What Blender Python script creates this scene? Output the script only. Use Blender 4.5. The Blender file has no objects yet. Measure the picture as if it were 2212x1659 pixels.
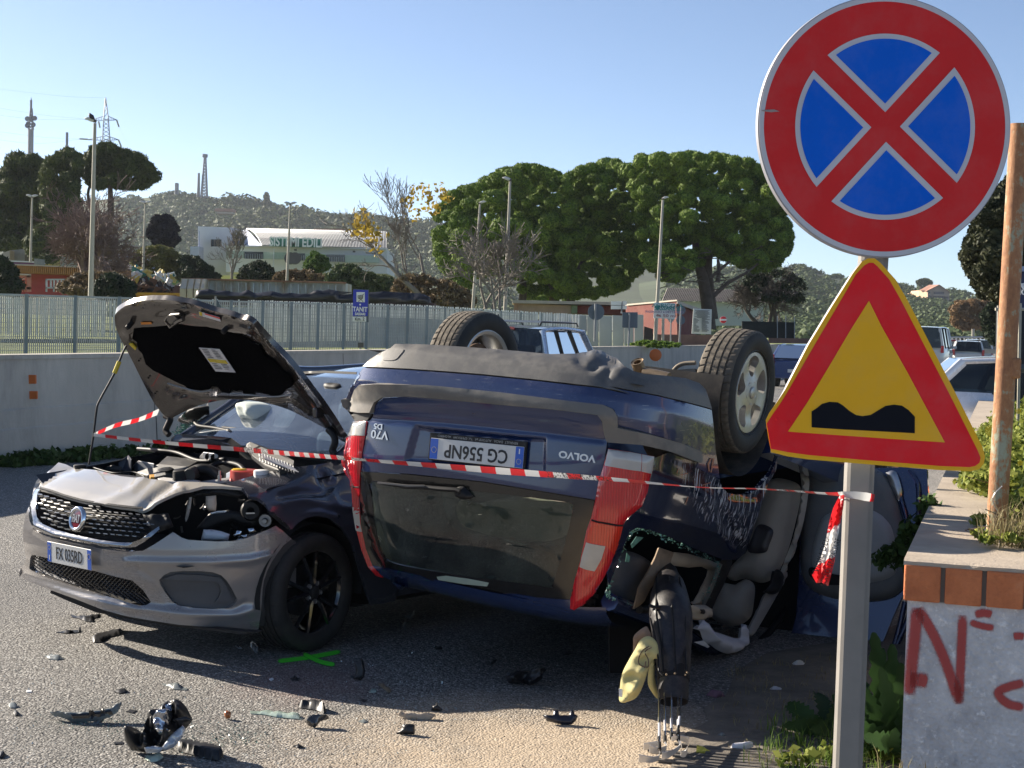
import bpy,math,random
import numpy as np
from mathutils import Vector,Matrix
from mathutils.geometry import delaunay_2d_cdt
scene=bpy.context.scene
COL=scene.collection
FPX,CX,CY=3322.0,1106.0,829.5
CAM_H=1.7527
PITCH,ROLL=math.radians(-2.149),math.radians(1.7146)
fw=np.array([0,math.cos(PITCH),math.sin(PITCH)])
r0=np.array([1.0,0,0]);u0=np.cross(r0,fw)
rt=math.cos(ROLL)*r0+math.sin(ROLL)*u0
up=-math.sin(ROLL)*r0+math.cos(ROLL)*u0
CO=np.array([0,0,CAM_H])
cam_d=bpy.data.cameras.new('camera');cam=bpy.data.objects.new('camera',cam_d);COL.objects.link(cam)
cam_d.sensor_width=36.0;cam_d.lens=FPX/2212.0*36.0;cam_d.clip_start=0.1;cam_d.clip_end=20000
cam.matrix_world=Matrix(((rt[0],up[0],-fw[0],0),(rt[1],up[1],-fw[1],0),(rt[2],up[2],-fw[2],CAM_H),(0,0,0,1)))
scene.camera=cam
SUN_EL,SUN_AZ=math.radians(24),math.atan2(-0.86,0.51)
sd=np.array([math.sin(SUN_AZ)*math.cos(SUN_EL),math.cos(SUN_AZ)*math.cos(SUN_EL),math.sin(SUN_EL)])
sun_d=bpy.data.lights.new('sun','SUN');sun_d.energy=5.0;sun_d.angle=math.radians(0.53);sun_d.color=(1.0,0.90,0.76)
sun=bpy.data.objects.new('sun',sun_d);COL.objects.link(sun)
sun.rotation_euler=Vector(sd).to_track_quat('Z','Y').to_euler();sun.location=(-30,30,30)
world=bpy.data.worlds.new('World');scene.world=world;world.use_nodes=True
wn=world.node_tree;bg=wn.nodes['Background']
sky=wn.nodes.new('ShaderNodeTexSky');sky.sky_type='NISHITA';sky.sun_disc=False
sky.sun_elevation=SUN_EL;sky.sun_rotation=SUN_AZ;sky.air_density=0.55;sky.dust_density=0.4;sky.ozone_density=2.4;sky.altitude=100
tint=wn.nodes.new('ShaderNodeMix');tint.data_type='RGBA';tint.blend_type='MULTIPLY';tint.inputs[0].default_value=1;tint.inputs[7].default_value=(1.08,1.01,.94,1)
wn.links.new(sky.outputs[0],tint.inputs[6]);wn.links.new(tint.outputs[2],bg.inputs[0]);bg.inputs[1].default_value=0.080
scene.view_settings.view_transform='Standard';scene.view_settings.look='None'
scene.view_settings.gamma=1.0;scene.view_settings.use_curve_mapping=False
scene.view_settings.exposure=1.25
K=4032/2212.0;DEBUG=False
ZR=dict(F=(0,0,1/K),Z1=(0,300,1.58),Z2=(1300,500,1.58),Z3=(0,1150,1.58),Z4=(0,1700,1.4747),Z5=(1250,1200,1.3827),Z6=(2600,1100,1.5447),Z7=(2300,1800,1.3557),Z8=(3200,1700,1.2536),Z9=(2900,0,.8728),Z10=(0,2400,1.4747),Z11=(1300,2300,1.58),A1=(400,1150,2.0733),A2=(0,1850,2.7657),A3=(500,1800,2.074),A4=(2400,1450,1.3822),B1=(0,350,3.16),B2=(0,850,3.16),B3=(700,850,3.16),B4=(1900,1100,2.4578),B5=(2500,1000,3.403),B6=(3450,1000,3.457),B7=(3400,1400,1.8434))
def Z(reg,pts):
 x0,y0,s=ZR[reg]
 a=np.asarray(pts,float).reshape(-1,2)
 return np.stack([(x0+a[:,0]/s)/K,(y0+a[:,1]/s)/K],1)
def J(*ps):return np.concatenate([np.asarray(p,float).reshape(-1,2)for p in ps])
def rays(p):
 p=np.asarray(p,float).reshape(-1,2)
 return fw[None]+((p[:,0]-CX)/FPX)[:,None]*rt[None]-((p[:,1]-CY)/FPX)[:,None]*up[None]
def project(P):
 P=np.asarray(P,float).reshape(-1,3)-CO
 d=P@fw
 return np.stack([CX+FPX*(P@rt)/d,CY-FPX*(P@up)/d],1)
def at(p,d):
 r=rays(p);return CO+r/r[:,1:2]*np.asarray(d,float).reshape(-1,1)
def at1(x,y,d):return at([(x,y)],d)[0]
def ground(p,z=0.0):
 r=rays(p);t=(z-CAM_H)/r[:,2];return CO+r*t[:,None]
def on_plane(p,o,n):
 r=rays(p);o=np.asarray(o,float);n=np.asarray(n,float)
 t=((o-CO)@n)/(r@n);return CO+r*t[:,None]
class Frame:
 def __init__(s,R,t):s.R=np.array(R,float);s.t=np.array(t,float)
 def w(s,P):return np.asarray(P,float).reshape(-1,3)@s.R.T+s.t
 def l(s,P):return(np.asarray(P,float).reshape(-1,3)-s.t)@s.R
 def d(s,D):return np.asarray(D,float).reshape(-1,3)@s.R.T
def on_implicit(p,fr,Fn,t0,t1,off=0.0,dispf=None,n=160):
 r=rays(p);o=(CO-fr.t)@fr.R;d=r@fr.R
 ts=np.linspace(t0,t1,n)
 P=o[None,None]+d[None]*ts[:,None,None]
 Fv=Fn(P[...,0],P[...,1],P[...,2])
 neg=Fv<0
 hit=neg.any(0);k=np.argmax(neg,0)
 km=np.argmin(Fv,0)
 lo=ts[np.maximum(k-1,0)];hi=ts[k]
 for _ in range(18):
  mid=(lo+hi)/2;q=o[None]+d*mid[:,None];fm=Fn(q[:,0],q[:,1],q[:,2])
  lo=np.where(fm<0,lo,mid);hi=np.where(fm<0,mid,hi)
 st=ts[1]-ts[0];l2=ts[km]-st;h2=ts[km]+st
 for _ in range(14):
  m1=l2+(h2-l2)/3;m2=h2-(h2-l2)/3;q1=o[None]+d*m1[:,None];q2=o[None]+d*m2[:,None]
  c_=Fn(q1[:,0],q1[:,1],q1[:,2])<Fn(q2[:,0],q2[:,1],q2[:,2]);h2=np.where(c_,m2,h2);l2=np.where(c_,l2,m1)
 if DEBUG and(~hit).any():print('MISS',int((~hit).sum()),'of',len(hit),'Fmax',float(Fv.min(0)[~hit].max()))
 t=np.where(hit,hi,(l2+h2)/2);q=o[None]+d*t[:,None]
 e=.02
 g=np.stack([Fn(q[:,0]+e,q[:,1],q[:,2])-Fn(q[:,0]-e,q[:,1],q[:,2]),Fn(q[:,0],q[:,1]+e,q[:,2])-Fn(q[:,0],q[:,1]-e,q[:,2]),Fn(q[:,0],q[:,1],q[:,2]+e)-Fn(q[:,0],q[:,1],q[:,2]-e)],1)
 g/=np.linalg.norm(g,axis=1,keepdims=True)+1e-9
 o_=np.full(len(q),off,float)
 if dispf is not None:o_=o_+dispf(np.asarray(p,float).reshape(-1,2))
 return fr.w(q+g*o_[:,None])
def crom(pts,k=6,closed=True):
 P=np.asarray(pts,float);n=len(P);out=[]
 for i in range(n if closed else n-1):
  a,b,c,d=(P[(i-1)%n],P[i],P[(i+1)%n],P[(i+2)%n])if closed else(P[max(i-1,0)],P[i],P[i+1],P[min(i+2,n-1)])
  for j in range(k):
   t=j/k
   out.append(0.5*((2*b)+(-a+c)*t+(2*a-5*b+4*c-d)*t*t+(-a+3*b-3*c+d)*t**3))
 if not closed:out.append(P[-1])
 return np.array(out)
def lin(pts,step,closed=True):
 P=np.asarray(pts,float);n=len(P);out=[]
 for i in range(n if closed else n-1):
  a,b=P[i],P[(i+1)%n];m=max(1,int(np.linalg.norm(b-a)/step))
  for j in range(m):out.append(a+(b-a)*j/m)
 if not closed:out.append(P[-1])
 return np.array(out)
def inside(q,poly):
 q=np.asarray(q,float).reshape(-1,2);x,y=q[:,0],q[:,1];r=np.zeros(len(q),bool);n=len(poly)
 for i in range(n):
  x1,y1=poly[i];x2,y2=poly[(i+1)%n]
  if y1==y2:continue
  c=((y1>y)!=(y2>y))&(x<(x2-x1)*(y-y1)/(y2-y1)+x1);r^=c
 return r
def seg_dist(q,poly,closed=True):
 q=np.asarray(q,float).reshape(-1,2);best=np.full(len(q),1e9);n=len(poly)
 for i in range(n if closed else n-1):
  a=np.asarray(poly[i]);b=np.asarray(poly[(i+1)%n]);ab=b-a;L=(ab@ab)+1e-12
  t=np.clip(((q-a)@ab)/L,0,1);best=np.minimum(best,np.linalg.norm(q-(a+t[:,None]*ab),axis=1))
 return best
def fill(outline,step,holes=(),smooth=True,hsmooth=True):
 ''
 out=crom(outline,5)if smooth else np.asarray(outline,float)
 out=lin(out,step)
 hs=[lin(crom(h,4)if hsmooth else np.asarray(h,float),step)for h in holes]
 mn,mx=out.min(0),out.max(0)
 gx,gy=np.meshgrid(np.arange(mn[0]+step/2,mx[0],step),np.arange(mn[1]+step/2,mx[1],step*.87))
 gx=gx+(np.arange(gx.shape[0])%2)[:,None]*step*.5
 g=np.stack([gx.ravel(),gy.ravel()],1)
 if len(g):
  m=inside(g,out)&(seg_dist(g,out)>step*.45)
  for h in hs:m&=(~inside(g,h))&(seg_dist(g,h)>step*.45)
  g=g[m]
 vs=[Vector(v)for v in out];es=[(i,(i+1)%len(out))for i in range(len(out))]
 for h in hs:
  b=len(vs);vs+=[Vector(v)for v in h];es+=[(b+i,b+(i+1)%len(h))for i in range(len(h))]
 vs+=[Vector(v)for v in g]
 r=delaunay_2d_cdt(vs,es,[],0,1e-6)
 V2=np.array([tuple(v)for v in r[0]]);T=np.array([f for f in r[2]if len(f)==3])
 c=V2[T].mean(1);m=inside(c,out)
 for h in hs:m&=~inside(c,h)
 return V2,T[m]
def orient(V3,T):
 ''
 a,b,c=V3[T[:,0]],V3[T[:,1]],V3[T[:,2]]
 n=np.cross(b-a,c-a);s=(n*(CO-(a+b+c)/3)).sum(1)
 if(s<0).sum()>(s>0).sum():T=T[:,::-1]
 return T
def rim(V3,T,thick):
 ''
 if thick<=0:return V3,[tuple(t)for t in T]
 n=np.zeros_like(V3);fn=np.cross(V3[T[:,1]]-V3[T[:,0]],V3[T[:,2]]-V3[T[:,0]])
 for k in range(3):np.add.at(n,T[:,k],fn)
 n/=np.linalg.norm(n,axis=1,keepdims=True)+1e-12
 cnt={}
 for t in T:
  for i in range(3):
   a,b=int(t[i]),int(t[(i+1)%3]);cnt[(a,b)]=cnt.get((a,b),0)+1
 be=[(a,b)for(a,b)in cnt if(b,a)not in cnt]
 idx={};extra=[]
 for a,b in be:
  for v in(a,b):
   if v not in idx:idx[v]=len(V3)+len(extra);extra.append(V3[v]-n[v]*thick)
 F=[tuple(t)for t in T]+[(b,a,idx[a],idx[b])for a,b in be]
 return(np.vstack([V3,np.array(extra)])if extra else V3),F
def tag(o,label=None,cat=None,group=None,kind=None):
 if label:o['label']=label
 if cat:o['category']=cat
 if group:o['group']=group
 if kind:o['kind']=kind
 return o
def empty(name,loc,label=None,cat=None,group=None,rz=0.0):
 o=bpy.data.objects.new(name,None);COL.objects.link(o);o.location=[float(v)for v in loc];o.rotation_euler=(0,0,rz);o.empty_display_size=.2
 return tag(o,label,cat,group)
def root_of(o):
 while o.parent:o=o.parent
 return o
def mk(name,V,F,mat,parent=None,smooth=True,sharp=None):
 ''
 me=bpy.data.meshes.new(name)
 V=np.asarray(V,float).reshape(-1,3)
 org=np.zeros(3);p=parent
 while p is not None:org=org+np.array(p.location);p=p.parent
 me.from_pydata((V-org).tolist(),[],[tuple(int(i)for i in f)for f in F])
 if smooth:me.polygons.foreach_set('use_smooth',[True]*len(me.polygons))
 mats=mat if isinstance(mat,(list,tuple))else[mat]
 for m in mats:me.materials.append(m)
 me.update()
 if smooth and sharp:me.set_sharp_from_angle(angle=math.radians(sharp))
 o=bpy.data.objects.new(name,me);COL.objects.link(o);o.parent=parent
 return o
def mkq(name,V,F4,mat,parent=None,smooth=False):
 ''
 me=bpy.data.meshes.new(name);V=np.asarray(V,np.float64);F4=np.asarray(F4,np.int32);n,k=F4.shape
 org=np.zeros(3);p=parent
 while p is not None:org=org+np.array(p.location);p=p.parent
 V=V-org
 me.vertices.add(len(V));me.vertices.foreach_set('co',V.astype(np.float32).ravel())
 me.loops.add(n*k);me.loops.foreach_set('vertex_index',F4.ravel())
 me.polygons.add(n);me.polygons.foreach_set('loop_start',np.arange(0,n*k,k,dtype=np.int32));
 if smooth:me.polygons.foreach_set('use_smooth',np.ones(n,bool))
 me.materials.append(mat);me.update(calc_edges=True);me.validate()
 o=bpy.data.objects.new(name,me);COL.objects.link(o);o.parent=parent
 return o
class MB:
 ''
 def __init__(s):s.v=[];s.f=[];s.n=0
 def add(s,V,F):
  V=np.asarray(V,float).reshape(-1,3);s.v.append(V);s.f+=[tuple(i+s.n for i in f)for f in F];s.n+=len(V);return s
 def box(s,c,size,R=None):
  h=np.array(size,float)/2
  V=np.array([(x,y,z)for x in(-1,1)for y in(-1,1)for z in(-1,1)])*h
  if R is not None:V=V@np.asarray(R).T
  return s.add(V+np.array(c),[(0,1,3,2),(4,6,7,5),(0,4,5,1),(2,3,7,6),(0,2,6,4),(1,5,7,3)])
 def tube(s,pts,rad,n=8,cap=True):
  P=np.asarray(pts,float);m=len(P);rad=np.full(m,rad)if np.isscalar(rad)else np.asarray(rad,float)
  T=np.gradient(P,axis=0);T/=np.linalg.norm(T,axis=1,keepdims=True)+1e-12
  ref=np.array([0,0,1.0])if abs(T[0][2])<.9 else np.array([1.0,0,0])
  V=[];a=np.cross(T[0],ref);a/=np.linalg.norm(a)
  for i in range(m):
   a=a-T[i]*(a@T[i]);a/=np.linalg.norm(a)+1e-12;b=np.cross(T[i],a)
   for k in range(n):
    an=2*math.pi*k/n;V.append(P[i]+rad[i]*(math.cos(an)*a+math.sin(an)*b))
  F=[(i*n+k,i*n+(k+1)%n,(i+1)*n+(k+1)%n,(i+1)*n+k)for i in range(m-1)for k in range(n)]
  if cap:F+=[tuple(range(n-1,-1,-1)),tuple(range((m-1)*n,m*n))]
  return s.add(V,F)
 def lathe(s,prof,o,axis,n=48,a0=0,a1=2*math.pi,ref=None,mod=None):
  ''
  axis=np.asarray(axis,float);axis=axis/np.linalg.norm(axis)
  ref=np.array([0,0,1.0])if ref is None and abs(axis[2])<.9 else(np.array([1.0,0,0])if ref is None else np.asarray(ref,float))
  a=np.cross(axis,ref);a/=np.linalg.norm(a);b=np.cross(axis,a);full=abs(a1-a0-2*math.pi)<1e-6
  m=n if full else n+1;V=[]
  for i in range(m):
   an=a0+(a1-a0)*i/n;dr=math.cos(an)*a+math.sin(an)*b
   for j,(r,h)in enumerate(prof):
    rr=r+(mod(i,j)if mod else 0);V.append(np.array(o)+dr*rr+axis*h)
  k=len(prof)
  F=[(i*k+j,i*k+j+1,((i+1)%m)*k+j+1,((i+1)%m)*k+j)for i in range(m if full else n)for j in range(k-1)]
  return s.add(V,F)
 def prism(s,poly2,o,ax,ay,az,depth):
  ''
  P=np.asarray(poly2,float);n=len(P);o=np.array(o,float);ax,ay,az=map(lambda q:np.asarray(q,float),(ax,ay,az))
  A=o+P[:,:1]*ax+P[:,1:]*ay;B=A+az*depth
  return s.add(np.vstack([A,B]),[tuple(range(n-1,-1,-1)),tuple(range(n,2*n))]+[(i,(i+1)%n,n+(i+1)%n,n+i)for i in range(n)])
 def build(s,name,mat,parent=None,smooth=False,sharp=None):
  return mk(name,np.vstack(s.v),s.f,mat,parent,smooth or sharp is not None,sharp)
def bevel(o,w=.005,seg=2):
 m=o.modifiers.new('bevel','BEVEL');m.width=w;m.segments=seg;m.limit_method='ANGLE';m.angle_limit=math.radians(40);return o
def sheet(name,outline,surf,mat,parent,step=9,holes=(),thick=.012,smooth=True,hsmooth=True,sharp=50,back=None):
 ''
 V2,T=fill(outline,step,holes,smooth,hsmooth)
 V3=surf(V2);T=orient(V3,T);V3,F=rim(V3,T,thick)
 return mk(name,V3,F,mat,parent,True,sharp)
def strip(name,pts,surf,w,mat,parent,thick=.004,off=0):
 ''
 P=np.asarray(pts,float);T=np.gradient(P,axis=0);T/=np.linalg.norm(T,axis=1,keepdims=True);N=np.stack([-T[:,1],T[:,0]],1)
 w=np.full(len(P),w)if np.isscalar(w)else np.asarray(w)
 o=np.vstack([P+N*w[:,None]/2,(P-N*w[:,None]/2)[::-1]])
 return sheet(name,o,surf,mat,parent,step=6,thick=thick,smooth=False)
def srgb(r,g,b):
 f=lambda c:(c/255/12.92)if c/255<=.04045 else((c/255+.055)/1.055)**2.4
 return(f(r),f(g),f(b))
class NT:
 def __init__(s,name):
  s.m=bpy.data.materials.new(name);s.m.use_nodes=True;s.t=s.m.node_tree;s.b=s.t.nodes['Principled BSDF'];s.out=s.t.nodes['Material Output']
 def n(s,ty,**kw):
  n=s.t.nodes.new(ty)
  for k,v in kw.items():
   if k.startswith('i_'):n.inputs[k[2:].replace('_',' ')].default_value=v
   else:setattr(n,k,v)
  return n
 def l(s,a,b):s.t.links.new(a,b)
 def coord(s,kind='Object',scale=(1,1,1),rot=(0,0,0)):
  c=s.n('ShaderNodeTexCoord');m=s.n('ShaderNodeMapping');m.inputs['Scale'].default_value=scale;m.inputs['Rotation'].default_value=rot
  s.l(c.outputs[kind],m.inputs[0]);return m.outputs[0]
 def noise(s,vec,scale,detail=4,rough=.6,dist=0.0):
  n=s.n('ShaderNodeTexNoise');n.inputs['Scale'].default_value=scale;n.inputs['Detail'].default_value=detail;n.inputs['Roughness'].default_value=rough;n.inputs['Distortion'].default_value=dist
  if vec is not None:s.l(vec,n.inputs['Vector'])
  return n.outputs['Fac']
 def ramp(s,fac,stops,interp='LINEAR'):
  r=s.n('ShaderNodeValToRGB');cr=r.color_ramp;cr.interpolation=interp
  while len(cr.elements)<len(stops):cr.elements.new(.5)
  for e,(p,c)in zip(cr.elements,stops):e.position=p;e.color=(*c,1)if len(c)==3 else c
  s.l(fac,r.inputs[0]);return r.outputs[0]
 def mix(s,f,a,b,mode='MIX'):
  m=s.n('ShaderNodeMix',data_type='RGBA',blend_type=mode)
  for sock,v in((m.inputs[0],f),(m.inputs[6],a),(m.inputs[7],b)):
   if hasattr(v,'is_output'):s.l(v,sock)
   elif isinstance(v,(int,float)):sock.default_value=v
   else:sock.default_value=(*v,1)
  return m.outputs[2]
 def math(s,op,a,b=0.0,c=None):
  m=s.n('ShaderNodeMath',operation=op)
  for i,v in enumerate((a,b)if c is None else(a,b,c)):
   if hasattr(v,'is_output'):s.l(v,m.inputs[i])
   else:m.inputs[i].default_value=v
  return m.outputs[0]
 def bump(s,h,dist=.002,strength=1.0,prev=None):
  b=s.n('ShaderNodeBump');b.inputs['Distance'].default_value=dist;b.inputs['Strength'].default_value=strength;s.l(h,b.inputs['Height'])
  if prev is not None:s.l(prev,b.inputs['Normal'])
  return b.outputs[0]
 def set(s,**kw):
  nm=dict(color='Base Color',rough='Roughness',metal='Metallic',normal='Normal',coat='Coat Weight',coatr='Coat Roughness',alpha='Alpha',trans='Transmission Weight',ior='IOR',spec='Specular IOR Level',sss='Subsurface Weight',emit='Emission Color',es='Emission Strength',sheen='Sheen Weight')
  for k,v in kw.items():
   sock=s.b.inputs[nm[k]]
   if hasattr(v,'is_output'):s.l(v,sock)
   elif k in('color','emit'):sock.default_value=(*v,1)
   else:sock.default_value=v
  return s.m
MATS={}
def M(name,color,rough=.5,metal=0.0,vary=.12,vscale=3.0,bump=0.0,bscale=60,dirt=0.0,dirtc=(.35,.29,.22),coat=0.0,spec=.5,**kw):
 ''
 if name in MATS:return MATS[name]
 t=NT(name);co=t.coord();n1=t.noise(co,vscale,5)
 a=tuple(c*(1-vary)for c in color);b=tuple(min(1,c*(1+vary))for c in color)
 c=t.ramp(n1,[(.3,a),(.7,b)])
 r=rough
 if dirt>0:
  n2=t.noise(co,vscale*2.3,8,.7);d=t.ramp(n2,[(.45,(0,0,0)),(.75,(dirt,dirt,dirt))]);c=t.mix(d,c,dirtc)
  r=t.math('ADD',t.math('MULTIPLY',d,.5),rough)
 t.set(color=c,rough=r,metal=metal,coat=coat,spec=spec)
 if coat:t.set(coatr=.06)
 if bump:t.set(normal=t.bump(t.noise(co,bscale,5),bump))
 for k,v in kw.items():t.set(**{k:v})
 MATS[name]=t.m;return t.m
def vor(t,co,scale):
 v=t.n('ShaderNodeTexVoronoi');v.inputs['Scale'].default_value=scale;t.l(co,v.inputs['Vector']);return v
def asphalt_mat():
 t=NT('asphalt');co=t.coord();
 v=vor(t,co,92);v2=vor(t,co,48);n=t.noise(co,260,3,.7);big=t.noise(co,.7,5);mid=t.noise(co,9,5)
 rc=t.n('ShaderNodeSeparateColor');t.l(v.outputs['Color'],rc.inputs[0])
 c=t.ramp(rc.outputs[0],[(0,(.085,.08,.074)),(.45,(.25,.236,.215)),(.8,(.42,.40,.36)),(1,(.72,.70,.65))])
 gap=t.ramp(v.outputs['Distance'],[(.25,(1,1,1)),(.6,(.5,.5,.5))]);c=t.mix(1.0,c,gap,'MULTIPLY')
 c=t.mix(t.math('MULTIPLY',t.ramp(big,[(.3,(0,0,0)),(.7,(1,1,1))]),.4),c,(.25,.235,.22))
 sep=t.n('ShaderNodeSeparateXYZ');t.l(t.coord(),sep.inputs[0])
 dx=t.math('SUBTRACT',sep.outputs[0],.35);dy=t.math('SUBTRACT',sep.outputs[1],6.1)
 rr=t.math('SQRT',t.math('ADD',t.math('MULTIPLY',t.math('MULTIPLY',dx,dx),.45),t.math('MULTIPLY',t.math('MULTIPLY',dy,dy),.55)))
 m=t.math('ADD',rr,t.math('MULTIPLY',t.math('SUBTRACT',t.noise(co,2.5,6,.7),.5),.9))
 dust=t.ramp(m,[(.35,(.9,.9,.9)),(1.15,(0,0,0))]);grit=t.ramp(n,[(.35,(.6,.6,.6)),(.6,(1,1,1))])
 c=t.mix(t.math('MULTIPLY',dust,grit),c,t.ramp(mid,[(.3,(.50,.385,.26)),(.7,(.62,.49,.34))]))
 def blob(x,y,r,col,k,c):
  ax_=t.math('SUBTRACT',sep.outputs[0],x);ay_=t.math('SUBTRACT',sep.outputs[1],y);q=t.math('SQRT',t.math('ADD',t.math('MULTIPLY',ax_,ax_),t.math('MULTIPLY',t.math('MULTIPLY',ay_,ay_),.45)))
  q=t.math('ADD',q,t.math('MULTIPLY',t.math('SUBTRACT',t.noise(co,5,5,.7),.5),r*1.2));return t.mix(t.math('MULTIPLY',t.ramp(q,[(r*.3,(1,1,1)),(r,(0,0,0))]),k),c,col)
 c=blob(-.95,7.45,.42,(.20,.10,.09),.45,c);c=blob(-1.7,6.6,.5,(.10,.10,.09),.4,c);c=blob(-3.2,9.5,.9,(.07,.07,.07),.35,c);c=blob(.4,7.9,.7,(.06,.06,.06),.3,c)
 st_=t.noise(t.coord(scale=(.5,.07,1),rot=(0,0,-.31)),3.0,6,.65);c=t.mix(t.ramp(st_,[(.55,(0,0,0)),(.72,(.45,.45,.45))]),c,(.09,.088,.085))
 h=t.math('ADD',t.math('MULTIPLY',v.outputs['Distance'],-1.0),t.math('MULTIPLY',n,.35))
 st=t.math('SUBTRACT',1.0,t.math('MULTIPLY',dust,.55))
 b=t.n('ShaderNodeBump');b.inputs['Distance'].default_value=.010;t.l(h,b.inputs['Height']);t.l(st,b.inputs['Strength'])
 t.set(color=c,rough=.78,normal=b.outputs[0]);return t.m
m_asph=asphalt_mat()
o=mk("road",[(-250,-250,0),(400,-250,0),(400,600,0),(-250,600,0)],[(0,1,2,3)],m_asph,None,False);tag(o,kind="structure")
VF=Frame([[0.4891,0.8567,-0.1637],[0.8486,-0.5108,-0.1379],[-0.2018,-0.0714,-0.9768]],[0.482,8.2134,1.7636])
def interp(x,tab):
 t=np.array(tab,float);return np.interp(x,t[:,0],t[:,1])
V_XR=[(.22,-.45),(.27,-.80),(.31,-.95),(.35,-1.03),(.40,-1.075),(.5,-1.10),(.58,-1.10),(.62,-1.075),(.68,-1.045),(.8,-1.03),(.95,-1.01),(1.05,-.975),(1.22,-.90),(1.38,-.80),(1.48,-.73),(1.53,-.62),(1.57,-.1),(1.60,.3)]
V_B=[(.20,.5),(.25,.80),(.36,.875),(.5,.905),(.7,.905),(.85,.89),(.98,.865),(1.1,.80),(1.27,.725),(1.40,.67),(1.48,.62),(1.53,.56),(1.57,.3),(1.60,.05)]
def volvoF(x,y,z):
 xr=interp(z,V_XR);b=interp(z,V_B);xs=-.22
 u=np.clip((xs-x)/np.maximum(xs-xr,.02),0,3);b=np.where(y<0,b*(1+np.interp(z,[.3,.6,1.0,1.45],[.02,.02,.045,.13])),b);v=np.abs(y)/np.maximum(b,.02)
 return(u**5+v**5)**.2-1+np.where(z>1.58,(z-1.58)*5,0)+np.where(z<.21,(.21-z)*5,0)
def VS(off=0.0,dispf=None):return lambda p:on_implicit(p,VF,volvoF,6.3,9.8,off,dispf)
def VL(P):return project(VF.w(P))
def VPL(o,n,off=0):
 ow=VF.w([o])[0];nw=VF.d([n])[0];return lambda p:on_plane(p,ow+nw*off,nw)
def car_paint(name,col,metal=.35,dust=.25,rough=.28,dustc=(.30,.26,.21),scratch=0.0):
 if name in MATS:return MATS[name]
 t=NT(name);co=t.coord()
 n=t.noise(co,2.2,9,.68);d=t.ramp(n,[(.42,(0,0,0)),(.72,(dust,dust,dust))])
 f=t.noise(t.coord(scale=(1,1,8)),9,8,.7);d2=t.ramp(f,[(.5,(0,0,0)),(.75,(dust*.7,)*3)])
 dd=t.math('MAXIMUM',d,d2)
 c=t.mix(dd,col,dustc)
 if scratch:
  s=t.noise(t.coord(scale=(1.5,1.5,26)),5,6,.75);s2=t.ramp(s,[(.62,(0,0,0)),(.66,(scratch,)*3)]);c=t.mix(s2,c,(.45,.43,.40))
 t.set(color=c,metal=t.math('MULTIPLY',t.math('SUBTRACT',1.0,dd),metal),rough=t.math('ADD',t.math('MULTIPLY',dd,.5),rough),coat=t.math('SUBTRACT',1.0,dd),coatr=.04)
 t.set(normal=t.bump(t.noise(co,1.6,3),.004,.5))
 MATS[name]=t.m;return t.m
m_navy=car_paint('navy_paint',(.010,.026,.095),.2,.10,.22,dustc=(.16,.15,.14))
m_bump=M('worn_bumper_plastic',(.095,.092,.088),.48,vary=.12,vscale=5,dirt=.5,dirtc=(.26,.235,.20),bump=.0006,bscale=300)
m_mould=M('grey_moulding',(.13,.125,.115),.5,vary=.2,dirt=.7,dirtc=(.33,.29,.24),bump=.0004,bscale=400)
m_black=M('black_plastic',(.012,.012,.013),.55,vary=.3,spec=.3,dirt=.12,dirtc=(.10,.09,.08))
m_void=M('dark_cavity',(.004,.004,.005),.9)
m_beige=M('beige_trim',(.46,.38,.28),.75,vary=.15,dirt=.25,dirtc=(.14,.11,.08))
m_tan=M('broken_tan_panel',(.30,.215,.14),.8,vary=.2,vscale=9,bump=.001,bscale=120)
m_seat=M('taupe_leather',(.42,.37,.31),.55,vary=.2,bump=.0012,bscale=90)
m_dark_trim=M('charcoal_trim',(.07,.072,.078),.6,vary=.2,dirt=.2,dirtc=(.1,.09,.08))
m_alloy=M('alloy',(.50,.50,.48),.38,.75,vary=.1,dirt=.55,dirtc=(.23,.19,.14))
m_steel=M('steel',(.45,.45,.46),.3,.9,vary=.15,dirt=.2)
m_chrome_d=M('dark_chrome',(.34,.345,.36),.16,1.0,vary=.08,dirt=.2)
m_chrome=M('chrome',(.75,.76,.78),.12,1.0,vary=.05)
def lens_mat(name,col,ribs=90,ax=(1,1,1),metal=0.0):
 t=NT(name);w=t.n('ShaderNodeTexWave');w.bands_direction='X';w.inputs['Scale'].default_value=ribs/6.28;t.l(t.coord(scale=ax),w.inputs[0])
 n=t.noise(t.coord(),14,4);c=t.mix(t.math('MULTIPLY',w.outputs['Fac'],.5),t.mix(n,tuple(q*.75 for q in col),tuple(min(1,q*1.25)for q in col)),tuple(q*.6 for q in col))
 t.set(color=c,rough=.14,coat=1.0,coatr=.03,metal=metal,sss=0.0,normal=t.bump(w.outputs['Fac'],.0012));return t.m
m_red=lens_mat('red_lens',(.55,.012,.02),160)
m_red2=lens_mat('orange_red_lens',(.62,.035,.015),160)
m_clear=lens_mat('clear_ribbed_lens',(.50,.49,.46),420)
def tyre_mat():
 t=NT('tyre_rubber');co=t.coord();n=t.noise(co,6,6);d=t.ramp(n,[(.4,(.016,.015,.014)),(.75,(.045,.04,.034))])
 t.set(color=d,rough=.72,normal=t.bump(t.noise(co,140,4),.0008));return t.m
m_tyre=tyre_mat()
m_tread=M('dusty_tread',(.125,.105,.08),.9,vary=.3,vscale=8,bump=.001,bscale=120)
def wheel_basis(ax):
 ax=np.asarray(ax,float);ax=ax/np.linalg.norm(ax);r=np.array([0,0,1.0]);a=np.cross(r,ax);a/=np.linalg.norm(a);b=np.cross(ax,a);return ax,a,b
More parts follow.
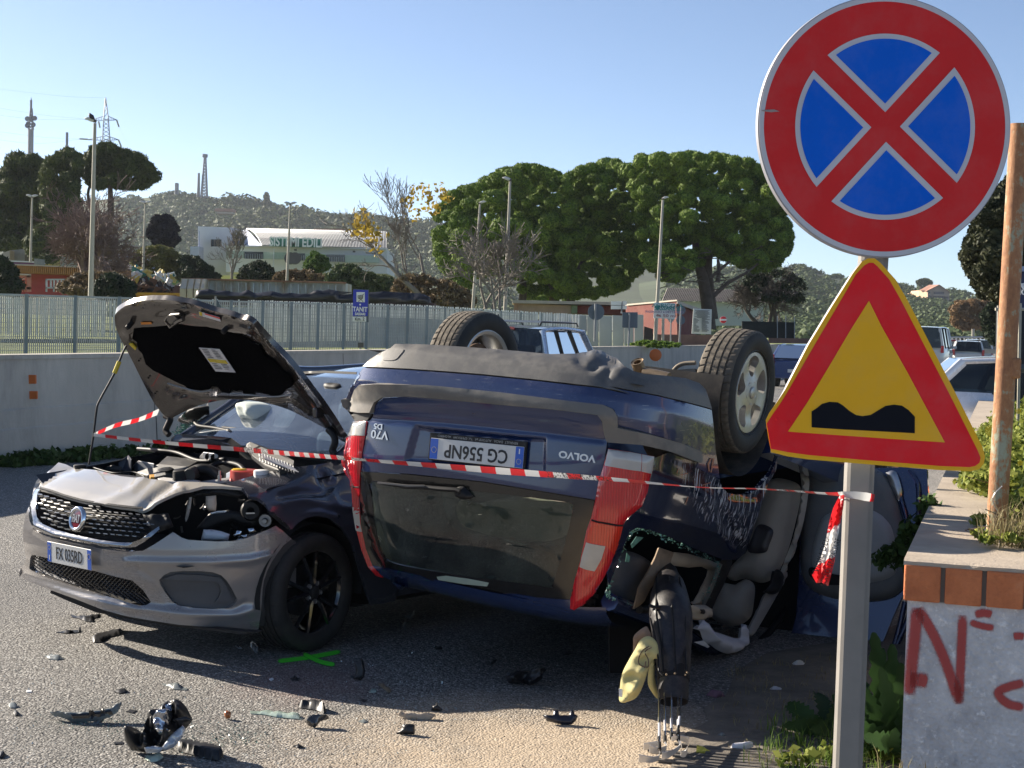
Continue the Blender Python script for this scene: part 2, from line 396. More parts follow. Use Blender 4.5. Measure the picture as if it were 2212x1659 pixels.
def make_tyre(parent,c,ax,R=.316,W=.205,rim_r=.205,n=288,seed=0,tread=None):
 ''
 h=W/2
 prof=[(rim_r,-h*.80),(rim_r+.012,-h*.92),(rim_r+.05,-h*1.03),(R-.035,-h*1.0),(R-.013,-h*.90),(R-.006,-h*.80)]
 side=list(prof);ribs=[]
 gx=[-.52,-.18,.18,.52];xs=[-.80]
 for g in gx:xs+=[g-.055,g-.045,g+.045,g+.055]
 xs+=[.80]
 for i,x in enumerate(xs):
  crown=-.006*x*x*1.3;deep=(i-1)%4 in(1,2)and 0<i<len(xs)-1
  ribs.append((R+crown-(.008 if deep else 0),x*h))
 rnd=random.Random(seed)
 ph=[rnd.randint(0,3)for _ in range(5)]
 def modr(i,j):return 0
 mb=MB()
 nn=n
 V=[];
 ax,a,b=wheel_basis(ax);c=np.asarray(c,float)
 P=prof[:-1]+ribs+[(r,-x)for r,x in prof[:-1]][::-1]
 k=len(P);o0=len(prof)-1
 bands=[(0,1),(4,5),(8,9),(12,13),(16,17)]
 for i in range(nn):
  for j,(r,x)in enumerate(P):
   jj=j-o0;dr=0
   for q,(s,e)in enumerate(bands):
    if jj in(s,e):
     per=6 if q in(0,4)else 8
     if(i+ph[q]+(2 if jj==e and 0<q<4 else 0))%per==0:dr=-.005
   if j==o0-1 or j==k-o0:dr=-.004 if i%6==0 else 0
   an=2*math.pi*i/nn+(x*.35 if abs(x)<h*.8 else 0);V.append(c+(math.cos(an)*a+math.sin(an)*b)*(r+dr)+ax*x)
 F=[(i*k+j,i*k+j+1,((i+1)%nn)*k+j+1,((i+1)%nn)*k+j)for i in range(nn)for j in range(k-1)]
 mats=[m_tyre,tread or m_tread]
 o=mk('tyre',V,F,mats,parent,True,35)
 idx=np.array([1 if o0-1<=j<k-o0 else 0 for i in range(nn)for j in range(k-1)],np.int32);o.data.polygons.foreach_set('material_index',idx);return o
def spoke_rim(parent,c,ax,r=.215,face=.075,mat=None,rot=0.0,kind='five'):
 ax,a,b=wheel_basis(ax);c=np.asarray(c,float);rim_o=empty('rim',c);rim_o.parent=parent
 rim_o.location=[float(q)for q in(c-world_loc(parent))]
 mb=MB();mb.lathe([(r+.004,face+.010),(r+.006,face+.004),(r+.002,face-.002),(r-.008,face-.008),(r-.020,face-.03),(r-.025,-.05),(r-.022,-.085),(r-.004,-.093),(r+.004,-.09)],c,ax,72)
 mb.build('rim_barrel',mat,rim_o,sharp=40)
 R2=r-.006
 if kind=='five':
  holes=[]
  for k in range(5):
   t=rot+2*math.pi*k/5;pts=[]
   for(rr,da)in((.185,-.30),(.192,0),(.185,.30),(.165,.40),(.125,.34),(.092,.22),(.082,0),(.092,-.22),(.125,-.34),(.165,-.40)):
    rr=rr*R2/.209;pts.append((rr*math.cos(t+da),rr*math.sin(t+da)))
   holes.append(np.array(pts))
  circ=[(R2*math.cos(q),R2*math.sin(q))for q in np.linspace(0,2*math.pi,72,endpoint=False)]
  V2,T=fill(circ,.011,holes,smooth=False)
  rad=np.linalg.norm(V2,axis=1)
  dish=face+.004-.012*np.exp(-((rad-.11)/.05)**2)-.004*(rad/R2)**4
  V3=c+V2[:,:1]*a+V2[:,1:]*b+dish[:,None]*ax
  n=np.cross(V3[T[:,1]]-V3[T[:,0]],V3[T[:,2]]-V3[T[:,0]]).sum(0)
  if n@ax<0:T=T[:,::-1]
  V3,F=rim(V3,T,.035);mk('spoke_disc',V3,F,mat,rim_o,True,45)
 else:
  for k in range(10):
   t=rot+2*math.pi*(k//2)/5+(.16 if k%2 else-.16);t2=rot+2*math.pi*(k//2)/5+(.24 if k%2 else-.24)
   s=MB();d0=np.array([math.cos(t),math.sin(t)]);d1=np.array([math.cos(t2),math.sin(t2)])
   p=lambda d,rr,hh:c+d[0]*rr*a+d[1]*rr*b+hh*ax
   s.tube([p(d0,.05,face-.012),p(d0*.6+d1*.4,.11,face-.004),p(d1,R2,face-.006)],[.020,.0135,.012],6);s.build('spoke',mat,rim_o,sharp=40)
 hub=MB();hub.lathe([(0,face+.012),(.026,face+.012),(.031,face+.008),(.032,face-.004),(.062,face-.012),(.066,face-.03)],c,ax,32);hub.build('hub_cap',mat if kind=='five'else m_black,rim_o,sharp=40)
 for k in range(5):
  t=rot+2*math.pi*(k+.5)/5;q=c+.050*(math.cos(t)*a+math.sin(t)*b)
  s=MB();s.lathe([(0,face-.012),(.007,face-.012),(.0075,face-.002),(0,face-.001)],q,ax,8);s.lathe([(.0085,face-.001),(.013,face+.001),(.0135,face-.010)],q,ax,12);s.build('wheel_bolt',m_steel,rim_o)
 s=MB();s.lathe([(.02,-.01),(.135,-.01),(.135,-.025),(.02,-.025)],c,ax,40);s.build('brake_disc',m_rust if kind=='five'else m_black,rim_o,sharp=40)
 return rim_o
def world_loc(o):
 v=np.zeros(3)
 while o is not None:v=v+np.array(o.location);o=o.parent
 return v
m_rust=M('brake_rust',(.12,.065,.035),.8,vary=.4,vscale=20)
def puff(name,outline,surf,hgt,mat,parent,width=30,step=8,smooth=True,wr=0.0,seed=0):
 ''
 V2,T=fill(outline,step,(),smooth);out=crom(outline,5)if smooth else np.asarray(outline,float)
 V3=surf(V2);T=orient(V3,T)
 n=np.cross(V3[T[:,1]]-V3[T[:,0]],V3[T[:,2]]-V3[T[:,0]]).sum(0);n/=np.linalg.norm(n)
 q=np.clip(seg_dist(V2,out)/width,0,1);e=np.sqrt(1-(1-q)**2)
 if wr:
  rs=np.random.RandomState(seed)
  for _ in range(7):
   k=rs.normal(size=2)*rs.uniform(.03,.16);e=e+wr*np.sin(V2@k+rs.uniform(0,6))*q
 V3=V3+n*(hgt*e)[:,None];V3,F=rim(V3,T,max(hgt*.6,.006))
 return mk(name,V3,F,mat,parent,True,70)
vc=empty('overturned_car',VF.w([(0,0,.7)])[0],'navy blue estate car lying crushed on its roof with its wheels in the air','car')
z5=lambda*p:Z('Z5',p);a4=lambda*p:Z('A4',p);z11=lambda*p:Z('Z11',p)
def loft(name,rings,mat,parent,fr,smooth=True,closed=True,cap=False,sharp=40):
 n=len(rings[0]);V=fr.w(np.concatenate([np.asarray(r,float)for r in rings]));F=[]
 for i in range(len(rings)-1):
  for j in range(n if closed else n-1):F.append((i*n+j,i*n+(j+1)%n,(i+1)*n+(j+1)%n,(i+1)*n+j))
 if cap:F+=[tuple(range(n)),tuple(range((len(rings)-1)*n,len(rings)*n))]
 return mk(name,V,F,mat,parent,smooth,sharp)
fl=MB()
Vp=lambda*q:VF.w([q])[0]
und=[[(x,y,z)for y,z in((-.80,.42),(-.78,.30),(-.5,.24),(0,.22),(.5,.24),(.78,.30),(.80,.42))]for x in(-1.0,-.6,-.3)]
und=[[(-1.02,y*.9,.40+abs(y)*.02)for y in(-.85,-.8,-.5,0,.5,.8,.85)],[(-.6,y,.38)for y in(-.85,-.8,-.5,0,.5,.8,.85)],[(0,y,.36)for y in(-.6,-.58,-.5,0,.5,.58,.6)],[(.6,y,.33)for y in(-.85,-.8,-.5,0,.5,.8,.85)],[(2.2,y,.27)for y in(-.85,-.8,-.5,0,.5,.8,.85)],[(3.55,y*.95,.33)for y in(-.85,-.8,-.5,0,.5,.8,.85)]]
m_under=M('dusty_underseal',(.075,.068,.058),.85,vary=.3,vscale=4,dirt=.5,dirtc=(.16,.13,.10),bump=.004,bscale=25)
loft('floor_pan',und,m_under,vc,VF,closed=False)
ax_=MB();ax_.tube([Vp(0,-.72,.25),Vp(.03,-.3,.33),Vp(.03,.3,.33),Vp(0,.72,.25)],.032,10)
ax_.tube([Vp(.03,.35,.32),Vp(.7,.50,.30)],.025,8);ax_.tube([Vp(.03,-.35,.32),Vp(.7,-.50,.30)],.025,8)
m_susp=M('dusty_suspension_steel',(.21,.17,.125),.7,.2,vary=.25,dirt=.3,dirtc=(.30,.24,.17));ax_.build('rear_axle',m_susp,vc,sharp=40)
pS=VPL((0,.35,.3),(0,-1,0));
def tube_px(name,pts,surf,rad,mat,parent,n=10,depth=None):
 P=surf(crom(pts,6,False));s=MB();s.tube(P,rad,n);return s.build(name,mat,parent,sharp=50)
pT=VPL((-.6,.45,.3),(-1,0,0))
e0=pT(Z('B4',[(1497,800)]))[0];e1=pT(Z('B4',[(1510,905)]))[0]+VF.d([(.10,0,.05)])[0]
s=MB();axp=e0-e1;L_=np.linalg.norm(axp);s.lathe([(.019,0),(.029,0),(.0305,.004),(.0305,-L_*2.2)],e0,axp,28);s.lathe([(.027,-.002),(.027,-L_*1.5)],e0,axp,28);s.lathe([(0,-.05),(.027,-.05)],e0,axp,20)
m_brass=M('heat_stained_pipe',(.33,.24,.15),.4,.7,vary=.35,vscale=12,dirt=.4,dirtc=(.08,.07,.06));s.build('tail_pipe',m_brass,vc,sharp=40)
tube_px('exhaust_run',Z('B4',[(1560,915),(1650,925),(1800,960)]),pT,.030,m_brass,vc)
tube_px('sway_bar',Z('B4',[(1850,880),(1890,840),(1950,815),(2060,808)]),VPL((-.25,.55,.2),(-1,0,0)),.011,m_susp,vc)
sheet('trailing_arm',Z('B4',[(1620,905),(1800,885),(1990,865),(2060,862),(2070,985),(1960,965),(1860,940),(1700,930)]),VPL((-.25,.6,.25),(-1,0,0)),m_susp,vc,smooth=False,thick=.03)
def dent(pl,w,h):
 P=np.asarray(pl,float);return lambda p:h*np.exp(-(seg_dist(p,P,False)/w)**2)
def dsum(*fs):return lambda p:sum(f(p)for f in fs)
dn=dsum(dent(Z('B4',[(1075,845),(1180,800),(1300,830)]),9,-.018),dent(Z('B4',[(930,800),(1030,860),(1075,850)]),8,-.012),dent(Z('B4',[(1230,880),(1180,960),(1200,1030)]),7,-.012),dent(Z('B4',[(1080,740),(1150,735)]),11,.016),dent(Z('B4',[(1300,880),(1340,960)]),14,.010))
cover=J(z5((425,218),(560,220),(700,228),(1000,250),(1270,275)),Z('B4',[(900,730),(960,718),(1080,714),(1180,735),(1290,765),(1330,800),(1370,850),(1450,895),(1560,925),(1750,940),(1960,965),(2090,1010),(2150,1070),(2185,1170)]),a4((552,222),(520,212),(400,180),(250,145),(120,122),(0,100)),z5((1700,485),(1550,450),(1200,410),(900,380),(700,364),(500,350),(350,342),(250,338),(290,300),(345,265),(400,240)))
sheet('lower_bumper_cover',cover,VS(.006,dn),m_bump,vc,7,thick=.03,smooth=False,sharp=75)
sheet('towing_eye_cover',z5((395,250),(470,247),(455,275),(425,303),(365,305),(360,290)),VS(.0085),m_bump,vc,6,thick=.004)
band=J(z5((250,345),(350,349),(500,357),(700,371),(900,387),(1200,417),(1550,457),(1700,492)),a4((0,106),(120,128),(250,151),(400,186),(520,218),(553,228),(565,330),(575,450),(592,560),(598,600),(560,585)),a4((470,540),(487,485),(475,447),(400,416)),z5((2055,790),(1960,748),(1800,698),(1637,660),(1636,610),(1612,568),(1560,546),(1400,528),(1000,478),(600,438),(330,428),(245,433),(222,458),(205,513),(160,513),(185,450),(220,390)))
m_band=car_paint('scuffed_navy_paint',(.014,.030,.105),.3,.16,.25,dustc=(.30,.28,.27),scratch=.55)
sheet('bumper_band',band,VS(.003),m_band,vc,7,thick=.02,smooth=False,sharp=75)
mould=J(z5((150,520),(163,515),(205,515),(222,460),(245,434),(330,429),(600,440),(1000,480),(1400,530),(1560,548),(1610,570),(1635,610),(1637,662),(1800,700),(1960,750),(2055,792)),a4((400,418),(475,449),(487,487),(482,512),(440,500),(330,455),(200,418),(100,395)),z5((1900,792),(1750,757),(1580,747),(1567,700),(1556,625),(1530,596),(1300,566),(1000,536),(700,506),(500,491),(365,500),(325,528),(300,590),(240,590),(200,583),(160,560)))
sheet('bumper_moulding',mould,VS(.022),m_mould,vc,7,thick=.03,smooth=False,sharp=60)
sheet('moulding_end',z5((158,560),(205,585),(300,592),(285,615),(270,632),(205,632),(185,600)),VS(.004),m_black,vc,6,thick=.02,smooth=False)
rec=z5((530,652),(610,664),(850,688),(1100,712),(1245,722),(1238,935),(1000,912),(800,890),(600,870),(472,858))
def recess(p):
 ins=inside(p,rec);d=seg_dist(p,rec);return np.where(ins,-.020*np.clip(d/7,0,1),0)
ridge=dsum(recess,dent(z5((290,620),(700,645),(1250,700),(1550,735)),6,-.006),dent(z5((330,545),(700,550),(1300,610),(1530,650)),14,.008))
tg=z5((305,600),(322,540),(362,508),(500,497),(700,512),(1000,541),(1300,571),(1530,602),(1555,645),(1576,752),(1562,850),(1540,925),(1525,990),(1512,1062),(1300,1027),(900,962),(500,920),(235,905),(245,800),(262,700),(280,632))
sheet('tailgate',tg,VS(0,ridge),m_navy,vc,4,thick=.02,smooth=False,sharp=60)
gl=z5((235,908),(500,925),(900,966),(1300,1031),(1508,1066),(1490,1180),(1465,1300),(1430,1450),(1410,1530),(1395,1605),(1200,1590),(1060,1568),(900,1578),(780,1562),(690,1530),(620,1500),(560,1473),(420,1440),(300,1417),(270,1340),(240,1200),(232,1050))
inner=z5((295,962),(500,985),(900,1020),(1250,1060),(1390,1085),(1385,1140),(1360,1250),(1320,1400),(1285,1515),(1265,1540),(1100,1515),(800,1475),(550,1435),(400,1400),(350,1350),(315,1200),(300,1060))
m_frit=M('dusty_glass_border',(.008,.008,.008),.16,vary=.3,vscale=6,dirt=.25,dirtc=(.030,.031,.028),coat=.6)
sheet('rear_window_border',gl,VS(.002),m_frit,vc,8,holes=[inner],thick=.01,smooth=False,sharp=75)
def pane_mat():
 t=NT('dusty_tinted_pane');co=t.coord();n=t.noise(co,5,7,.65);d=t.ramp(n,[(.35,(.05,.05,.05)),(.7,(.26,.26,.26))])
 v=vor(t,co,130);sp=t.ramp(v.outputs['Distance'],[(.03,(.7,.7,.7)),(.10,(0,0,0))]);d=t.math('MAXIMUM',d,t.math('MULTIPLY',sp,t.ramp(n,[(.5,(0,0,0)),(.65,(1,1,1))])))
 g=t.n('ShaderNodeBsdfGlossy');g.inputs['Roughness'].default_value=.03;g.inputs['Color'].default_value=(1,1,1,1)
 tr=t.n('ShaderNodeBsdfTransparent');tr.inputs[0].default_value=(.33,.42,.36,1)
 df=t.n('ShaderNodeBsdfDiffuse');df.inputs[0].default_value=(.17,.21,.185,1)
 fr=t.n('ShaderNodeFresnel');fr.inputs[0].default_value=1.6
 m1=t.n('ShaderNodeMixShader');t.l(d,m1.inputs[0]);t.l(tr.outputs[0],m1.inputs[1]);t.l(df.outputs[0],m1.inputs[2])
 m2=t.n('ShaderNodeMixShader');t.l(fr.outputs[0],m2.inputs[0]);t.l(m1.outputs[0],m2.inputs[1]);t.l(g.outputs[0],m2.inputs[2]);t.l(m2.outputs[0],t.out.inputs[0]);return t.m
m_pane=pane_mat()
sheet('rear_window',inner,VS(.001),m_pane,vc,10,thick=0,smooth=False,sharp=80)
bay=z5((270,940),(1400,1060),(1420,1100),(1290,1580),(380,1430),(290,1100))
sheet('load_bay_lining',bay,VS(-.42),m_dark_trim,vc,16,thick=0,smooth=False)
sheet('seat_back_panel',z5((560,1230),(800,1180),(1150,1190),(1280,1240),(1200,1420),(900,1470),(600,1380)),VS(-.34),m_seat,vc,14,thick=.05)
sheet('high_brake_light',z5((650,1480),(700,1474),(820,1490),(935,1512),(925,1532),(800,1520),(660,1497)),VS(.003),M('pale_green_lens',(.30,.38,.33),.2,coat=1),vc,5,thick=.006,smooth=False)
lip=J(z5((300,1419),(420,1443),(560,1477),(690,1534),(780,1566),(900,1582),(1060,1572),(1200,1594),(1398,1610),(1385,1650)),z11((1497,170),(1400,160),(1100,135),(750,75),(440,10)),z5((400,1500),(345,1470)))
sheet('tailgate_top',lip,VS(.001),m_navy,vc,8,thick=.02,smooth=False,sharp=75)
def roofend():
 rings=[]
 for(x,z,w)in((-.75,1.47,.62),(-.73,1.50,.62),(-.66,1.535,.62),(-.5,1.55,.63),(0,1.535,.64),(.8,1.485,.64),(1.3,1.46,.62)):
  rings.append([(x+abs(y)**3*.12,y*w,z-abs(y)**4*.04)for y in np.linspace(-1,1,15)])
 return loft('roof',rings,m_navy,vc,VF,closed=False)
roofend()
wp=MB();PW=VS(.035)(z5((360,962),(420,970),(510,982),(600,985),(700,995),(780,1000),(800,1010)));wp.tube(PW,[.005,.008,.011,.010,.012,.012,.014],8)
wp.build('wiper_arm',m_black,vc,sharp=40)
strip('wiper_blade',z5((360,957),(430,965),(520,975),(610,975)),VS(.045),3.2,M('wiper_grey',(.16,.15,.14),.5),vc)
puff('wiper_pivot',z5((755,1000),(800,988),(845,1030),(850,1050),(800,1057),(765,1040)),VS(.008),.03,m_black,vc,8,5)
def light(name,outline,segs,mat,label=None):
 dm_=lambda p:.016*np.sqrt(np.clip(seg_dist(p,outline)/16,0,1))
 o=sheet(name,outline,VS(.004,dm_),mat,vc,5,thick=.02,smooth=False,sharp=70)
 if label:o['label']=label
 for nm,ol,mt in segs:sheet(nm,ol,VS(.0062,dm_),mt,o,4,thick=.003,smooth=False,sharp=80)
 return o
rl=z5((1585,783),(1700,800),(1830,825),(1822,870),(1812,930),(1795,1020),(1765,1095),(1705,1145),(1672,1180),(1660,1210),(1640,1290),(1600,1400),(1550,1500),(1500,1580),(1450,1630),(1398,1660),(1377,1652),(1378,1600),(1400,1500),(1430,1400),(1465,1230),(1490,1160),(1510,1080),(1530,970),(1560,870))
light('tail_light',rl,[('reversing_lens',z5((1585,785),(1700,801),(1760,812),(1752,903),(1700,897),(1566,874)),m_clear),('corner_lens',z5((1763,813),(1829,826),(1813,918),(1755,904)),m_clear),('lens_divider',z5((1495,1163),(1600,1180),(1668,1192),(1664,1199),(1600,1188),(1493,1170)),m_void),('lower_red_lens',z5((1492,1172),(1600,1190),(1661,1202),(1640,1290),(1615,1360),(1572,1300),(1466,1284)),m_red2),('fog_lens',z5((1466,1287),(1565,1303),(1545,1370),(1508,1437),(1430,1420),(1440,1370)),m_clear)],m_red,'broad red tail light at the scraped corner')
ll=z5((200,636),(240,633),(275,636),(262,716),(247,800),(236,905),(231,1050),(240,1200),(268,1330),(302,1417),(358,1484),(320,1472),(278,1425),(242,1332),(215,1222),(195,1092),(188,1000),(185,962),(157,912),(150,820),(172,718))
light('tail_light',ll,[('reversing_lens',z5((202,637),(240,635),(272,638),(262,714),(215,712),(175,716)),m_clear),('fog_lens',z5((196,1098),(236,1103),(240,1170),(256,1232),(218,1225)),m_clear),('lens_divider',z5((190,984),(232,988),(232,993),(190,989)),m_void)],m_red,'narrow red tail light beside the grey car')
PW_=VS(-.010)
def quad(surf,q):P=surf(q);return P
def rect_frame(surf,tl,tr,bl,shift=0.0):
 P=surf(np.array([tl,tr,bl]));ax=P[1]-P[0];ay=P[2]-P[0];W=np.linalg.norm(ax);ax=ax/W;ay=ay-ax*(ay@ax);H=np.linalg.norm(ay);ay/=H;n=np.cross(ax,ay)
 if n@(CO-P[0])<0:n=-n
 return P[0]+n*shift,ax,ay,n,W,H
FONT_CURVES=[]
def text_obj(name,body,o,ax,ay,n,size,mat,parent,extrude=.002,align='LEFT',sx=1.0,bold=0.0,shear=0.0):
 cu=bpy.data.curves.new(name,'FONT');cu.body=body;cu.size=size;cu.extrude=extrude;cu.align_x=align;cu.align_y='CENTER';cu.offset=bold;cu.shear=shear;cu.resolution_u=3
 tmp=bpy.data.objects.new(name,cu);COL.objects.link(tmp)
 dg=bpy.context.evaluated_depsgraph_get();me=bpy.data.meshes.new_from_object(tmp.evaluated_get(dg));bpy.data.objects.remove(tmp)
 V=np.zeros(len(me.vertices)*3);me.vertices.foreach_get('co',V);V=V.reshape(-1,3)
 W3=np.asarray(o)+V[:,:1]*sx*ax+V[:,1:2]*ay+V[:,2:3]*n
 F=[tuple(p.vertices)for p in me.polygons]
 return mk(name,W3,F,mat,parent,False)
m_plate=M('plate_white',(.62,.62,.60),.35,vary=.06,dirt=.3,dirtc=(.35,.30,.24));m_pblue=M('plate_blue',(.015,.10,.50),.35,dirt=.15);m_ink=M('plate_ink',(.012,.012,.014),.5);m_white=M('white_paint',(.75,.75,.74),.5,vary=.05)
pl=empty('number_plate',(0,0,0));
def number_plate(par,surf,tl,tr,bl,code,flip,wide=.52,hgt=.11,csize=.098,frame=True,bo=.0015):
 o,ax,ay,n,W,H=rect_frame(surf,tl,tr,bl,.012)
 p=empty('number_plate',o);p.parent=par;p.location=[float(q)for q in(o-world_loc(par))]
 def pt(u,v,h=0):return o+ax*u*W+ay*v*H+n*h
 def box(nm,u0,u1,v0,v1,h0,h1,mat):
  s=MB();Vq=[pt(u,v,h)for h in(h0,h1)for u,v in((u0,v0),(u1,v0),(u1,v1),(u0,v1))]
  s.add(Vq,[(3,2,1,0),(4,5,6,7),(0,1,5,4),(1,2,6,5),(2,3,7,6),(3,0,4,7)]);return bevel(s.build(nm,mat,p),.0012,1)
 if frame:box('plate_frame',-.018,1.018,-.24 if flip else-.06,1.06,-.012,0,m_black)
 box('plate_sheet',0,1,0,1,0,.003,m_plate)
 box('blue_band',.0,.085,.02,.98,.003,.0038,m_pblue);box('blue_band',.915,1.0,.02,.98,.003,.0038,m_pblue)
 X,Y=(-ax,ay)if flip else(ax,-ay)
 sc=H/.11
 nl=text_obj('registration',code,pt(.5,.52,.0035),X,Y,n,csize*sc,m_ink,p,.0012,'CENTER',sx=.80*(W/.52)/(sc)if wide>.4 else.70*(W/.36)/sc,bold=bo)
 uI,uR=(.955,.955)if flip else(.045,.045)
 text_obj('country_letter','I',pt(uI,.22 if flip else.78,.004),X,Y,n,.035*sc,m_white,p,.0005,'CENTER',bold=.001)
 for k in range(12):
  a=2*math.pi*k/12;s=MB();cc=pt(uR,.70 if flip else.28,.004)+X*.012*math.cos(a)+Y*.012*math.sin(a);s.lathe([(0,.0004),(.0018,.0004),(.0018,0)],cc,n,5);s.build('star',M('star_yellow',(.7,.55,.05),.5),p)
 s=MB();cc=pt(1-uR,.55 if flip else.35,.004);s.lathe([(.0125,0),(.0125,.001),(.0145,.001),(.0145,0)],cc,n,24);s.build('year_ring',M('ring_tan',(.5,.42,.25),.5),p)
 return p,pt,X,Y,n
tlp,trp,blp=z5((620,724))[0],z5((1128,774))[0],z5((610,838))[0]
p_,pt,X,Y,n_=number_plate(vc,VS(-.012),tlp,trp,blp,'CG 556NP',True)
text_obj('dealer_line','RENAULT  DACIA   AUTOVIP srl   Tel. 079/951349   ALGHERO',pt(.5,-.13,.001),X,Y,n_,.0165,M('frame_print',(.35,.35,.33),.6),p_,.0003,'CENTER',sx=1.0)
m_badge=M('badge_chrome',(.62,.64,.68),.25,.6,vary=.05)
def badge(name,body,c,c2,size,parent,font_sx=1.0,bold=.001,surf=None):
 P=(surf or VS(.004))(np.array([c,c2]));ax=P[1]-P[0];ax/=np.linalg.norm(ax);n=CO-P[0];n=n-ax*(n@ax);n/=np.linalg.norm(n);
 Q=(surf or VS(.004))(np.array([c,c2,(c[0],c[1]+12)]));n=np.cross(Q[1]-Q[0],Q[2]-Q[0]);n=n/np.linalg.norm(n);n=n if n@(CO-Q[0])>0 else-n
 ay=np.cross(n,ax);return text_obj(name,body,(P[0]+P[1])/2,ax,ay,n,size,m_badge,parent,.003,'CENTER',font_sx,bold)
badge('maker_lettering','VOLVO',z5((1505,838))[0],z5((1326,812))[0],.044,vc,1.22,.0015)
badge('model_lettering','V70',z5((390,712))[0],z5((295,700))[0],.058,vc,1.25,.001)
badge('engine_lettering','D5',z5((358,664))[0],z5((312,659))[0],.038,vc,1.3,.0008)
qw=J(z5((1832,828)),a4((240,490),(330,455),(480,515),(560,585),(600,605),(612,650),(650,680),(700,692),(760,690),(820,655),(870,590),(900,525),(916,480),(918,500),(905,560),(870,640),(838,710),(808,800),(775,900),(752,970),(742,1002),(715,1025),(690,1040),(620,1042),(560,1020),(480,990),(330,920),(220,880),(150,868),(110,890),(80,960),(40,1070),(0,1175)),z5((1580,1460),(1610,1390),(1642,1290),(1662,1210),(1674,1182),(1707,1147),(1767,1097),(1797,1020),(1814,930)))
def scratch_mat():
 t=NT('scraped_navy_paint');co=t.coord('Object');c0=(.006,.009,.028)
 s=t.noise(t.coord(scale=(46,46,1.6),rot=(.22,.30,0)),1.5,3,.6);n=t.noise(co,2.6,2)
 m=t.math('MULTIPLY',t.ramp(s,[(.55,(0,0,0)),(.60,(1,1,1))]),1.0)
 at_=t.n('ShaderNodeAttribute');at_.attribute_name='scrape';m=t.math('MULTIPLY',m,at_.outputs['Fac'])
 m=t.math('MAXIMUM',m,t.math('MULTIPLY',t.ramp(t.noise(co,22,6,.75),[(.60,(0,0,0)),(.66,(1,1,1))]),at_.outputs['Fac']))
 c=t.mix(m,c0,t.ramp(t.noise(co,30),[(.4,(.55,.55,.57)),(.7,(.34,.29,.25))]))
 t.set(color=c,metal=0.0,rough=t.math('ADD',t.math('MULTIPLY',m,.4),.18),coat=t.math('SUBTRACT',1.0,m),coatr=.04,normal=t.bump(t.noise(co,3,3),.01,.5));return t.m
m_scr=scratch_mat()
def vattr(o,name,px_poly,soft=18,surfpts=None):
 me=o.data;n=len(me.vertices);V=np.zeros(n*3);me.vertices.foreach_get('co',V);V=V.reshape(-1,3)+world_loc(o.parent)+np.array(o.location)
 p=project(V);d=seg_dist(p,px_poly);ins=inside(p,px_poly);w=np.where(ins,np.clip(d/soft,0,1),0)
 a=me.attributes.new(name,'FLOAT','POINT');a.data.foreach_set('value',w.astype(np.float32))
qd=dsum(dent(a4((240,560),(400,640),(560,700)),25,.010),dent(a4((560,640),(620,800),(700,960)),14,-.012),dent(a4((660,690),(800,700),(870,620)),10,-.014))
q=sheet('rear_quarter_panel',qw,VS(0,qd),m_scr,vc,7,thick=.02,smooth=False,sharp=60)
vattr(q,'scrape',a4((330,500),(520,480),(620,600),(920,480),(930,560),(800,900),(730,1010),(640,960),(480,820),(400,640)),22)
strip('rust_smear',a4((535,560),(530,520),(545,490),(560,490),(552,530),(545,565)),VS(.008),2.6,M('clay_smear',(.42,.17,.09),.8),vc,.001)
strip('rust_smear',a4((408,740),(425,690),(450,655),(500,635),(545,620)),VS(.006),1.4,M('clay_smear',(.42,.17,.09),.8),vc,.001)
strip('rust_smear',a4((370,545),(360,575),(380,580),(420,570)),VS(.006),1.3,M('clay_smear',(.42,.17,.09),.8),vc,.001)
arch=MB();c0=(0,.70,.26)
ang=np.linspace(math.radians(-10),math.radians(190),26)
rings=[[(math.cos(a)*.375,yy,.30+math.sin(a)*.375)for a in ang]for yy in(.885,.84,.45)]
loft('wheel_arch_liner',rings,M('arch_liner',(.035,.031,.027),.85,vary=.3,dirt=.3),vc,VF,closed=False)
loft('wheel_arch_back',[[(math.cos(a)*r,.45,.30+math.sin(a)*r)for a in ang]for r in(.375,.02)],m_void,vc,VF,closed=False)
def vwheel(y,sgn,z,rot,x=0.0,lab=None,steer=(0,0,0)):
 c=VF.w([(x,y,z)])[0];ax=VF.d([(steer[0],sgn,steer[2])])[0];w=empty('wheel',c);w.parent=vc;w.location=[float(q)for q in(c-world_loc(vc))]
 if lab:w['label']=lab
 make_tyre(w,c,ax,seed=int(10*y+50));spoke_rim(w,c,ax,.211,.088,m_alloy,rot);return w
def local_on(p,o,n):return VF.l(VPL(o,n)(np.array([p])))[0]
q=local_on((1622,848),(0,.87,0),(0,1,0));vwheel(.785,1,q[2],.35,q[0],'rear wheel with dusty five-hole alloy rim facing the sign')
q2=local_on((1058,798),(0,-.68,0),(0,1,0));vwheel(-.785,-1,q2[2],.1,q2[0],'far rear wheel seen from its inner side',steer=(.12,0,.04))
vwheel(.785,1,.28,.2,2.755);vwheel(-.785,-1,.28,.2,2.755)
def side_prof(y):return[(-1.0,y,.42),(-1.0,y,.9),(-.85,y*.9,1.15),(-.7,y*.75,1.38)]
body=MB()
far=[[(x,-b,z)for z,b in((.46,.86),(.6,.89),(.9,.88),(1.1,.79),(1.3,.70),(1.44,.62),(1.48,.3),(1.485,0))]for x in np.linspace(-.45,1.55,9)]
loft('far_side_shell',far,m_navy,vc,VF,closed=False)
nose=[[(x,y*w,z)for y,z in((-1,.35),(-1,.7),(-.93,zt-.1),(-.7,zt),(0,zt+.03),(.7,zt),(.93,zt-.1),(1,.7),(1,.35))]for x,w,zt in((1.75,.89,1.02),(2.2,.89,1.0),(2.9,.88,.93),(3.35,.84,.86),(3.52,.70,.72))]
loft('front_body',nose,m_navy,vc,VF,closed=False,cap=True)
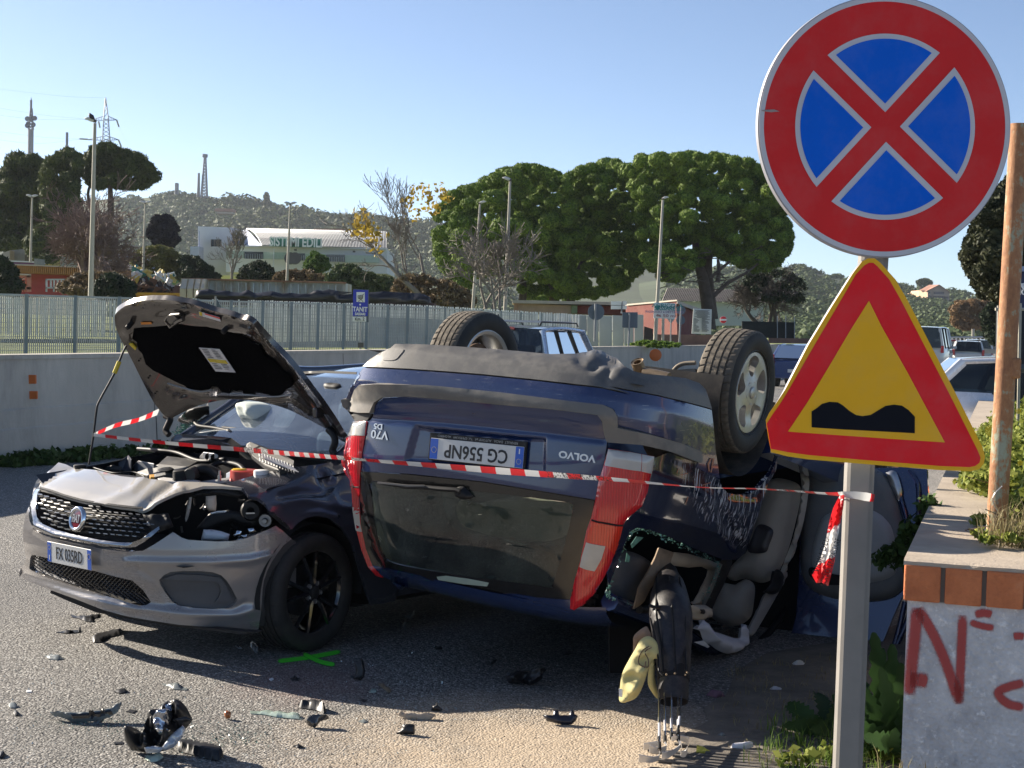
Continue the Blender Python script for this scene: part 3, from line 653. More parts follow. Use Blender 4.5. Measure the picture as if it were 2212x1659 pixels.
sill=[[(x,.84,.34),(x,.90,.38),(x,.90,.50),(x,.82,.52)]for x in(.38,1.0,2.2)]
loft('sill',sill,m_navy,vc,VF,closed=True,cap=True)
railsurf=VPL((0,.60,1.4),(0,1,-.3))
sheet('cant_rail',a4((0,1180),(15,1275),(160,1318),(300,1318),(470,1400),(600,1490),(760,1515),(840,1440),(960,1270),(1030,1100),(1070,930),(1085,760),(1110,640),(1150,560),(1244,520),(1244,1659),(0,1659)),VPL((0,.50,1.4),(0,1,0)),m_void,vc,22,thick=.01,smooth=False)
rail=a4((160,1312),(300,1322),(420,1380),(500,1440),(590,1500),(740,1515),(800,1500),(900,1400),(1000,1230),(1050,1050),(1070,900),(1078,760))
def railsh(nm,pts,w,off,mat):
 P=VPL((0,.60+off,1.4),(0,1,0))(crom(pts,5,False));s=MB();s.tube(P,w,8);return s.build(nm,mat,vc,sharp=60)
railsh('door_seal',rail,.020,.08,m_black)
railsh('roof_frame',J(a4((0,1270),(160,1330),(420,1430),(590,1545),(760,1560),(860,1480),(960,1370),(1060,1180),(1110,980))),.045,.02,m_navy)
puff('door_pillar',a4((604,1052),(665,1040),(650,1110),(600,1220),(560,1310),(530,1400),(490,1430),(500,1310),(540,1240),(585,1130)),VPL((0,.72,1.2),(0,1,.35)),.02,m_black,vc,14,9)
sheet('window_edge_trim',a4((598,1062),(615,1068),(560,1210),(520,1292),(505,1288),(550,1190)),VPL((0,.745,1.2),(0,1,.35)),m_mould,vc,6,thick=.008,smooth=False)
m_crumb=M('green_crumb_glass',(.10,.22,.18),.15,vary=.4,vscale=40,coat=1)
rs=np.random.RandomState(5)
def crumbs(name,line,surf,n,spread,size,mat,parent,kind=None):
 L=crom(line,8,False);s=MB()
 for i in range(n):
  c=surf(L[rs.randint(len(L))][None]+rs.normal(size=2)*spread)[0];r=size*rs.uniform(.5,1.3)
  V=c+rs.normal(size=(4,3))*r;s.add(V,[(0,1,2),(0,2,3),(0,3,1),(1,3,2)])
 o=s.build(name,mat,parent);
 if kind:o['kind']=kind
 return o
crumbs('window_glass_crumbs',a4((100,910),(150,875),(230,890),(330,935),(470,1000),(590,1060),(575,1140),(520,1270)),VS(-.004),420,3.0,.0035,m_crumb,vc,'stuff')
crumbs('window_glass_crumbs',a4((100,910),(60,1020),(10,1170),(5,1250),(160,1310)),VS(-.006),240,3.0,.0035,m_crumb,vc,'stuff')
sheet('glass_shard',a4((152,922),(190,928),(150,965),(128,985),(122,965)),VS(-.008),m_crumb,vc,6,thick=.003,smooth=False)
sheet('glass_shard',a4((100,1010),(118,1030),(112,1062),(92,1060)),VS(-.008),m_crumb,vc,6,thick=.003,smooth=False)
IN=lambda y:VPL((0,y,1),(0,1,0));XN=lambda x:VPL((x,0,1),(-1,0,0))
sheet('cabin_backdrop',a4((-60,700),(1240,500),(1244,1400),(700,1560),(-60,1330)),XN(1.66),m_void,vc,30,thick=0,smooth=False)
puff('quarter_lining',a4((0,1060),(60,1000),(150,1010),(240,1080),(170,1180),(140,1270),(110,1290),(10,1262)),IN(.58),.05,m_dark_trim,vc,18,9)
puff('broken_pillar_trim',a4((270,975),(300,985),(350,1002),(335,1050),(290,1120),(225,1195),(190,1270),(165,1292),(135,1310),(150,1240),(160,1195),(215,1100),(245,1040)),IN(.70),.016,m_tan,vc,9,7,smooth=False,wr=.12)
puff('window_lining',a4((345,1000),(430,1010),(530,1040),(588,1062),(575,1120),(540,1100),(500,1080),(430,1085),(350,1075),(325,1050)),IN(.66),.025,m_beige,vc,12,7,smooth=False)
puff('pillar_lining',a4((588,1062),(598,1080),(560,1170),(520,1250),(500,1290),(450,1285),(480,1230),(530,1150),(545,1095)),IN(.66),.03,m_beige,vc,12,7,smooth=False)
puff('belt_guide',a4((445,1300),(455,1288),(510,1288),(530,1298),(532,1345),(520,1356),(500,1356),(485,1370),(450,1365),(445,1340)),IN(.76),.05,m_beige,vc,10,5)
puff('belt_guide_marks',a4((498,1315),(515,1312),(522,1325),(515,1338),(500,1335),(505,1325)),IN(.815),.003,m_black,vc,4,3)
puff('headrest',a4((610,1180),(625,1168),(680,1178),(705,1165),(740,1148),(778,1165),(792,1200),(785,1280),(770,1350),(720,1392),(650,1402),(580,1375),(548,1335),(560,1280)),XN(1.36),.10,m_seat,vc,60,9)
puff('seat_back',a4((640,1130),(665,1075),(720,1020),(750,985),(790,830),(850,640),(900,600),(980,610),(1035,640),(1040,700),(1020,810),(975,980),(930,1090),(880,1150),(820,1168),(740,1145),(680,1158)),XN(1.42),.12,m_seat,vc,80,11)
puff('seat_back_pocket',a4((815,850),(890,880),(870,960),(845,1003),(755,998),(775,920)),XN(1.30),.02,M('pocket_dark',(.04,.035,.04),.35),vc,10,8)
puff('seat_side_bolster',a4((1040,560),(1085,600),(1080,700),(1050,860),(1000,1000),(950,1110),(915,1150),(955,1040),(1000,920),(1030,780),(1045,650)),XN(1.34),.05,m_seat,vc,22,9)
puff('headliner',a4((925,1100),(968,1110),(950,1170),(880,1290),(790,1440),(770,1460),(745,1445),(800,1340),(850,1222),(890,1225),(905,1222),(935,1160)),IN(.72),.03,M('headliner_grey',(.30,.29,.27),.85),vc,14,8,smooth=False)
puff('dark_arm_trim',a4((905,1095),(945,1120),(935,1180),(905,1228),(850,1220),(880,1170)),IN(.745),.03,m_black,vc,14,7)
railsh('seat_belt',J(a4((905,505),(990,520),(1060,570),(1085,650),(1070,760))),.012,.0,m_dark_trim)
DP=lambda off=0:VPL((1.62,.9,1),(-1,.12,0),off)
door=J(Z('B7',[(95,815),(300,812),(460,825),(470,1000),(440,1200),(330,1330),(300,1460),(240,1560)]),[(1955,1275),(1930,1330),(1870,1480),(1800,1560),(1740,1590),(1640,1570),(1690,1440),(1720,1330),(1726,1240),(1728,1130),(1748,1030),(1790,1000)])
m_blue2=car_paint('navy_door_edge',(.012,.022,.085),.35,.05,.2)
sheet('front_door_skin',door,DP(0),m_blue2,vc,12,thick=.05,smooth=False)
puff('door_trim',[(1746,1030),(1762,1012),(1800,1006),(1885,1010),(1925,1045),(1950,1120),(1968,1200),(1966,1245),(1930,1290),(1860,1300),(1790,1290),(1748,1268),(1730,1225),(1733,1130)],DP(.02),.05,M('door_trim_grey',(.13,.135,.14),.55,vary=.15,dirt=.2),vc,26,9)
puff('armrest_panel',[(1770,1130),(1800,1105),(1880,1100),(1925,1135),(1938,1200),(1930,1245),(1860,1262),(1780,1250),(1752,1210)],DP(.065),.04,M('door_trim_light',(.36,.36,.35),.6,vary=.1),vc,26,9)
puff('door_speaker_gap',[(1752,1225),(1800,1240),(1860,1248),(1840,1262),(1780,1262),(1750,1245)],DP(.12),.008,m_void,vc,6,5)
for pts in(Z('B7',[(95,850),(150,930),(195,1060),(235,1200),(300,1300)]),Z('B7',[(170,840),(240,920),(270,1040),(310,1180),(335,1290)]),Z('B7',[(330,830),(390,930),(400,1080),(395,1200)])):
 P=DP(.03)(crom(pts,5,False));s=MB();s.tube(P,.014,8);s.build('door_seal',m_blue2,vc,sharp=60)
puff('door_hinge_plate',Z('B7',[(165,862),(185,838),(240,850),(280,985),(262,1050),(240,1030)]),DP(.04),.015,m_steel,vc,8,6)
for pts in([(1900,1420),(1870,1500),(1810,1560)],[(1955,1300),(1930,1400),(1890,1480)],[(1985,1250),(1960,1340),(1925,1420)]):
 P=DP(.03)(crom(pts,6,False));s=MB();s.tube(P,.016,8);s.build('window_frame_edge',m_blue2,vc,sharp=60)
gb=empty('golf_bag',ground([(1450,1560)])[0],'black golf bag hanging mouth down out of the broken side window','golf bag')
m_bag=M('black_nylon',(.016,.015,.019),.5,vary=.3,vscale=14,dirt=.12,bump=.003,bscale=22)
top=VPL((0,.70,1.2),(0,1,0))(a4((300,1090)))[0]
z7=lambda*p:Z('Z7',p)
dm=6.80
cen=z7((438,575),(452,690),(460,820),(470,950),(475,1080),(476,1180));rr=np.array([28,84,118,108,95,84])/1.3557/K/FPX
dd=np.array([7.65,7.3,7.05,6.95,6.87,6.82]);P=crom(at(cen,dd),8,False);R_=np.interp(np.linspace(0,5,len(P)),range(6),rr*dd)
s=MB();s.tube(P,R_,28);o=s.build('bag_body',m_bag,gb,sharp=80)
tx=bpy.data.textures.new('folds','CLOUDS');tx.noise_scale=.09;md=o.modifiers.new('sub','SUBSURF');md.levels=md.render_levels=1;md=o.modifiers.new('folds','DISPLACE');md.texture=tx;md.strength=.016;md.mid_level=.5
axd=P[-1]-P[-2];axd/=np.linalg.norm(axd);pe=P[-1];rmo=R_[-1]
s=MB();s.lathe([(rmo*.97,-.10),(rmo*1.03,-.06),(rmo*1.05,0),(rmo*1.04,.012),(rmo*.96,.012),(rmo*.93,-.01),(rmo*.9,-.12),(0,-.13)],pe,axd,36);s.build('bag_mouth',m_black,gb,sharp=50)
s=MB();s.lathe([(rmo*1.0,.01),(rmo*.98,.06),(rmo*.93,.11),(rmo*.90,.11),(rmo*.95,.02)],pe,axd,36);s.build('bag_collar',m_bag,gb,sharp=50)
for sx in(-.35,.1,.45):
 s=MB();q=at(z7((440+sx*150,640),(452+sx*190,820),(466+sx*160,1000),(476+sx*150,1150)),dd[[1,2,3,5]]-.15+abs(sx)*.12);s.tube(crom(q,5,False),.005,6);s.build('bag_seam',m_black,gb)
for(x,y)in((440,1160),(485,1155),(540,1162),(550,1150)):
 s=MB();q=at(z7((x,y)),6.66)[0];s.lathe([(0,.004),(.004,.003),(.005,0)],q,-fw,10);s.build('rivet',m_brass,gb)
q=at(z7((345,790),(372,800),(408,800)),6.92);s=MB();s.tube(q,.008,8);s.build('bag_handle',m_black,gb)
q=at(z7((355,860),(385,1000),(395,1080),(400,1140),(420,1165)),[6.95,6.85,6.75,6.7,6.68]);s=MB();s.tube(crom(q,5,False),.004,6);s.build('strap',m_black,gb)
def club(px_top,px_neck,head,flip=1,label='',tilt=0.0):
 D=6.72;hm=max(h_[1]for h_ in head);g=ground(z7((head[0][0],hm)),.045)[0]
 a=at(z7(px_top),D)[0];b=at(z7(px_neck),g[1]+.03)[0]
 r=empty('golf_club',g,label,'golf club','golf clubs standing on their heads under the bag')
 s=MB();s.tube([a,(a+b)/2,b],[.0045,.005,.006],10);s.build('shaft',m_chrome,r,sharp=60)
 f=MB();u=b+(a-b)*.18;v=b+(a-b)*.42;f.tube([u,v],.0056,10);f.build('shaft_band',M('band_grey_white',(.5,.5,.52),.4),r,sharp=60)
 f=MB();f.tube([b,b+(a-b)*.10],.0078,10);f.build('ferrule',m_black,r,sharp=60)
 hp=z7(*head);dep=np.linspace(b[1],g[1],len(hp));P=at(crom(hp,4,False),np.interp(np.linspace(0,1,len(crom(hp,4,False))),np.linspace(0,1,len(hp)),dep))
 wv=np.interp(np.linspace(0,1,len(P)),[0,.25,1],[.006,.018,.034]);n=len(P);upv=np.array([0,-.35,.94])
 V=[];
 for i in range(n):
  for h,th in((-.5,-.006),(.5,-.002),(.5,.002),(-.5,.006)):V.append(P[i]+upv*h*wv[i]+np.array([0,1,.3])*th)
 F=[(i*4+j,i*4+(j+1)%4,(i+1)*4+(j+1)%4,(i+1)*4+j)for i in range(n-1)for j in range(4)]+[(0,3,2,1),(4*n-4,4*n-3,4*n-2,4*n-1)]
 mk('club_head',V,F,M('club_steel',(.62,.62,.63),.3,.7,vary=.1),r,True,40);return r
club((402,1240),(400,1505),[(400,1505),(405,1520),(380,1530),(350,1538),(318,1545)],1,'iron club with its blade turned left, highest of the heads')
club((430,1260),(432,1520),[(432,1520),(440,1545),(410,1562),(380,1562),(350,1555)],1,'iron club crossing behind the leftmost shaft')
club((400,1250),(402,1560),[(402,1560),(400,1598),(370,1612),(330,1610),(292,1606)],1,'leftmost iron club with its blade flat on the grating')
club((500,1270),(503,1510),[(503,1510),(512,1540),(480,1570),(445,1588),(415,1592)],1,'iron club in the right of the bunch with the brightest shaft')
club((465,1260),(466,1500),[(466,1500),(470,1500),(500,1495),(540,1505),(560,1520)],1,'iron club with its dark shaft in the middle of the bunch')
club((520,1270),(500,1480),[(500,1480),(520,1545),(515,1580),(540,1580),(552,1555)],1,'rightmost iron club with a curled wire-like head')
tw=empty('golf_towel',at(z7((300,1100)),6.85)[0],'pale yellow cloth hanging beside the golf bag','cloth')
TW=lambda d:(lambda p:at(p,np.full(len(np.asarray(p).reshape(-1,2)),d)))
m_yel=M('pale_yellow_cloth',(.52,.47,.22),.9,vary=.10,vscale=8,bump=.0008,bscale=500,dirt=.15)
puff('cloth_front',z7((300,975),(345,955),(385,985),(398,1040),(395,1075),(370,1080),(345,1130),(322,1200),(290,1270),(250,1300),(190,1305),(192,1220),(205,1150),(240,1080),(275,1020)),TW(6.80),.045,m_yel,tw,26,4,wr=.55,seed=2)
puff('cloth_tail',z7((345,1130),(362,1080),(375,1090),(378,1180),(390,1240),(392,1290),(365,1260),(340,1210)),TW(6.86),.02,m_yel,tw,12,5,wr=.2,seed=3)
puff('brown_flap',z7((268,950),(325,905),(345,920),(355,960),(300,985),(285,1020),(262,1060),(262,1000)),TW(6.86),.015,M('brown_cloth',(.25,.17,.12),.9),tw,10,5,wr=.2)
puff('cloth_tag',z7((186,1235),(206,1240),(204,1282),(186,1278)),TW(6.76),.004,m_white,tw,4,4,smooth=False)
q=at(z7((345,1010),(310,1035),(290,1080),(300,1110),(340,1120),(342,1080),(325,1040),(360,1015)),6.745);s=MB();s.tube(crom(q,5,False),.0028,6);s.build('drawstring',M('string_brown',(.09,.06,.04),.8),tw)
q=at(z7((330,1090),(318,1140),(308,1158)),6.745);s=MB();s.tube(crom(q,5,False),.0028,6);s.build('drawstring',M('string_brown',(.09,.06,.04),.8),tw)
wb=empty('white_bag',VPL((0,.72,1.3),(0,1,0))(z7((750,980)))[0],'white plastic bag draped over the edge of the door opening','bag')
PB=VPL((.35,.72,1.3),(0,1,0));m_bagw=M('white_plastic_film',(.62,.62,.66),.45,vary=.06)
puff('bag_film',z7((638,868),(655,900),(680,925),(740,945),(800,965),(835,960),(840,910),(868,900),(868,990),(830,1020),(790,1045),(755,1048),(710,1030),(670,1000),(640,990),(618,930),(605,915)),PB,.05,m_bagw,wb,26,5,wr=.28,seed=7)
pp=empty('white_paper',VPL((.2,.74,1.35),(0,1,0))(z7((620,995)))[0],'white sheet of paper sticking out left of the white bag','paper')
puff('paper_sheet',z7((590,988),(640,980),(672,1012),(660,1018)),VPL((.2,.74,1.35),(0,1,0)),.004,m_white,pp,4,6,smooth=False)
FF=Frame([[-.6359,.7718,0],[-.7718,-.6359,0],[0,0,1.0]],[-1.6909,8.6281,0])
F_XF=[(.08,.70),(.13,.80),(.17,.865),(.20,.885),(.24,.875),(.30,.86),(.36,.865),(.42,.885),(.5,.895),(.58,.895),(.66,.88),(.72,.86),(.76,.82),(.80,.74),(.84,.62),(.87,.48),(.90,.30),(.93,.1),(1.0,-.2)]
F_B=[(.08,.78),(.14,.84),(.25,.88),(.5,.895),(.66,.89),(.75,.865),(.82,.82),(.88,.765),(.93,.72),(1.0,.68)]
def fiatF(x,y,z):
 a=interp(z,F_XF);b=interp(z,F_B);xc=-.15
 b=np.where(y<0,b*1.03,b);u=np.clip((x-xc)/np.maximum(a-xc,.02),0,3);v=np.abs(y)/b
 e_=np.where(y<0,3.4,2.7);return(u**e_+v**e_)**(1/e_)-1+np.where(z>1.0,(z-1)*4,0)+np.where(z<.08,(.08-z)*5,0)
def FS(off=0.0,dispf=None):return lambda p:on_implicit(p,FF,fiatF,6.2,10.5,off,dispf)
def FPL(o,n,off=0):ow=FF.w([o])[0];nw=FF.d([n])[0];return lambda p:on_plane(p,ow+nw*off,nw)
def FLp(*P):return project(FF.w(P))
fc=empty('crashed_car',FF.w([(0,0,0)])[0],'dark grey hatchback with open bonnet and smashed headlamp beside the overturned car','car')
z4=lambda*p:Z('Z4',p);a1=lambda*p:Z('A1',p);a2=lambda*p:Z('A2',p);a3=lambda*p:Z('A3',p);z3=lambda*p:Z('Z3',p)
m_grey=car_paint('sunlit_car_grey',(.26,.245,.24),.4,.2,.26,dustc=(.34,.31,.27))  # bumper copy of the grey car paint, lightened to look sunlit
m_grey2=car_paint('shaded_car_grey',(.075,.078,.10),.4,.08,.22,dustc=(.2,.19,.18))  # same grey car paint, darker and bluer to carry the wing's shade
low=a2((345,925),(330,945),(318,1075),(345,1100),(560,1190),(900,1300),(1250,1400),(1530,1480),(1600,1470),(1645,1440),(1560,1310),(1440,1205),(1200,1150),(1040,1105),(560,985),(545,970))
fog=a3((262,1005),(300,965),(355,938),(450,930),(600,931),(700,940),(770,965),(815,1010),(860,1080),(900,1160),(885,1200),(830,1235),(700,1240),(560,1232),(420,1212),(370,1185),(310,1110),(270,1045))
bum=J(z4((183,430),(170,470),(175,520),(200,570),(260,608),(330,630)),a2((560,745),(800,800),(1100,858),(1400,892),(1560,880),(1700,800),(1880,680)),a3((370,610),(390,620),(440,655),(500,675),(600,682),(750,690),(870,685),(980,660),(1100,615),(1180,580),(1215,560),(1270,600),(1345,668),(1280,720),(1225,790),(1185,850),(1145,930),(1118,1010),(1108,1080),(1100,1200),(1090,1300),(1075,1400),(1040,1430),(900,1420),(700,1390),(430,1370),(200,1335),(0,1300)),z4((600,1035),(450,975),(300,920),(180,872),(125,843),(116,815),(122,790),(138,772),(150,740),(142,690),(134,610),(136,540),(150,480),(165,440)))
fd=dsum(dent(a3((0,850),(300,860),(700,860),(1000,840),(1180,800)),7,.010),dent(a3((100,920),(230,1000),(360,1190),(500,1245),(850,1260),(960,1190)),6,-.006),dent(a2((230,1150),(330,1210),(900,1390),(1500,1520)),8,.011),dent(a3((0,1215),(400,1275),(900,1290),(1020,1250)),9,.010),dent(a2((300,920),(560,960),(1040,1080),(1300,1130)),5,-.004),dent(a2((380,650),(560,745),(1400,890)),5,.006))
sheet('front_bumper',bum,FS(0,fd),m_grey,fc,6,holes=[low,fog],thick=.03,smooth=False,hsmooth=False,sharp=70)
sheet('lower_grille_recess',low,FS(-.05),m_void,fc,10,thick=0,smooth=False)
g=MB()
lg=FS(-.018)
for k in range(-6,34):
 for sg in(1,-1):
  x0=330+k*50;p0=np.array([x0,900.0]);p1=np.array([x0+sg*620+(250 if sg>0 else 0),900+620*.62+250])
  L=Z('A2',[p0+(p1-p0)*t for t in np.linspace(0,1,60)]);ins=inside(L,low)
  idx=np.where(ins)[0]
  if len(idx)>2:
   P=lg(L[idx][::3]);
   if len(P)>1:g.tube(P,.0035,4)
g.build('lower_grille_mesh',M('glossy_black',(.018,.018,.019),.2,coat=.6),fc)
sheet('fog_lamp_blank',fog,FS(-.022),m_dark_trim,fc,6,thick=.02,smooth=False)
sheet('fog_lamp_slat',a3((285,1000),(420,1010),(600,1015),(720,1022),(760,1050),(770,1100),(750,1150),(720,1190),(860,1180),(840,1110),(800,1030),(760,985),(600,965),(400,960)),FS(-.008),m_dark_trim,fc,6,thick=.012,smooth=False)
fp=J(a2((428,200),(436,170),(480,85),(520,30),(560,0)),z4((340,182),(380,192),(430,215),(560,226),(700,262),(830,276),(900,281),(1000,291),(1150,296),(1240,301),(1415,330),(1290,320),(1180,320),(1090,345),(1020,372),(960,400),(900,430),(860,445),(800,448)),a2((1480,430),(1300,410),(1100,385),(900,350),(700,295),(560,245),(440,215)))
pd=dsum(dent(z4((830,280),(760,350),(650,400),(560,430)),9,.010),dent(z4((820,445),(900,370),(1000,300)),8,-.020),dent(z4((900,430),(960,395),(1060,340)),7,.012))
m_fp=car_paint('sunlit_panel_grey',(.46,.43,.38),.15,.4,.36,dustc=(.46,.42,.36),scratch=.0)  # grey paint again, lightened to carry the sunlight on the front panel
sheet('front_panel',fp,FS(.004,pd),m_fp,fc,6,thick=.015,smooth=False,sharp=60)
strip('front_panel_edge',a2((440,205),(560,240),(700,290),(900,345),(1100,380),(1300,405),(1480,425),(1560,430)),FS(.010),4,m_black,fc)
gr=a2((400,240),(440,222),(560,255),(700,305),(900,360),(1100,393),(1300,417),(1500,435),(1560,480),(1600,520),(1700,600),(1620,660),(1500,740),(1400,780),(1280,775),(1000,730),(700,660),(480,580),(420,520),(398,400))
sheet('grille_back',gr,FS(-.04),m_void,fc,9,thick=.03,smooth=False)
slats=[];rsl=np.random.RandomState(3)
gm=M('grille_chip_gloss',(.20,.195,.185),.25,.5,vary=.2,coat=.4)
for r in range(7):
 y0=262+r*49
 for c in range(16):
  u=c+(.5 if r%2 else 0);x=432+u*70*(1+u*.014)if u<6 else 432+u*79;yy=y0+(x-432)*.30 if x<800 else y0+110+(x-800)*.085
  if c==6 or abs(x-860)<95:continue
  wv=30+u*1.7 if u<6 else 27;q=np.array([(x-wv,yy-8),(x+wv*.7,yy-4),(x+wv,yy+8),(x-wv*.6,yy+5)])
  qq=Z('A2',q)
  if inside(qq,gr).all():
   s=sheet('grille_chip',qq,FS(-.002),gm,fc,12,thick=.014,smooth=False);slats.append(s)
g=MB()
for r in range(7):
 y0=262+r*49
 pts=np.array([(x,y0+(x-432)*.30 if x<800 else y0+110+(x-800)*.085)for x in np.arange(400,1650,30.0)]);pp_=Z('A2',pts);ins=inside(pp_,gr)
 if ins.sum()>3:g.tube(FS(-.024)(pp_[ins]),.004,4)
g.build('grille_bars',m_black,fc)
ch=a2((345,330),(330,400),(318,480),(330,560),(380,650),(470,690),(620,730),(900,790),(1150,830),(1350,850),(1480,840),(1600,770),(1740,650),(1735,615),(1640,680),(1540,760),(1440,795),(1300,790),(1100,765),(850,715),(620,655),(470,590),(410,520),(395,430),(400,330))
sheet('chrome_surround',ch,FS(.004,dent(a2((360,400),(380,600),(600,700),(1100,800),(1400,825),(1600,730)),4,.008)),m_chrome_d,fc,4,thick=.012,smooth=False,sharp=80)
sheet('headlamp',a2((430,165),(400,200),(365,250),(350,320),(345,400),(360,440),(395,420),(400,300),(410,240),(430,215)),FS(.0),M('headlamp_glass',(.50,.54,.60),.08,.3,coat=1),fc,6,thick=.01,smooth=False)
sheet('headlamp_corner',a2((560,0),(500,50),(430,90),(395,130),(370,200),(352,300),(365,250),(400,195),(432,160),(480,80)),FS(.002),m_fp,fc,6,thick=.01,smooth=False)
bo=FS(.010)(a2((855,540)))[0];nb=FF.d([(.985,-.03,.17)])[0];axx=FF.d([(.03,1,0)])[0];axx/=np.linalg.norm(axx);ayy=np.cross(nb,axx);ayy/=np.linalg.norm(ayy);nb=np.cross(axx,ayy)
if ayy[2]<0:ayy=-ayy
em=empty('emblem',bo-world_loc(fc));em.parent=fc
s=MB();s.lathe([(.046,.004),(.052,.010),(.060,.010),(.065,.004),(.066,-.012)],bo,nb,48);s.build('emblem_ring',m_chrome,em,sharp=60)
s=MB();s.lathe([(0,.005),(.047,.003),(.047,-.005)],bo,nb,40);s.build('emblem_disc',M('deep_red_enamel',(.16,.006,.014),.2,coat=.8),em,sharp=60)
text_obj('emblem_lettering','FIAT',bo+nb*.006,axx,ayy,nb,.058,M('emblem_silver',(.45,.45,.46),.3,.5),em,.0015,'CENTER',sx=.58,bold=.0012)
p_,pt,X,Y,n_=number_plate(fc,FS(.020),a2((578,768))[0],a2((1050,862))[0],a2((562,978))[0],'FX 035RD',False,csize=.092,frame=False,bo=.0004)
wing=J(a3((800,222),(900,192),(1100,133),(1300,97),(1500,70),(1680,38),(1790,18),(1900,40)),FLp((-.75,.83,.95),(-.75,.86,.80),(-.70,.89,.45),(-.62,.885,.2),(-.42,.885,.2)),a3((1900,900),(1840,700),(1750,570),(1640,500),(1540,480),(1450,500),(1380,545),(1335,590),(1290,565),(1200,480),(1150,432),(1120,370),(1060,330),(1000,322),(950,260),(880,235)))
wd=dsum(dent(a3((1580,110),(1640,240),(1700,200)),12,-.020),dent(a3((1600,105),(1700,190)),6,.016),dent(a3((1250,330),(1450,290),(1640,290)),9,-.016),dent(a3((1250,360),(1450,350),(1660,390)),9,.010),dent(a3((1200,270),(1400,200),(1560,120)),14,.010),dent(a3((1180,400),(1250,400)),9,.012),dent(a3((1330,600),(1420,500),(1560,460),(1700,490)),8,.012),dent(a3((1660,290),(1720,400),(1800,420)),8,.014))
sheet('front_wing',wing,FS(.002,wd),m_grey2,fc,6,thick=.02,smooth=False,sharp=65)
m_liner=M('black_liner',(.008,.008,.008),.8,vary=.3)
ang=np.linspace(math.radians(-8),math.radians(188),24)
loft('wheel_arch_liner',[[(math.cos(a)*.365,yy,.317+math.sin(a)*.365)for a in ang]for yy in(.87,.60)],m_liner,fc,FF,closed=False)
loft('wheel_arch_back',[[(math.cos(a)*r,.60,.317+math.sin(a)*r)for a in ang]for r in(.365,.02)],m_void,fc,FF,closed=False)
lipz=a3((1345,668),(1290,715),(1230,790),(1185,850),(1145,930),(1118,1010),(1108,1080),(1100,1250),(1085,1380),(1120,1380),(1150,1200),(1180,1060),(1240,920),(1320,800),(1400,720),(1380,690))
sheet('arch_extension',lipz,FS(-.002),M('arch_dark',(.035,.034,.035),.6,vary=.2),fc,6,thick=.03,smooth=False)
m_blackrim=M('gloss_black_alloy',(.010,.010,.011),.12,.0,vary=.1,coat=.9)
m_tread_d=M('dark_tread',(.022,.021,.020),.8,vary=.2)
def fwheel(x,y,rot,steer=0.0):
 c=FF.w([(x,y,.317)])[0];sg=1 if y>0 else-1;ax=FF.d([(-sg*math.sin(steer),sg*math.cos(steer),0)])[0]
 w=empty('wheel',c-world_loc(fc));w.parent=fc;make_tyre(w,c,ax,R=.317,W=.21,rim_r=.215,tread=m_tread_d,n=192);spoke_rim(w,c,ax,.226,.085,m_blackrim,rot,'ten');return w
fwheel(0,.79,.5,0.10);fwheel(0,-.79,.5,.1);fwheel(-2.64,.79,.2);fwheel(-2.64,-.79,.2)
s=MB();cw=FF.w([(.0,.83,.317)])[0];axl=FF.d([(0,1,0)])[0];s.box(FF.w([(.13,.80,.40)])[0],(.10,.05,.10),FF.R);s.build('brake_caliper',m_steel,fc)
def fl(nm,rings,mat,**k):return loft(nm,rings,mat,fc,FF,**k)
sidez=((.22,.86),(.35,.885),(.6,.895),(.78,.88),(.92,.84),(.965,.80))
fl('left_side',[[(x,b,z)for z,b in sidez]for x in(-.62,-1.2,-1.8,-2.2,-2.5)],m_grey2,closed=False)
fl('right_side',[[(x,-b,z)for z,b in sidez]for x in(-.35,-1.2,-1.8,-2.5,-3.1)],m_grey2,closed=False)
fl('tail',[[(x,y*w,z)for y,z in((1,.25),(1.04,.6),(.98,.93),(.6,.98),(-.6,.98),(-.98,.93),(-1.04,.6),(-1,.25))]for x,w in((-2.5,.86),(-3.0,.84),(-3.3,.78),(-3.42,.6))],m_grey2,closed=False,cap=True)
def roofpt(x,y,dz=0):
 zc=np.interp(x,[-3.25,-2.8,-2.0,-1.5,-1.02],[1.36,1.44,1.495,1.475,1.405]);w=np.interp(x,[-3.25,-2.0,-1.02],[.56,.62,.60]);return(x,y*w,zc-.05*abs(y)**2.5+dz)
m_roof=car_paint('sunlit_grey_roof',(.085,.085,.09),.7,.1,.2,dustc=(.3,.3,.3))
fl('roof',[[roofpt(x,y)for y in np.linspace(-1,1,15)]for x in np.linspace(-1.02,-3.25,12)],m_roof,closed=False)
def glass_mat(name,tint=(.55,.64,.68),refl=1.5,dust=.08,dc=(.3,.33,.35)):  # dust film; its colour can also carry a painted sky reflection
 t=NT(name);n=t.noise(t.coord(),3,6,.65);d=t.ramp(n,[(.4,(dust*.3,)*3),(.75,(dust,)*3)])
 g=t.n('ShaderNodeBsdfGlossy');g.inputs['Roughness'].default_value=.015;g.inputs['Color'].default_value=(1,1,1,1)
 tr=t.n('ShaderNodeBsdfTransparent');tr.inputs[0].default_value=(*tint,1);df=t.n('ShaderNodeBsdfDiffuse');df.inputs[0].default_value=(*dc,1)
 fr=t.n('ShaderNodeFresnel');fr.inputs[0].default_value=refl
 m1=t.n('ShaderNodeMixShader');t.l(d,m1.inputs[0]);t.l(tr.outputs[0],m1.inputs[1]);t.l(df.outputs[0],m1.inputs[2])
 m2=t.n('ShaderNodeMixShader');t.l(fr.outputs[0],m2.inputs[0]);t.l(m1.outputs[0],m2.inputs[1]);t.l(g.outputs[0],m2.inputs[2]);t.l(m2.outputs[0],t.out.inputs[0]);return t.m
m_glass=glass_mat('windscreen_glass',(.50,.62,.70),2.6,.32,(.40,.50,.62))  # bluish film colour stands in for sky mirrored in the glass
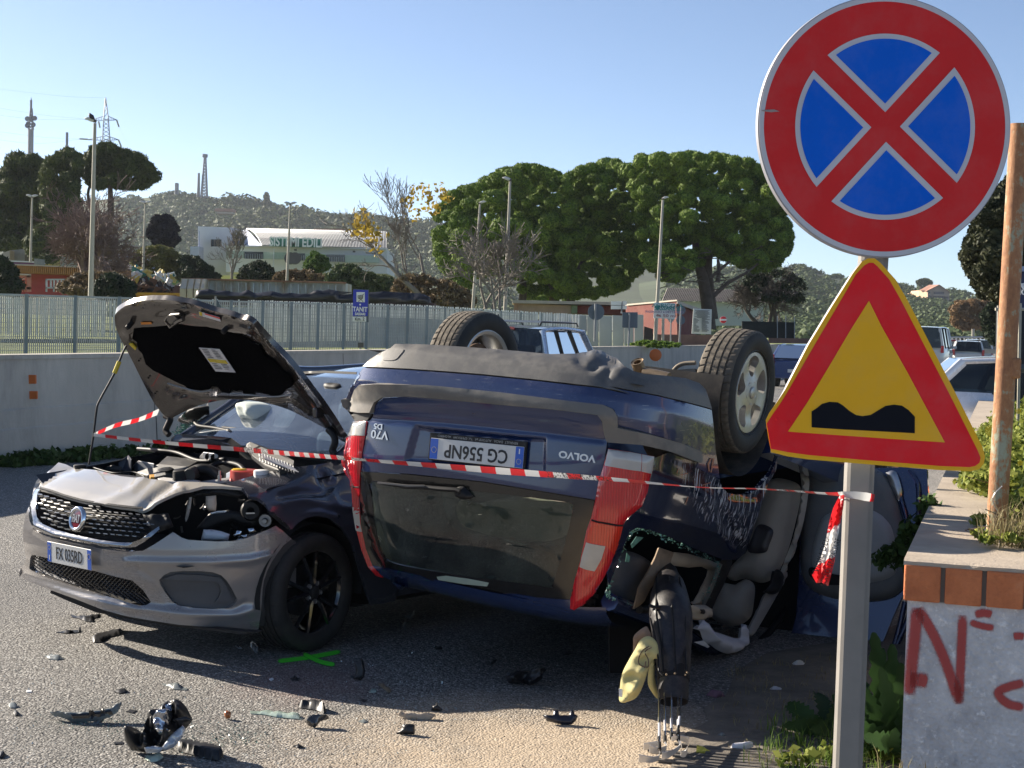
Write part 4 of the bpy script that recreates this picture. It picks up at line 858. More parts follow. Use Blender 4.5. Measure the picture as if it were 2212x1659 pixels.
def ws(u,v):
 x=-.32+v*(-1.02+.32)+.10*(1-u*u)*(1-v)*0.6;return(x,u*(.70-.09*v),.99+.415*v+.02*(1-u*u))
fl('windscreen',[[ws(u,v)for u in np.linspace(-.96,.96,15)]for v in np.linspace(.02,.97,9)],m_glass,closed=False)
def pillar(nm,pts,r,mat=m_grey2):
 s=MB();s.tube(FF.w(crom(np.array(pts,float),5,False)),r,8);return s.build(nm,mat,fc,sharp=60)
for sg in(1,-1):
 pillar('windscreen_pillar',[ws(sg*.99,0),ws(sg*.99,.5),ws(sg*.99,1.0),roofpt(-1.4,sg*.98,.01),roofpt(-2.2,sg*.98,.01),roofpt(-2.9,sg*.98,-.02)],.032)
 pillar('door_pillar',[(-1.55,sg*.80,.96),(-1.6,sg*.63,1.42)],.035,m_black)
 pillar('rear_pillar',[(-2.9,sg*.78,.96),(-3.0,sg*.58,1.36)],.07)
 fl('side_window',[[(-.55,sg*.79,.97),(-1.05,sg*.62,1.36)],[(-1.55,sg*.79,.97),(-1.55,sg*.63,1.42)],[(-2.4,sg*.79,.97),(-2.3,sg*.63,1.42)],[(-2.95,sg*.78,.98),(-2.9,sg*.6,1.36)]],m_glass,closed=False)
fl('rear_window',[[(-3.3,y*.6,.99)for y in(-1,0,1)],[(-3.1,y*.53,1.33)for y in(-1,0,1)]],m_glass,closed=False)
strip('roof_headlining',[(640,806),(700,803),(770,806)],FPL((-1.02,0,1.4),(1,0,.3)),5,m_black,fc)
fl('sun_blocking_underbody',[[(x,-w_,.19),(x,-w_*.9,.165),(x,w_*.9,.165),(x,w_,.19)]for x,w_ in((.58,.45),(.45,.66),(.38,.56),(-.38,.56),(-.45,.82),(-2.2,.82),(-3.2,.70))],m_void,closed=False)  # dark floor added under the car to block sun leaking beneath
fl('dashboard',[[(-.40,y,.965)for y in(-.66,0,.66)],[(-.62,y,.985)for y in(-.66,0,.66)],[(-.78,y,.93)for y in(-.66,0,.66)],[(-.80,y,.6)for y in(-.66,0,.66)]],m_dark_trim,closed=False)
fl('cabin_floor',[[(-.5,-.8,.3),(-.5,.8,.3)],[(-3.0,-.8,.3),(-3.0,.8,.3)]],m_void,closed=False)
for y in(.37,-.37):
 s=MB();s.box(FF.w([(-1.45,y,.72)])[0],(.16,.50,.62),FF.R);o=s.build('front_seat',m_dark_trim,fc);bevel(o,.06,3)
 s=MB();s.box(FF.w([(-1.50,y,1.14)])[0],(.10,.26,.18),FF.R);o=s.build('headrest',m_dark_trim,fc);bevel(o,.05,3)
puff('steering_airbag',a1((1185,905),(1240,895),(1310,900),(1380,930),(1410,990),(1400,1060),(1390,1110),(1330,1110),(1270,1090),(1215,1070),(1180,1010),(1175,950)),FPL((-.62,0,1.05),(1,0,.2)),.14,M('airbag_cloth',(.55,.60,.56),.8,vary=.08),fc,28,7,wr=.10,seed=4)
puff('interior_mirror',a1((1820,745),(1900,742),(1952,755),(1945,810),(1850,812),(1815,790)),FPL((-.88,0,1.3),(1,0,.3)),.02,m_black,fc,8,6)
mir=puff('door_mirror',a1((682,1050),(700,1010),(760,960),(800,932),(860,925),(880,945),(860,985),(800,1035),(740,1068),(690,1075)),FPL((-.55,-.85,1.05),(1,-.2,0)),.10,m_black,fc,18,5)
puff('mirror_cover',a1((690,1040),(706,1003),(760,955),(800,940),(770,1000),(745,1040),(710,1062)),FPL((-.52,-.85,1.05),(1,-.2,0)),.09,m_roof,fc,16,5)
bayz=.62
fl('bay_floor',[[(.72,-.70,.5),(.72,.70,.5)],[(-.40,-.70,.5),(-.40,.70,.5)]],m_void,closed=False)
fl('firewall',[[(-.36,-.72,.5),(-.36,-.72,.93)],[(-.36,.72,.5),(-.36,.72,.93)]],m_black,closed=False)
m_iw=M('inner_wing_black',(.014,.014,.016),.3,vary=.3,coat=.4)
for sg in(1,-1):fl('inner_wing',[[(x,sg*.62,.45),(x,sg*.66,.78+.06*(.7-x)/1.1),(x,sg*.75,.83+.10*(.7-x)/1.1)]for x in((.22,.1,0,-.38)if sg>0 else(.62,.3,0,-.38))],m_iw,closed=False)
fl('far_wing',[[(x,-(interp(z,F_B)+.0),z)for z in(.5,.66,.78,z2-.02,z2)]+[(x,-(interp(z2,F_B)-.06),z2+.012)]for x,z2 in((.52,.80),(.25,.86),(0,.905),(-.4,.965),(-.6,.985))],m_grey2,closed=False)
BP=lambda z:FPL((.65,0,z-.035),(.137,0,1))
def bprism(nm,pts,ztop,h,mat,par=fc,bv=.008):
 P=FF.l(BP(ztop)(pts));n=len(P);B=P.copy();B[:,2]-=h;W=FF.w(np.vstack([P,B]))
 o=mk(nm,W,[tuple(range(n)),tuple(range(2*n-1,n-1,-1))]+[(i,n+i,n+(i+1)%n,(i+1)%n)for i in range(n)],mat,par,False);return bevel(o,bv,2)
def bpiece(nm,cx,cy,cz,sx,sy,sz,mat,rz=0.0,bv=.012,rx=0.0):
 a=math.radians(rz);R=np.array([[math.cos(a),-math.sin(a),0],[math.sin(a),math.cos(a),0],[0,0,1]]);b=math.radians(rx);Ry=np.array([[math.cos(b),0,math.sin(b)],[0,1,0],[-math.sin(b),0,math.cos(b)]])
 s=MB();s.box(FF.w([(cx,cy,cz)])[0],(sx,sy,sz),FF.R@R@Ry);return bevel(s.build(nm,mat,fc),bv,3)
def loc_z3(x,y,z):return FF.l(BP(z)(z3((x,y))))[0]
m_cov=M('engine_cover_plastic',(.045,.043,.040),.5,vary=.2,dirt=.45,dirtc=(.13,.12,.10),bump=.0006,bscale=200)
def quadpiece(nm,q,zs,mat,h=.04,bv=.006):
 ''
 P=np.array([FF.l(BP(z)(z3(c)))[0]for c,z in zip(q,zs)]);B=P-np.array([0,0,h]);n=len(P)
 o=mk(nm,FF.w(np.vstack([P,B])),[tuple(range(n)),tuple(range(2*n-1,n-1,-1))]+[(i,n+i,n+(i+1)%n,(i+1)%n)for i in range(n)],mat,fc,False);return bevel(o,bv,2)
quadpiece('engine_cover',[(1010,1045),(1040,1018),(1250,1042),(1170,1085),(1090,1120),(960,1150),(845,1120),(985,1070)],[.86,.87,.87,.86,.83,.80,.80,.85],m_cov,.10)
o=puff('cover_emblem',z3((985,1102),(1020,1090),(1065,1088),(1075,1098),(1045,1112),(1000,1114)),BP(.845),.006,m_black,fc,6,4)
quadpiece('battery_box',[(820,1080),(860,1045),(960,1065),(970,1085),(880,1115),(815,1105)],[.80,.86,.86,.82,.78,.78],M('grey_plastic',(.14,.15,.17),.4,vary=.2),.12)
quadpiece('air_box',[(650,1085),(700,1073),(760,1085),(755,1108),(690,1110),(650,1105)],[.83,.85,.84,.82,.81,.82],m_black,.10)
quadpiece('intake_duct',[(735,1060),(800,1010),(820,1040),(800,1110),(760,1115)],[.84,.88,.87,.80,.79],M('duct_blue_grey',(.05,.055,.07),.35),.06)
quadpiece('slam_panel',[(470,1100),(560,1100),(700,1130),(830,1140),(960,1160),(1080,1170),(1300,1185),(1100,1180),(800,1160),(540,1115)],[.82]*10,m_black,.04)
quadpiece('white_bracket',[(975,1158),(1020,1150),(1090,1158),(1180,1160),(1250,1172),(1230,1182),(1130,1178),(1000,1172)],[.84]*8,M('off_white_plastic',(.55,.52,.48),.5),.03)
quadpiece('orange_clip',[(930,1135),(960,1132),(962,1150),(935,1152)],[.85]*4,M('orange_plastic',(.55,.28,.03),.5),.02,.002)
quadpiece('orange_clip',[(695,1140),(725,1142),(724,1150),(697,1149)],[.835]*4,M('orange_plastic',(.55,.28,.03),.5),.01,.002)
quadpiece('strut_brace',[(1210,1180),(1420,1150),(1600,1135),(1680,1125),(1690,1140),(1500,1155),(1300,1188)],[.82,.85,.87,.88,.87,.85,.82],M('brace_grey',(.30,.30,.30),.4,.3),.02)
def cap_(nm,x,y,z,r,h,mat):
 c=FF.w([loc_z3(x,y,z)])[0];s=MB();s.lathe([(0,h),(r*.85,h),(r,h*.8),(r,0),(r*1.02,-.03)],c,(0,0,1),20,mod=lambda i,j:0 if i%2 or j<1 else.0015);s.build(nm,mat,fc,sharp=45)
cap_('red_cap',1530,1140,.86,.085,.03,M('coolant_red',(.38,.02,.015),.4,dirt=.2));cap_('yellow_cap',1488,1122,.88,.04,.02,M('cap_yellow',(.62,.38,.01),.4));cap_('white_cap',1625,1130,.88,.04,.02,m_white);cap_('filler_neck',1128,1142,.86,.045,.03,m_black)
quadpiece('washer_bottle',[(1405,1125),(1440,1108),(1475,1115),(1470,1140),(1420,1150)],[.84,.87,.87,.84,.82],M('bottle_blue_white',(.38,.42,.50),.4),.05)
def hose(nm,pts,zs,r,mat):
 P=np.array([BP(z)(z3(p))[0]for p,z in zip(pts,zs)]);s=MB();s.tube(crom(P,6,False),r,10);return s.build(nm,mat,fc,sharp=60)
hose('intake_hose',[(1170,1145),(1200,1115),(1250,1102),(1310,1112),(1370,1150)],[.86,.87,.88,.87,.84],.030,m_black)
for k in range(7):
 q=hose('hose_ring',[(1178+k*9,1138-k*5),(1186+k*9,1128-k*5)],[.868,.872],.034-.001*k,m_cov)if k<4 else None
hose('coolant_hose',[(1300,1090),(1380,1060),(1480,1075),(1520,1110)],[.86,.88,.88,.86],.014,m_black);hose('wiring_loom',[(860,975),(980,985),(1100,1000),(1240,1050),(1400,1040)],[.86,.88,.88,.87,.9],.012,m_black)
hose('bonnet_cable',[(560,1085),(700,1125),(830,1120),(900,1150)],[.84,.85,.85,.84],.005,m_black)
quadpiece('coil_pack',[(1240,1020),(1265,992),(1330,1000),(1358,1010),(1345,1040),(1280,1036)],[.88,.92,.92,.91,.87,.87],m_steel,.05)
quadpiece('coil_gap',[(1275,1012),(1290,1000),(1300,1002),(1290,1030)],[.925,.925,.925,.90],m_black,.02,.002);quadpiece('coil_gap',[(1310,1018),(1325,1004),(1335,1006),(1325,1034)],[.925,.925,.925,.90],m_black,.02,.002)
c=FF.w([loc_z3(1365,1175,.84)])[0];s=MB();s.lathe([(0,.055),(.006,.055),(.006,.03),(.010,.03),(.010,0)],c,(0,0,1),14);s.build('bonnet_buffer',m_steel,fc,sharp=40)
cap_('lift_ring',498,1095,.86,.035,.02,m_black)
quadpiece('scuttle',[(1065,905),(1100,880),(1290,890),(1440,905),(1500,950),(1440,960),(1200,930),(1060,925)],[.97,.99,.99,.97,.94,.93,.94,.95],m_roof,.02)
quadpiece('cowl_panel',[(1530,940),(1560,935),(1700,975),(1830,1045),(1830,1075),(1740,1110),(1650,1075),(1570,1010)],[.96,.98,.97,.95,.93,.90,.91,.94],m_black,.03)
g=MB()
for k in range(13):
 a=np.array([1612,1000])+np.array([17.5,6.0])*k;b=a+np.array([-22,24]);Pq=np.array([BP(.975-.004*k)(z3(a))[0],BP(.955-.004*k)(z3(b+np.array([30,30])))[0]]);g.tube(Pq,.0035,4)
for k in range(6):
 a=np.array([1608+k*10,1003+k*9]);b=a+np.array([200,72]);g.tube(np.array([BP(.975-.004*k)(z3(a))[0],BP(.925-.002*k)(z3(b))[0]]),.0025,4)
g.build('cowl_grille',m_steel,fc)
def fwiper(nm,pts,r=.009):
 P=FPL((-.36,0,1.0),(.55,0,.83))(z3(*pts));P=P+np.array([0,-.03,.02]);s=MB();s.tube(crom(P,6,False),r,8);return s.build(nm,m_black,fc,sharp=60)
fwiper('wiper',[(1215,820),(1240,850),(1340,865),(1425,882)],.012);fwiper('wiper_arm',[(1425,882),(1470,920),(1510,955)],.016);fwiper('wiper',[(1390,862),(1500,872),(1640,885),(1760,930)],.010);fwiper('wiper_arm',[(1640,880),(1790,940),(1860,1030)],.012)
crumbs('windscreen_crumbs',z3((1105,880),(1130,850),(1180,820),(1240,800),(1190,830),(1150,870)),FPL((-.36,0,1.0),(.55,0,.83)),320,5,.006,m_crumb,fc,'stuff');crumbs('windscreen_crumbs',z3((1940,1000),(2000,1010),(2080,995),(2150,965)),FPL((-.36,0,1.0),(.55,0,.83)),220,4,.006,m_crumb,fc,'stuff')
HP=FPL((.30,.6,.6),(.75,.66,0));HP2=FPL((.40,.62,.6),(.75,.66,0))
hole=a3((400,330),(640,240),(900,240),(1010,320),(1110,370),(1160,430),(1300,580),(1215,640),(980,720),(740,740),(500,720),(380,640),(200,620),(100,500),(60,440))
sheet('lamp_cavity',hole,FPL((.12,.5,.6),(.75,.66,0)),m_void,fc,20,thick=0,smooth=False)
pz=lambda nm,pts,mat,h=.02,s_=HP,w=8,st=5,wr=0.0:puff(nm,a3(*pts),s_,h,mat,fc,w,st,smooth=False,wr=wr)
pz('lamp_carrier',[(560,585),(680,450),(830,430),(960,455),(1100,470),(1060,560),(960,560),(860,520),(740,560),(650,600)],m_black)
pz('lamp_bracket',[(460,300),(800,250),(960,300),(900,330),(700,300),(540,330)],m_black)
pz('headlamp_reflector',[(625,590),(700,592),(770,605),(840,630),(825,680),(700,682),(605,675)],M('lamp_shell_white',(.62,.64,.66),.3),.03,HP2)
for q in([(700,640),(760,610),(740,655)],[(760,650),(830,640),(815,675),(770,680)],[(855,640),(900,600),(935,605),(925,640),(880,655)],[(985,585),(1030,580),(1055,610),(1000,625)],[(930,640),(1010,625),(960,660)]):pz('chrome_shard',q,m_chrome,.012,HP2,4,4)
pz('washer_pipe_white',[(490,400),(508,330),(530,325),(520,420),(498,500),(480,530),(475,500)],M('pipe_ivory',(.5,.47,.42),.5),.014,HP,5,4)
pz('fluid_tank',[(645,320),(728,312),(732,380),(725,440),(668,442),(640,400)],M('tank_ivory',(.52,.42,.33),.5,vary=.25),.02,HP,8,5)
pz('lamp_label',[(680,455),(740,440),(812,437),(808,470),(760,478),(720,480)],m_white,.003,FPL((.315,.6,.6),(.75,.66,0)),3,4)
for k in range(3):strip('label_print',a3((724,452+k*9),(795,448+k*9)),FPL((.323,.6,.6),(.75,.66,0)),.9,m_ink,fc,.001)
cc=HP(a3((1020,430)))[0];s=MB();s.lathe([(.02,.05),(.045,.05),(.055,.03),(.055,0)],cc,FF.d([(.75,.66,0)])[0],24);s.build('lamp_socket',m_black,fc,sharp=40)
pz('socket_rim',[(970,455),(1040,452),(1044,462),(975,466)],m_steel,.01,HP2,4,4)
cc=HP(a3((1132,515)))[0];s=MB();s.lathe([(0,.05),(.012,.05),(.016,.04),(.016,.02),(.033,.02),(.036,0)],cc,FF.d([(.75,.66,0)])[0],12);s.build('horn',M('dull_steel',(.33,.32,.31),.45,.6),fc,sharp=35)
pz('torn_liner',[(100,440),(330,420),(370,560),(200,620),(130,520)],m_black,.03,FS(-.03),10,6,.2)
for q in([(150,515),(180,515),(178,555),(150,552)],[(195,515),(205,515),(203,545),(193,545)]):pz('bracket_tab',q,M('dull_steel',(.33,.32,.31),.45,.6),.01,FS(-.015),4,4)
pz('torn_strip',[(1150,430),(1180,440),(1260,510),(1330,575),(1310,590),(1240,540),(1170,470)],m_black,.02,FS(.004),6,5)
rs2=np.random.RandomState(11)
for k in range(16):
 x,y=rs2.uniform(430,1080),rs2.uniform(330,640);a=rs2.uniform(0,3);L_=rs2.uniform(20,70)
 P=FPL((.22+rs2.uniform(0,.1),.55,.6),(.75,.66,0))(a3((x,y),(x+L_*.5*math.cos(a),y+L_*.5*math.sin(a)+8),(x+L_*math.cos(a),y+L_*math.sin(a))));s=MB();s.tube(crom(P,4,False),rs2.uniform(.003,.010),6);s.build('wiring',[m_black,m_cov,m_steel,m_black][k%4],fc,sharp=60)
sheet('under_shield',J(z4((300,915),(450,975),(600,1035),(900,1085),(1200,1140),(1490,1165),(1440,1180),(1150,1150),(850,1105),(560,1050),(400,985),(290,935))),FPL((.78,0,.12),(1,.25,0)),m_black,fc,8,thick=.06,smooth=False)
HB0,HB1=np.array([-.34,0,1.10]),np.array([.33,0,1.86]);hd=HB1-HB0;hn=np.array([hd[2],0,-hd[0]]);hn/=np.linalg.norm(hn)
def HS(off=0.0,dispf=None,camber=.085):
 def f(p):
  P=FPL(HB0,hn)(p);
  for _ in range(3):
   L=FF.l(P);y=L[:,1];s_=((L-HB0)@hd)/(hd@hd);dz=-camber*(1-(y/.78)**2)-.05*np.sin(np.clip(s_,0,1)*math.pi)+off+(dispf(np.asarray(p,float).reshape(-1,2))if dispf is not None else 0)
   r=rays(p);ow=FF.w(HB0+hn*0)[0];nw=FF.d([hn])[0];t=((ow-CO)@nw+dz)/(r@nw);P=CO+r*t[:,None]
  return P
 return f
hood=a1((390,66),(450,62),(560,66),(660,82),(760,103),(900,150),(1050,190),(1130,218),(1215,240),(1290,320),(1400,440),(1500,540),(1600,660),(1700,790),(1800,925),(1870,1030),(1950,1160),(1998,1225),(1960,1215),(1900,1170),(1860,1130),(1800,1100),(1650,1020),(1500,950),(1340,905),(1200,882),(1060,875),(940,890),(800,925),(680,975),(600,1015),(570,1030),(520,1015),(470,960),(420,890),(340,740),(240,540),(180,430),(130,330),(108,250),(108,195),(130,160),(200,110),(290,78))
hood_in=dsum(dent(a1((120,200),(190,150),(400,95),(700,110),(1200,260),(1500,600),(1900,1130)),5,-.014),dent(a1((200,330),(600,250),(1200,330)),8,.014),dent(a1((230,600),(400,860)),5,.012),dent(a1((1550,900),(1700,1010)),4,.010),dent(a1((1550,960),(1680,1060)),4,-.008),dent(a1((560,830),(640,780)),4,.008),dent(a1((600,870),(700,810)),4,-.008),dent(a1((560,790),(820,860),(1200,860),(1500,850)),9,-.014))
m_hood=car_paint('brown_grey_underside',(.060,.050,.043),.45,.12,.22,dustc=(.22,.2,.18))
hb=sheet('bonnet',hood,HS(0,hood_in),m_hood,fc,6,thick=.03,smooth=True,sharp=60)
sheet('bonnet_outer_skin',hood,HS(-.03),m_roof,fc,12,thick=0,smooth=True)
pad=a1((262,300),(330,290),(420,285),(600,268),(640,262),(760,280),(860,285),(980,310),(1060,345),(1140,345),(1220,410),(1290,440),(1330,520),(1400,560),(1440,600),(1480,650),(1540,690),(1560,750),(1540,780),(1500,790),(1480,830),(1440,862),(1380,862),(1370,840),(1300,825),(1250,820),(1250,845),(1160,840),(1150,805),(1130,800),(1100,808),(1050,790),(1050,830),(980,820),(950,775),(900,770),(880,795),(810,805),(700,790),(680,765),(620,740),(520,690),(420,640),(360,590),(330,500),(300,470),(285,410),(250,380))
m_pad=M('black_felt',(.0035,.0035,.004),1.0,vary=.3,vscale=20,bump=.002,bscale=60,spec=.02)
sheet('sound_pad',pad,HS(.014),m_pad,fc,9,thick=.012,smooth=False)
lb=empty('warning_label',HS(.03)(a1((950,560)))[0]-world_loc(fc));lb.parent=fc
m_lab=M('label_paper',(.58,.58,.60),.18,vary=.08,coat=.5);m_laby=M('label_yellow',(.60,.45,.02),.25)
sheet('label_sheet',a1((794,455),(962,467),(1092,657),(930,648)),HS(.028),m_lab,lb,9,thick=.003,smooth=False)
sheet('yellow_stripe',a1((860,542),(1012,558),(1034,588),(884,572)),HS(.030),m_laby,lb,7,thick=.001,smooth=False)
rq=np.random.RandomState(2)
for k in range(26):
 t=.06+.88*(k//2)/13;left=np.array([794,455])*(1-t)+np.array([930,648])*t;right=np.array([962,467])*(1-t)+np.array([1092,657])*t
 if.42<t<.66:continue
 s0=.10+.45*(k%2);s1=s0+rq.uniform(.2,.36);P2=np.array([left+(right-left)*s0,left+(right-left)*s1]);strip('label_print',Z('A1',P2),HS(.031),1.0,m_ink,lb,.0006)
sheet('caution_label',a1((793,157),(962,207),(972,242),(797,190)),HS(.006,hood_in),m_lab,fc,6,thick=.002,smooth=False);sheet('caution_symbol',a1((795,160),(818,166),(822,196),(799,189)),HS(.009,hood_in),m_laby,fc,6,thick=.001,smooth=False);sheet('caution_stripe',a1((840,173),(965,210),(967,222),(842,182)),HS(.009,hood_in),M('label_red',(.6,.03,.02),.4),fc,6,thick=.001,smooth=False)
sheet('orange_label',a1((318,247),(402,245),(410,262),(324,266)),HS(.006,hood_in),M('label_orange',(.65,.20,.01),.4),fc,6,thick=.002,smooth=False)
la=MB();P=HS(.05)(a1((560,280),(520,230),(555,190),(640,180)));la.tube(crom(P,4,False),.008,6);la.tube(HS(.03)(a1((560,282),(630,232),(668,218))),.014,6);la.tube(HS(.02)(a1((600,185),(640,235),(665,212))),.014,6);la.build('bonnet_catch',m_hood,fc,sharp=50)
for(x,y)in((248,252),(1030,285)):
 c=HS(.0)(a1((x,y)))[0];s=MB();s.lathe([(0,.05),(.013,.048),(.016,.03),(.014,0)],c,FF.d([hn])[0],14);s.build('rubber_stop',m_black,fc,sharp=50)
for(x,y)in((305,560),(382,700),(1530,640),(1625,800),(658,155),(520,145),(735,127),(430,105),(338,126),(915,170),(1020,212),(1190,265),(438,828),(470,105)):
 r=9 if 500<y else 4;P=[(x+r*math.cos(q),y+r*.9*math.sin(q))for q in np.linspace(0,6.28,9)[:-1]];sheet('drain_hole',Z('A1',P),HS(.009,hood_in),m_void,fc,4,thick=.001,smooth=False)
for pts in([(540,745),(640,775),(800,812),(900,800)],[(1050,830),(1200,840),(1400,855),(1540,838)]):P=HS(.02)(a1(*pts));s=MB();s.tube(crom(P,4,False),.005,6);s.build('washer_hose',M('hose_grey',(.22,.23,.24),.4),fc,sharp=60)
for base,k in(((-.30,-.70,.95),[(520,1010),(560,1035),(540,1090),(525,1130),(550,1165)]),((-.30,.70,.93),[(1850,1120),(1895,1170),(1905,1230),(1885,1290),(1910,1330)])):
 P=FPL((-.33,0,1.0),(1,0,.05))(a1(*k));s=MB();s.tube(crom(P,5,False),.020,8);s.build('bonnet_hinge',m_black,fc,sharp=60)
c=HS(.02)(a1((1770,985)))[0];s=MB();s.box(c,(.07,.03,.06),FF.R);bevel(s.build('hinge_plate',m_hood,fc),.01,3)
pr=empty('bonnet_prop',(0,0,0));pr.parent=fc;top=HS(.012)(z3((785,330)))[0];bot=BP(.84)(z3((552,1078)))[0]
pts=z3((785,335),(760,385),(742,432),(712,505),(660,600),(612,690),(600,740),(582,890),(568,980),(553,1075));dd_=np.linspace(top[1]-.01,bot[1],len(pts));P=at(pts,dd_)
s=MB();s.tube(crom(P,4,False),.0065,8);s.build('rod',m_black,pr,sharp=60);s=MB();s.tube(P[2:4],.0135,10);s.build('yellow_grip',m_laby,pr,sharp=60)
sheet('prop_socket',z3((800,322),(822,322),(848,350),(840,362),(822,345)),HS(.012),m_laby,fc,4,thick=.008,smooth=False)
PROP=P
RD=np.array([.305,.952]);RD=RD/np.linalg.norm(RD);RN=np.array([RD[1],-RD[0]])
BA=ground([(60,1000)])[0][:2]
def bar(s,off=0.0):q=BA+RD*s-RN*off;return q
def hz_y(x):return project([[x*1000,1e6,CAM_H]])[0]
def slab(name,quad,d,th,mat,parent=None,bv=0.0):
 ''
 P=at(quad,d if not np.isscalar(d)else[d]*4);B=P+np.array([0,th,0])
 o=mk(name,np.vstack([P,B]),[(3,2,1,0),(4,5,6,7),(0,1,5,4),(1,2,6,5),(2,3,7,6),(3,0,4,7)],mat,parent,False)
 return bevel(o,bv,2)if bv else o
def rectpx(x0,y0,x1,y1):return[(x0,y0),(x1,y0),(x1,y1),(x0,y1)]
def text_px(name,body,c,c2,d,size,mat,parent,sx=1.0,bold=0.0,lift=.01,ext=.002):
 P=at([c,c2],d if not np.isscalar(d)else[d]*2);ax=P[1]-P[0];ax[2]*=1;ax/=np.linalg.norm(ax);n=np.cross(ax,(0,0,1.0));n=n if n@fw<0 else-n;n/=np.linalg.norm(n);ay=np.cross(n,ax)
 if ay[2]<0:ay=-ay
 return text_obj(name,body,(P[0]+P[1])/2+n*lift,ax,ay,n,size,mat,parent,ext,'CENTER',sx,bold)
m_conc=NT('barrier_concrete');_t=m_conc;_co=_t.coord();_n=_t.noise(_t.coord(scale=(1,1,.3)),1.6,9,.72);_n2=_t.noise(_co,1.1,5)
_c=_t.mix(_t.ramp(_n2,[(.35,(0,0,0)),(.7,(1,1,1))]),_t.ramp(_n,[(.3,(.22,.205,.175)),(.7,(.56,.52,.44))]),(.46,.42,.35));_t.set(color=_c,rough=.9,normal=_t.bump(_t.noise(_co,40,6),.004));m_conc=_t.m
m_grass=M('grass_blades',(.13,.17,.03),.7,vary=.45,vscale=6)
m_field=M('field_grass',(.17,.20,.05),.95,vary=.35,vscale=.8,bump=.03,bscale=6)
m_soil=M('verge_soil',(.17,.148,.12),.95,vary=.35,vscale=5,bump=.008,bscale=30,dirt=.5,dirtc=(.27,.225,.17))
fv=[(*bar(-14,.2),.60),(*bar(30,.2),.78),(*bar(60,.2),1.1),(*bar(110,.2),1.2),(*(bar(400,.2)),1.0),(-120,420,1.0),(-260,200,.9),(-60,12,.7)]
o=mk('field',fv,[(0,1,7),(1,2,6,7),(2,3,5,6),(3,4,5)],m_field,None,False);tag(o,kind='structure')
bw=empty('concrete_barrier',(*BA,0),'long weathered concrete barrier running along the far side of the road','wall')
def along(name,s0,s1,prof,mat,parent,n=40,offz=None):
 rings=[]
 for s_ in np.linspace(s0,s1,n):
  rings.append([(*(bar(s_,o_)),z)for o_,z in prof])
 V=np.concatenate([np.array(r)for r in rings]);k=len(prof);F=[(i*k+j,i*k+(j+1)%k,(i+1)*k+(j+1)%k,(i+1)*k+j)for i in range(n-1)for j in range(k)]+[tuple(range(k)),tuple(range((n-1)*k,n*k))]
 return mk(name,V,F,mat,parent,False)
along('barrier_wall',-14,140,[(-.03,0),(.0,.40),(.02,.42),(.03,.62),(.05,.64),(.08,1.20),(.32,1.20),(.40,0)],m_conc,bw)
along('coping',-14,140,[(.06,1.202),(.06,1.255),(.34,1.255),(.34,1.202)],m_conc,bw)
rj=np.random.RandomState(3)
for s_ in(-3.2,2.8,9,15.5,24,34,46):
 Q=[(*bar(s_,-.045),.41),(*bar(s_+.02,-.045),.41),(*bar(s_+.02,.02),.0),(*bar(s_,.02),.0)];P_=[(*bar(s_+e,o_-.004),z)for e in(0,.018)for o_,z in((-.03,0),(.0,.40),(.02,.42),(.03,.62),(.05,.64),(.08,1.20))];mk('wall_joint',P_,[(k,k+6,k+7,k+1)for k in range(5)],M('joint_dark',(.05,.045,.04),.9),bw,False)
m_orange=M('orange_reflector',(.55,.12,.012),.5,vary=.1)
for(x,y0,y1,w)in((64,808,868,12),):
 d=18.0;g=at1(x,(y0+y1)/2,d);rr_=empty('wall_reflector',g,'orange double marker bracket bolted to the barrier at the left','reflector')
 slab('reflector_plate',rectpx(55,810,77,829),d-.1,.04,m_orange,rr_,.005);slab('reflector_plate',rectpx(59,845,80,862),d-.1,.04,m_orange,rr_,.005);slab('bracket',rectpx(61,826,70,850),d-.03,.04,M('galvanised',(.36,.37,.38),.5,.5),rr_);slab('bracket_foot',rectpx(58,858,66,870),d-.02,.03,m_rust,rr_)
s=MB();c=at1(1416,767,47.5);s.lathe([(0,.03),(.16,.03),(.19,.01),(.19,0)],c,-fw,20);tag(s.build('road_reflector',m_orange,None,sharp=40),'round orange reflector on the barrier above the tail pipe','reflector')
m_galv=M('galvanised',(.36,.37,.38),.5,.5)
m_fgrey=M('fence_steel_grey',(.40,.41,.40),.6,.15,vary=.15);m_fpost=M('fence_post_blue_grey',(.25,.28,.29),.55,.1)
FPT=[(-60,632,767,35.5),(700,655,753,41.5),(930,663,750,42.7),(1390,691,750,66)]
def fpt(x,k):xs=[p[0]for p in FPT];return np.interp(x,xs,[p[k]for p in FPT])
fe=empty('grating_fence',at1(500,760,40),'tall grey steel grating fence standing behind the barrier','fence')
posts=[-40,57,162,257,345,427,500,568,630,688,743,793,838,881,923,961,1000,1040,1082,1125,1170]
for x in posts:
 d=fpt(x,3);a,b=at1(x-2,fpt(x,1)-1,d),at1(x+2 if x<500 else x,fpt(x,2)+14,d);a[0:2]=(a[0]+b[0])/2,b[1];s=MB();s.box(((a[0]),b[1],(a[2]+b[2])/2),(.075,.06,a[2]-b[2]));s.build('fence_post',m_fpost,fe)
V=[];F=[];x=-50.0
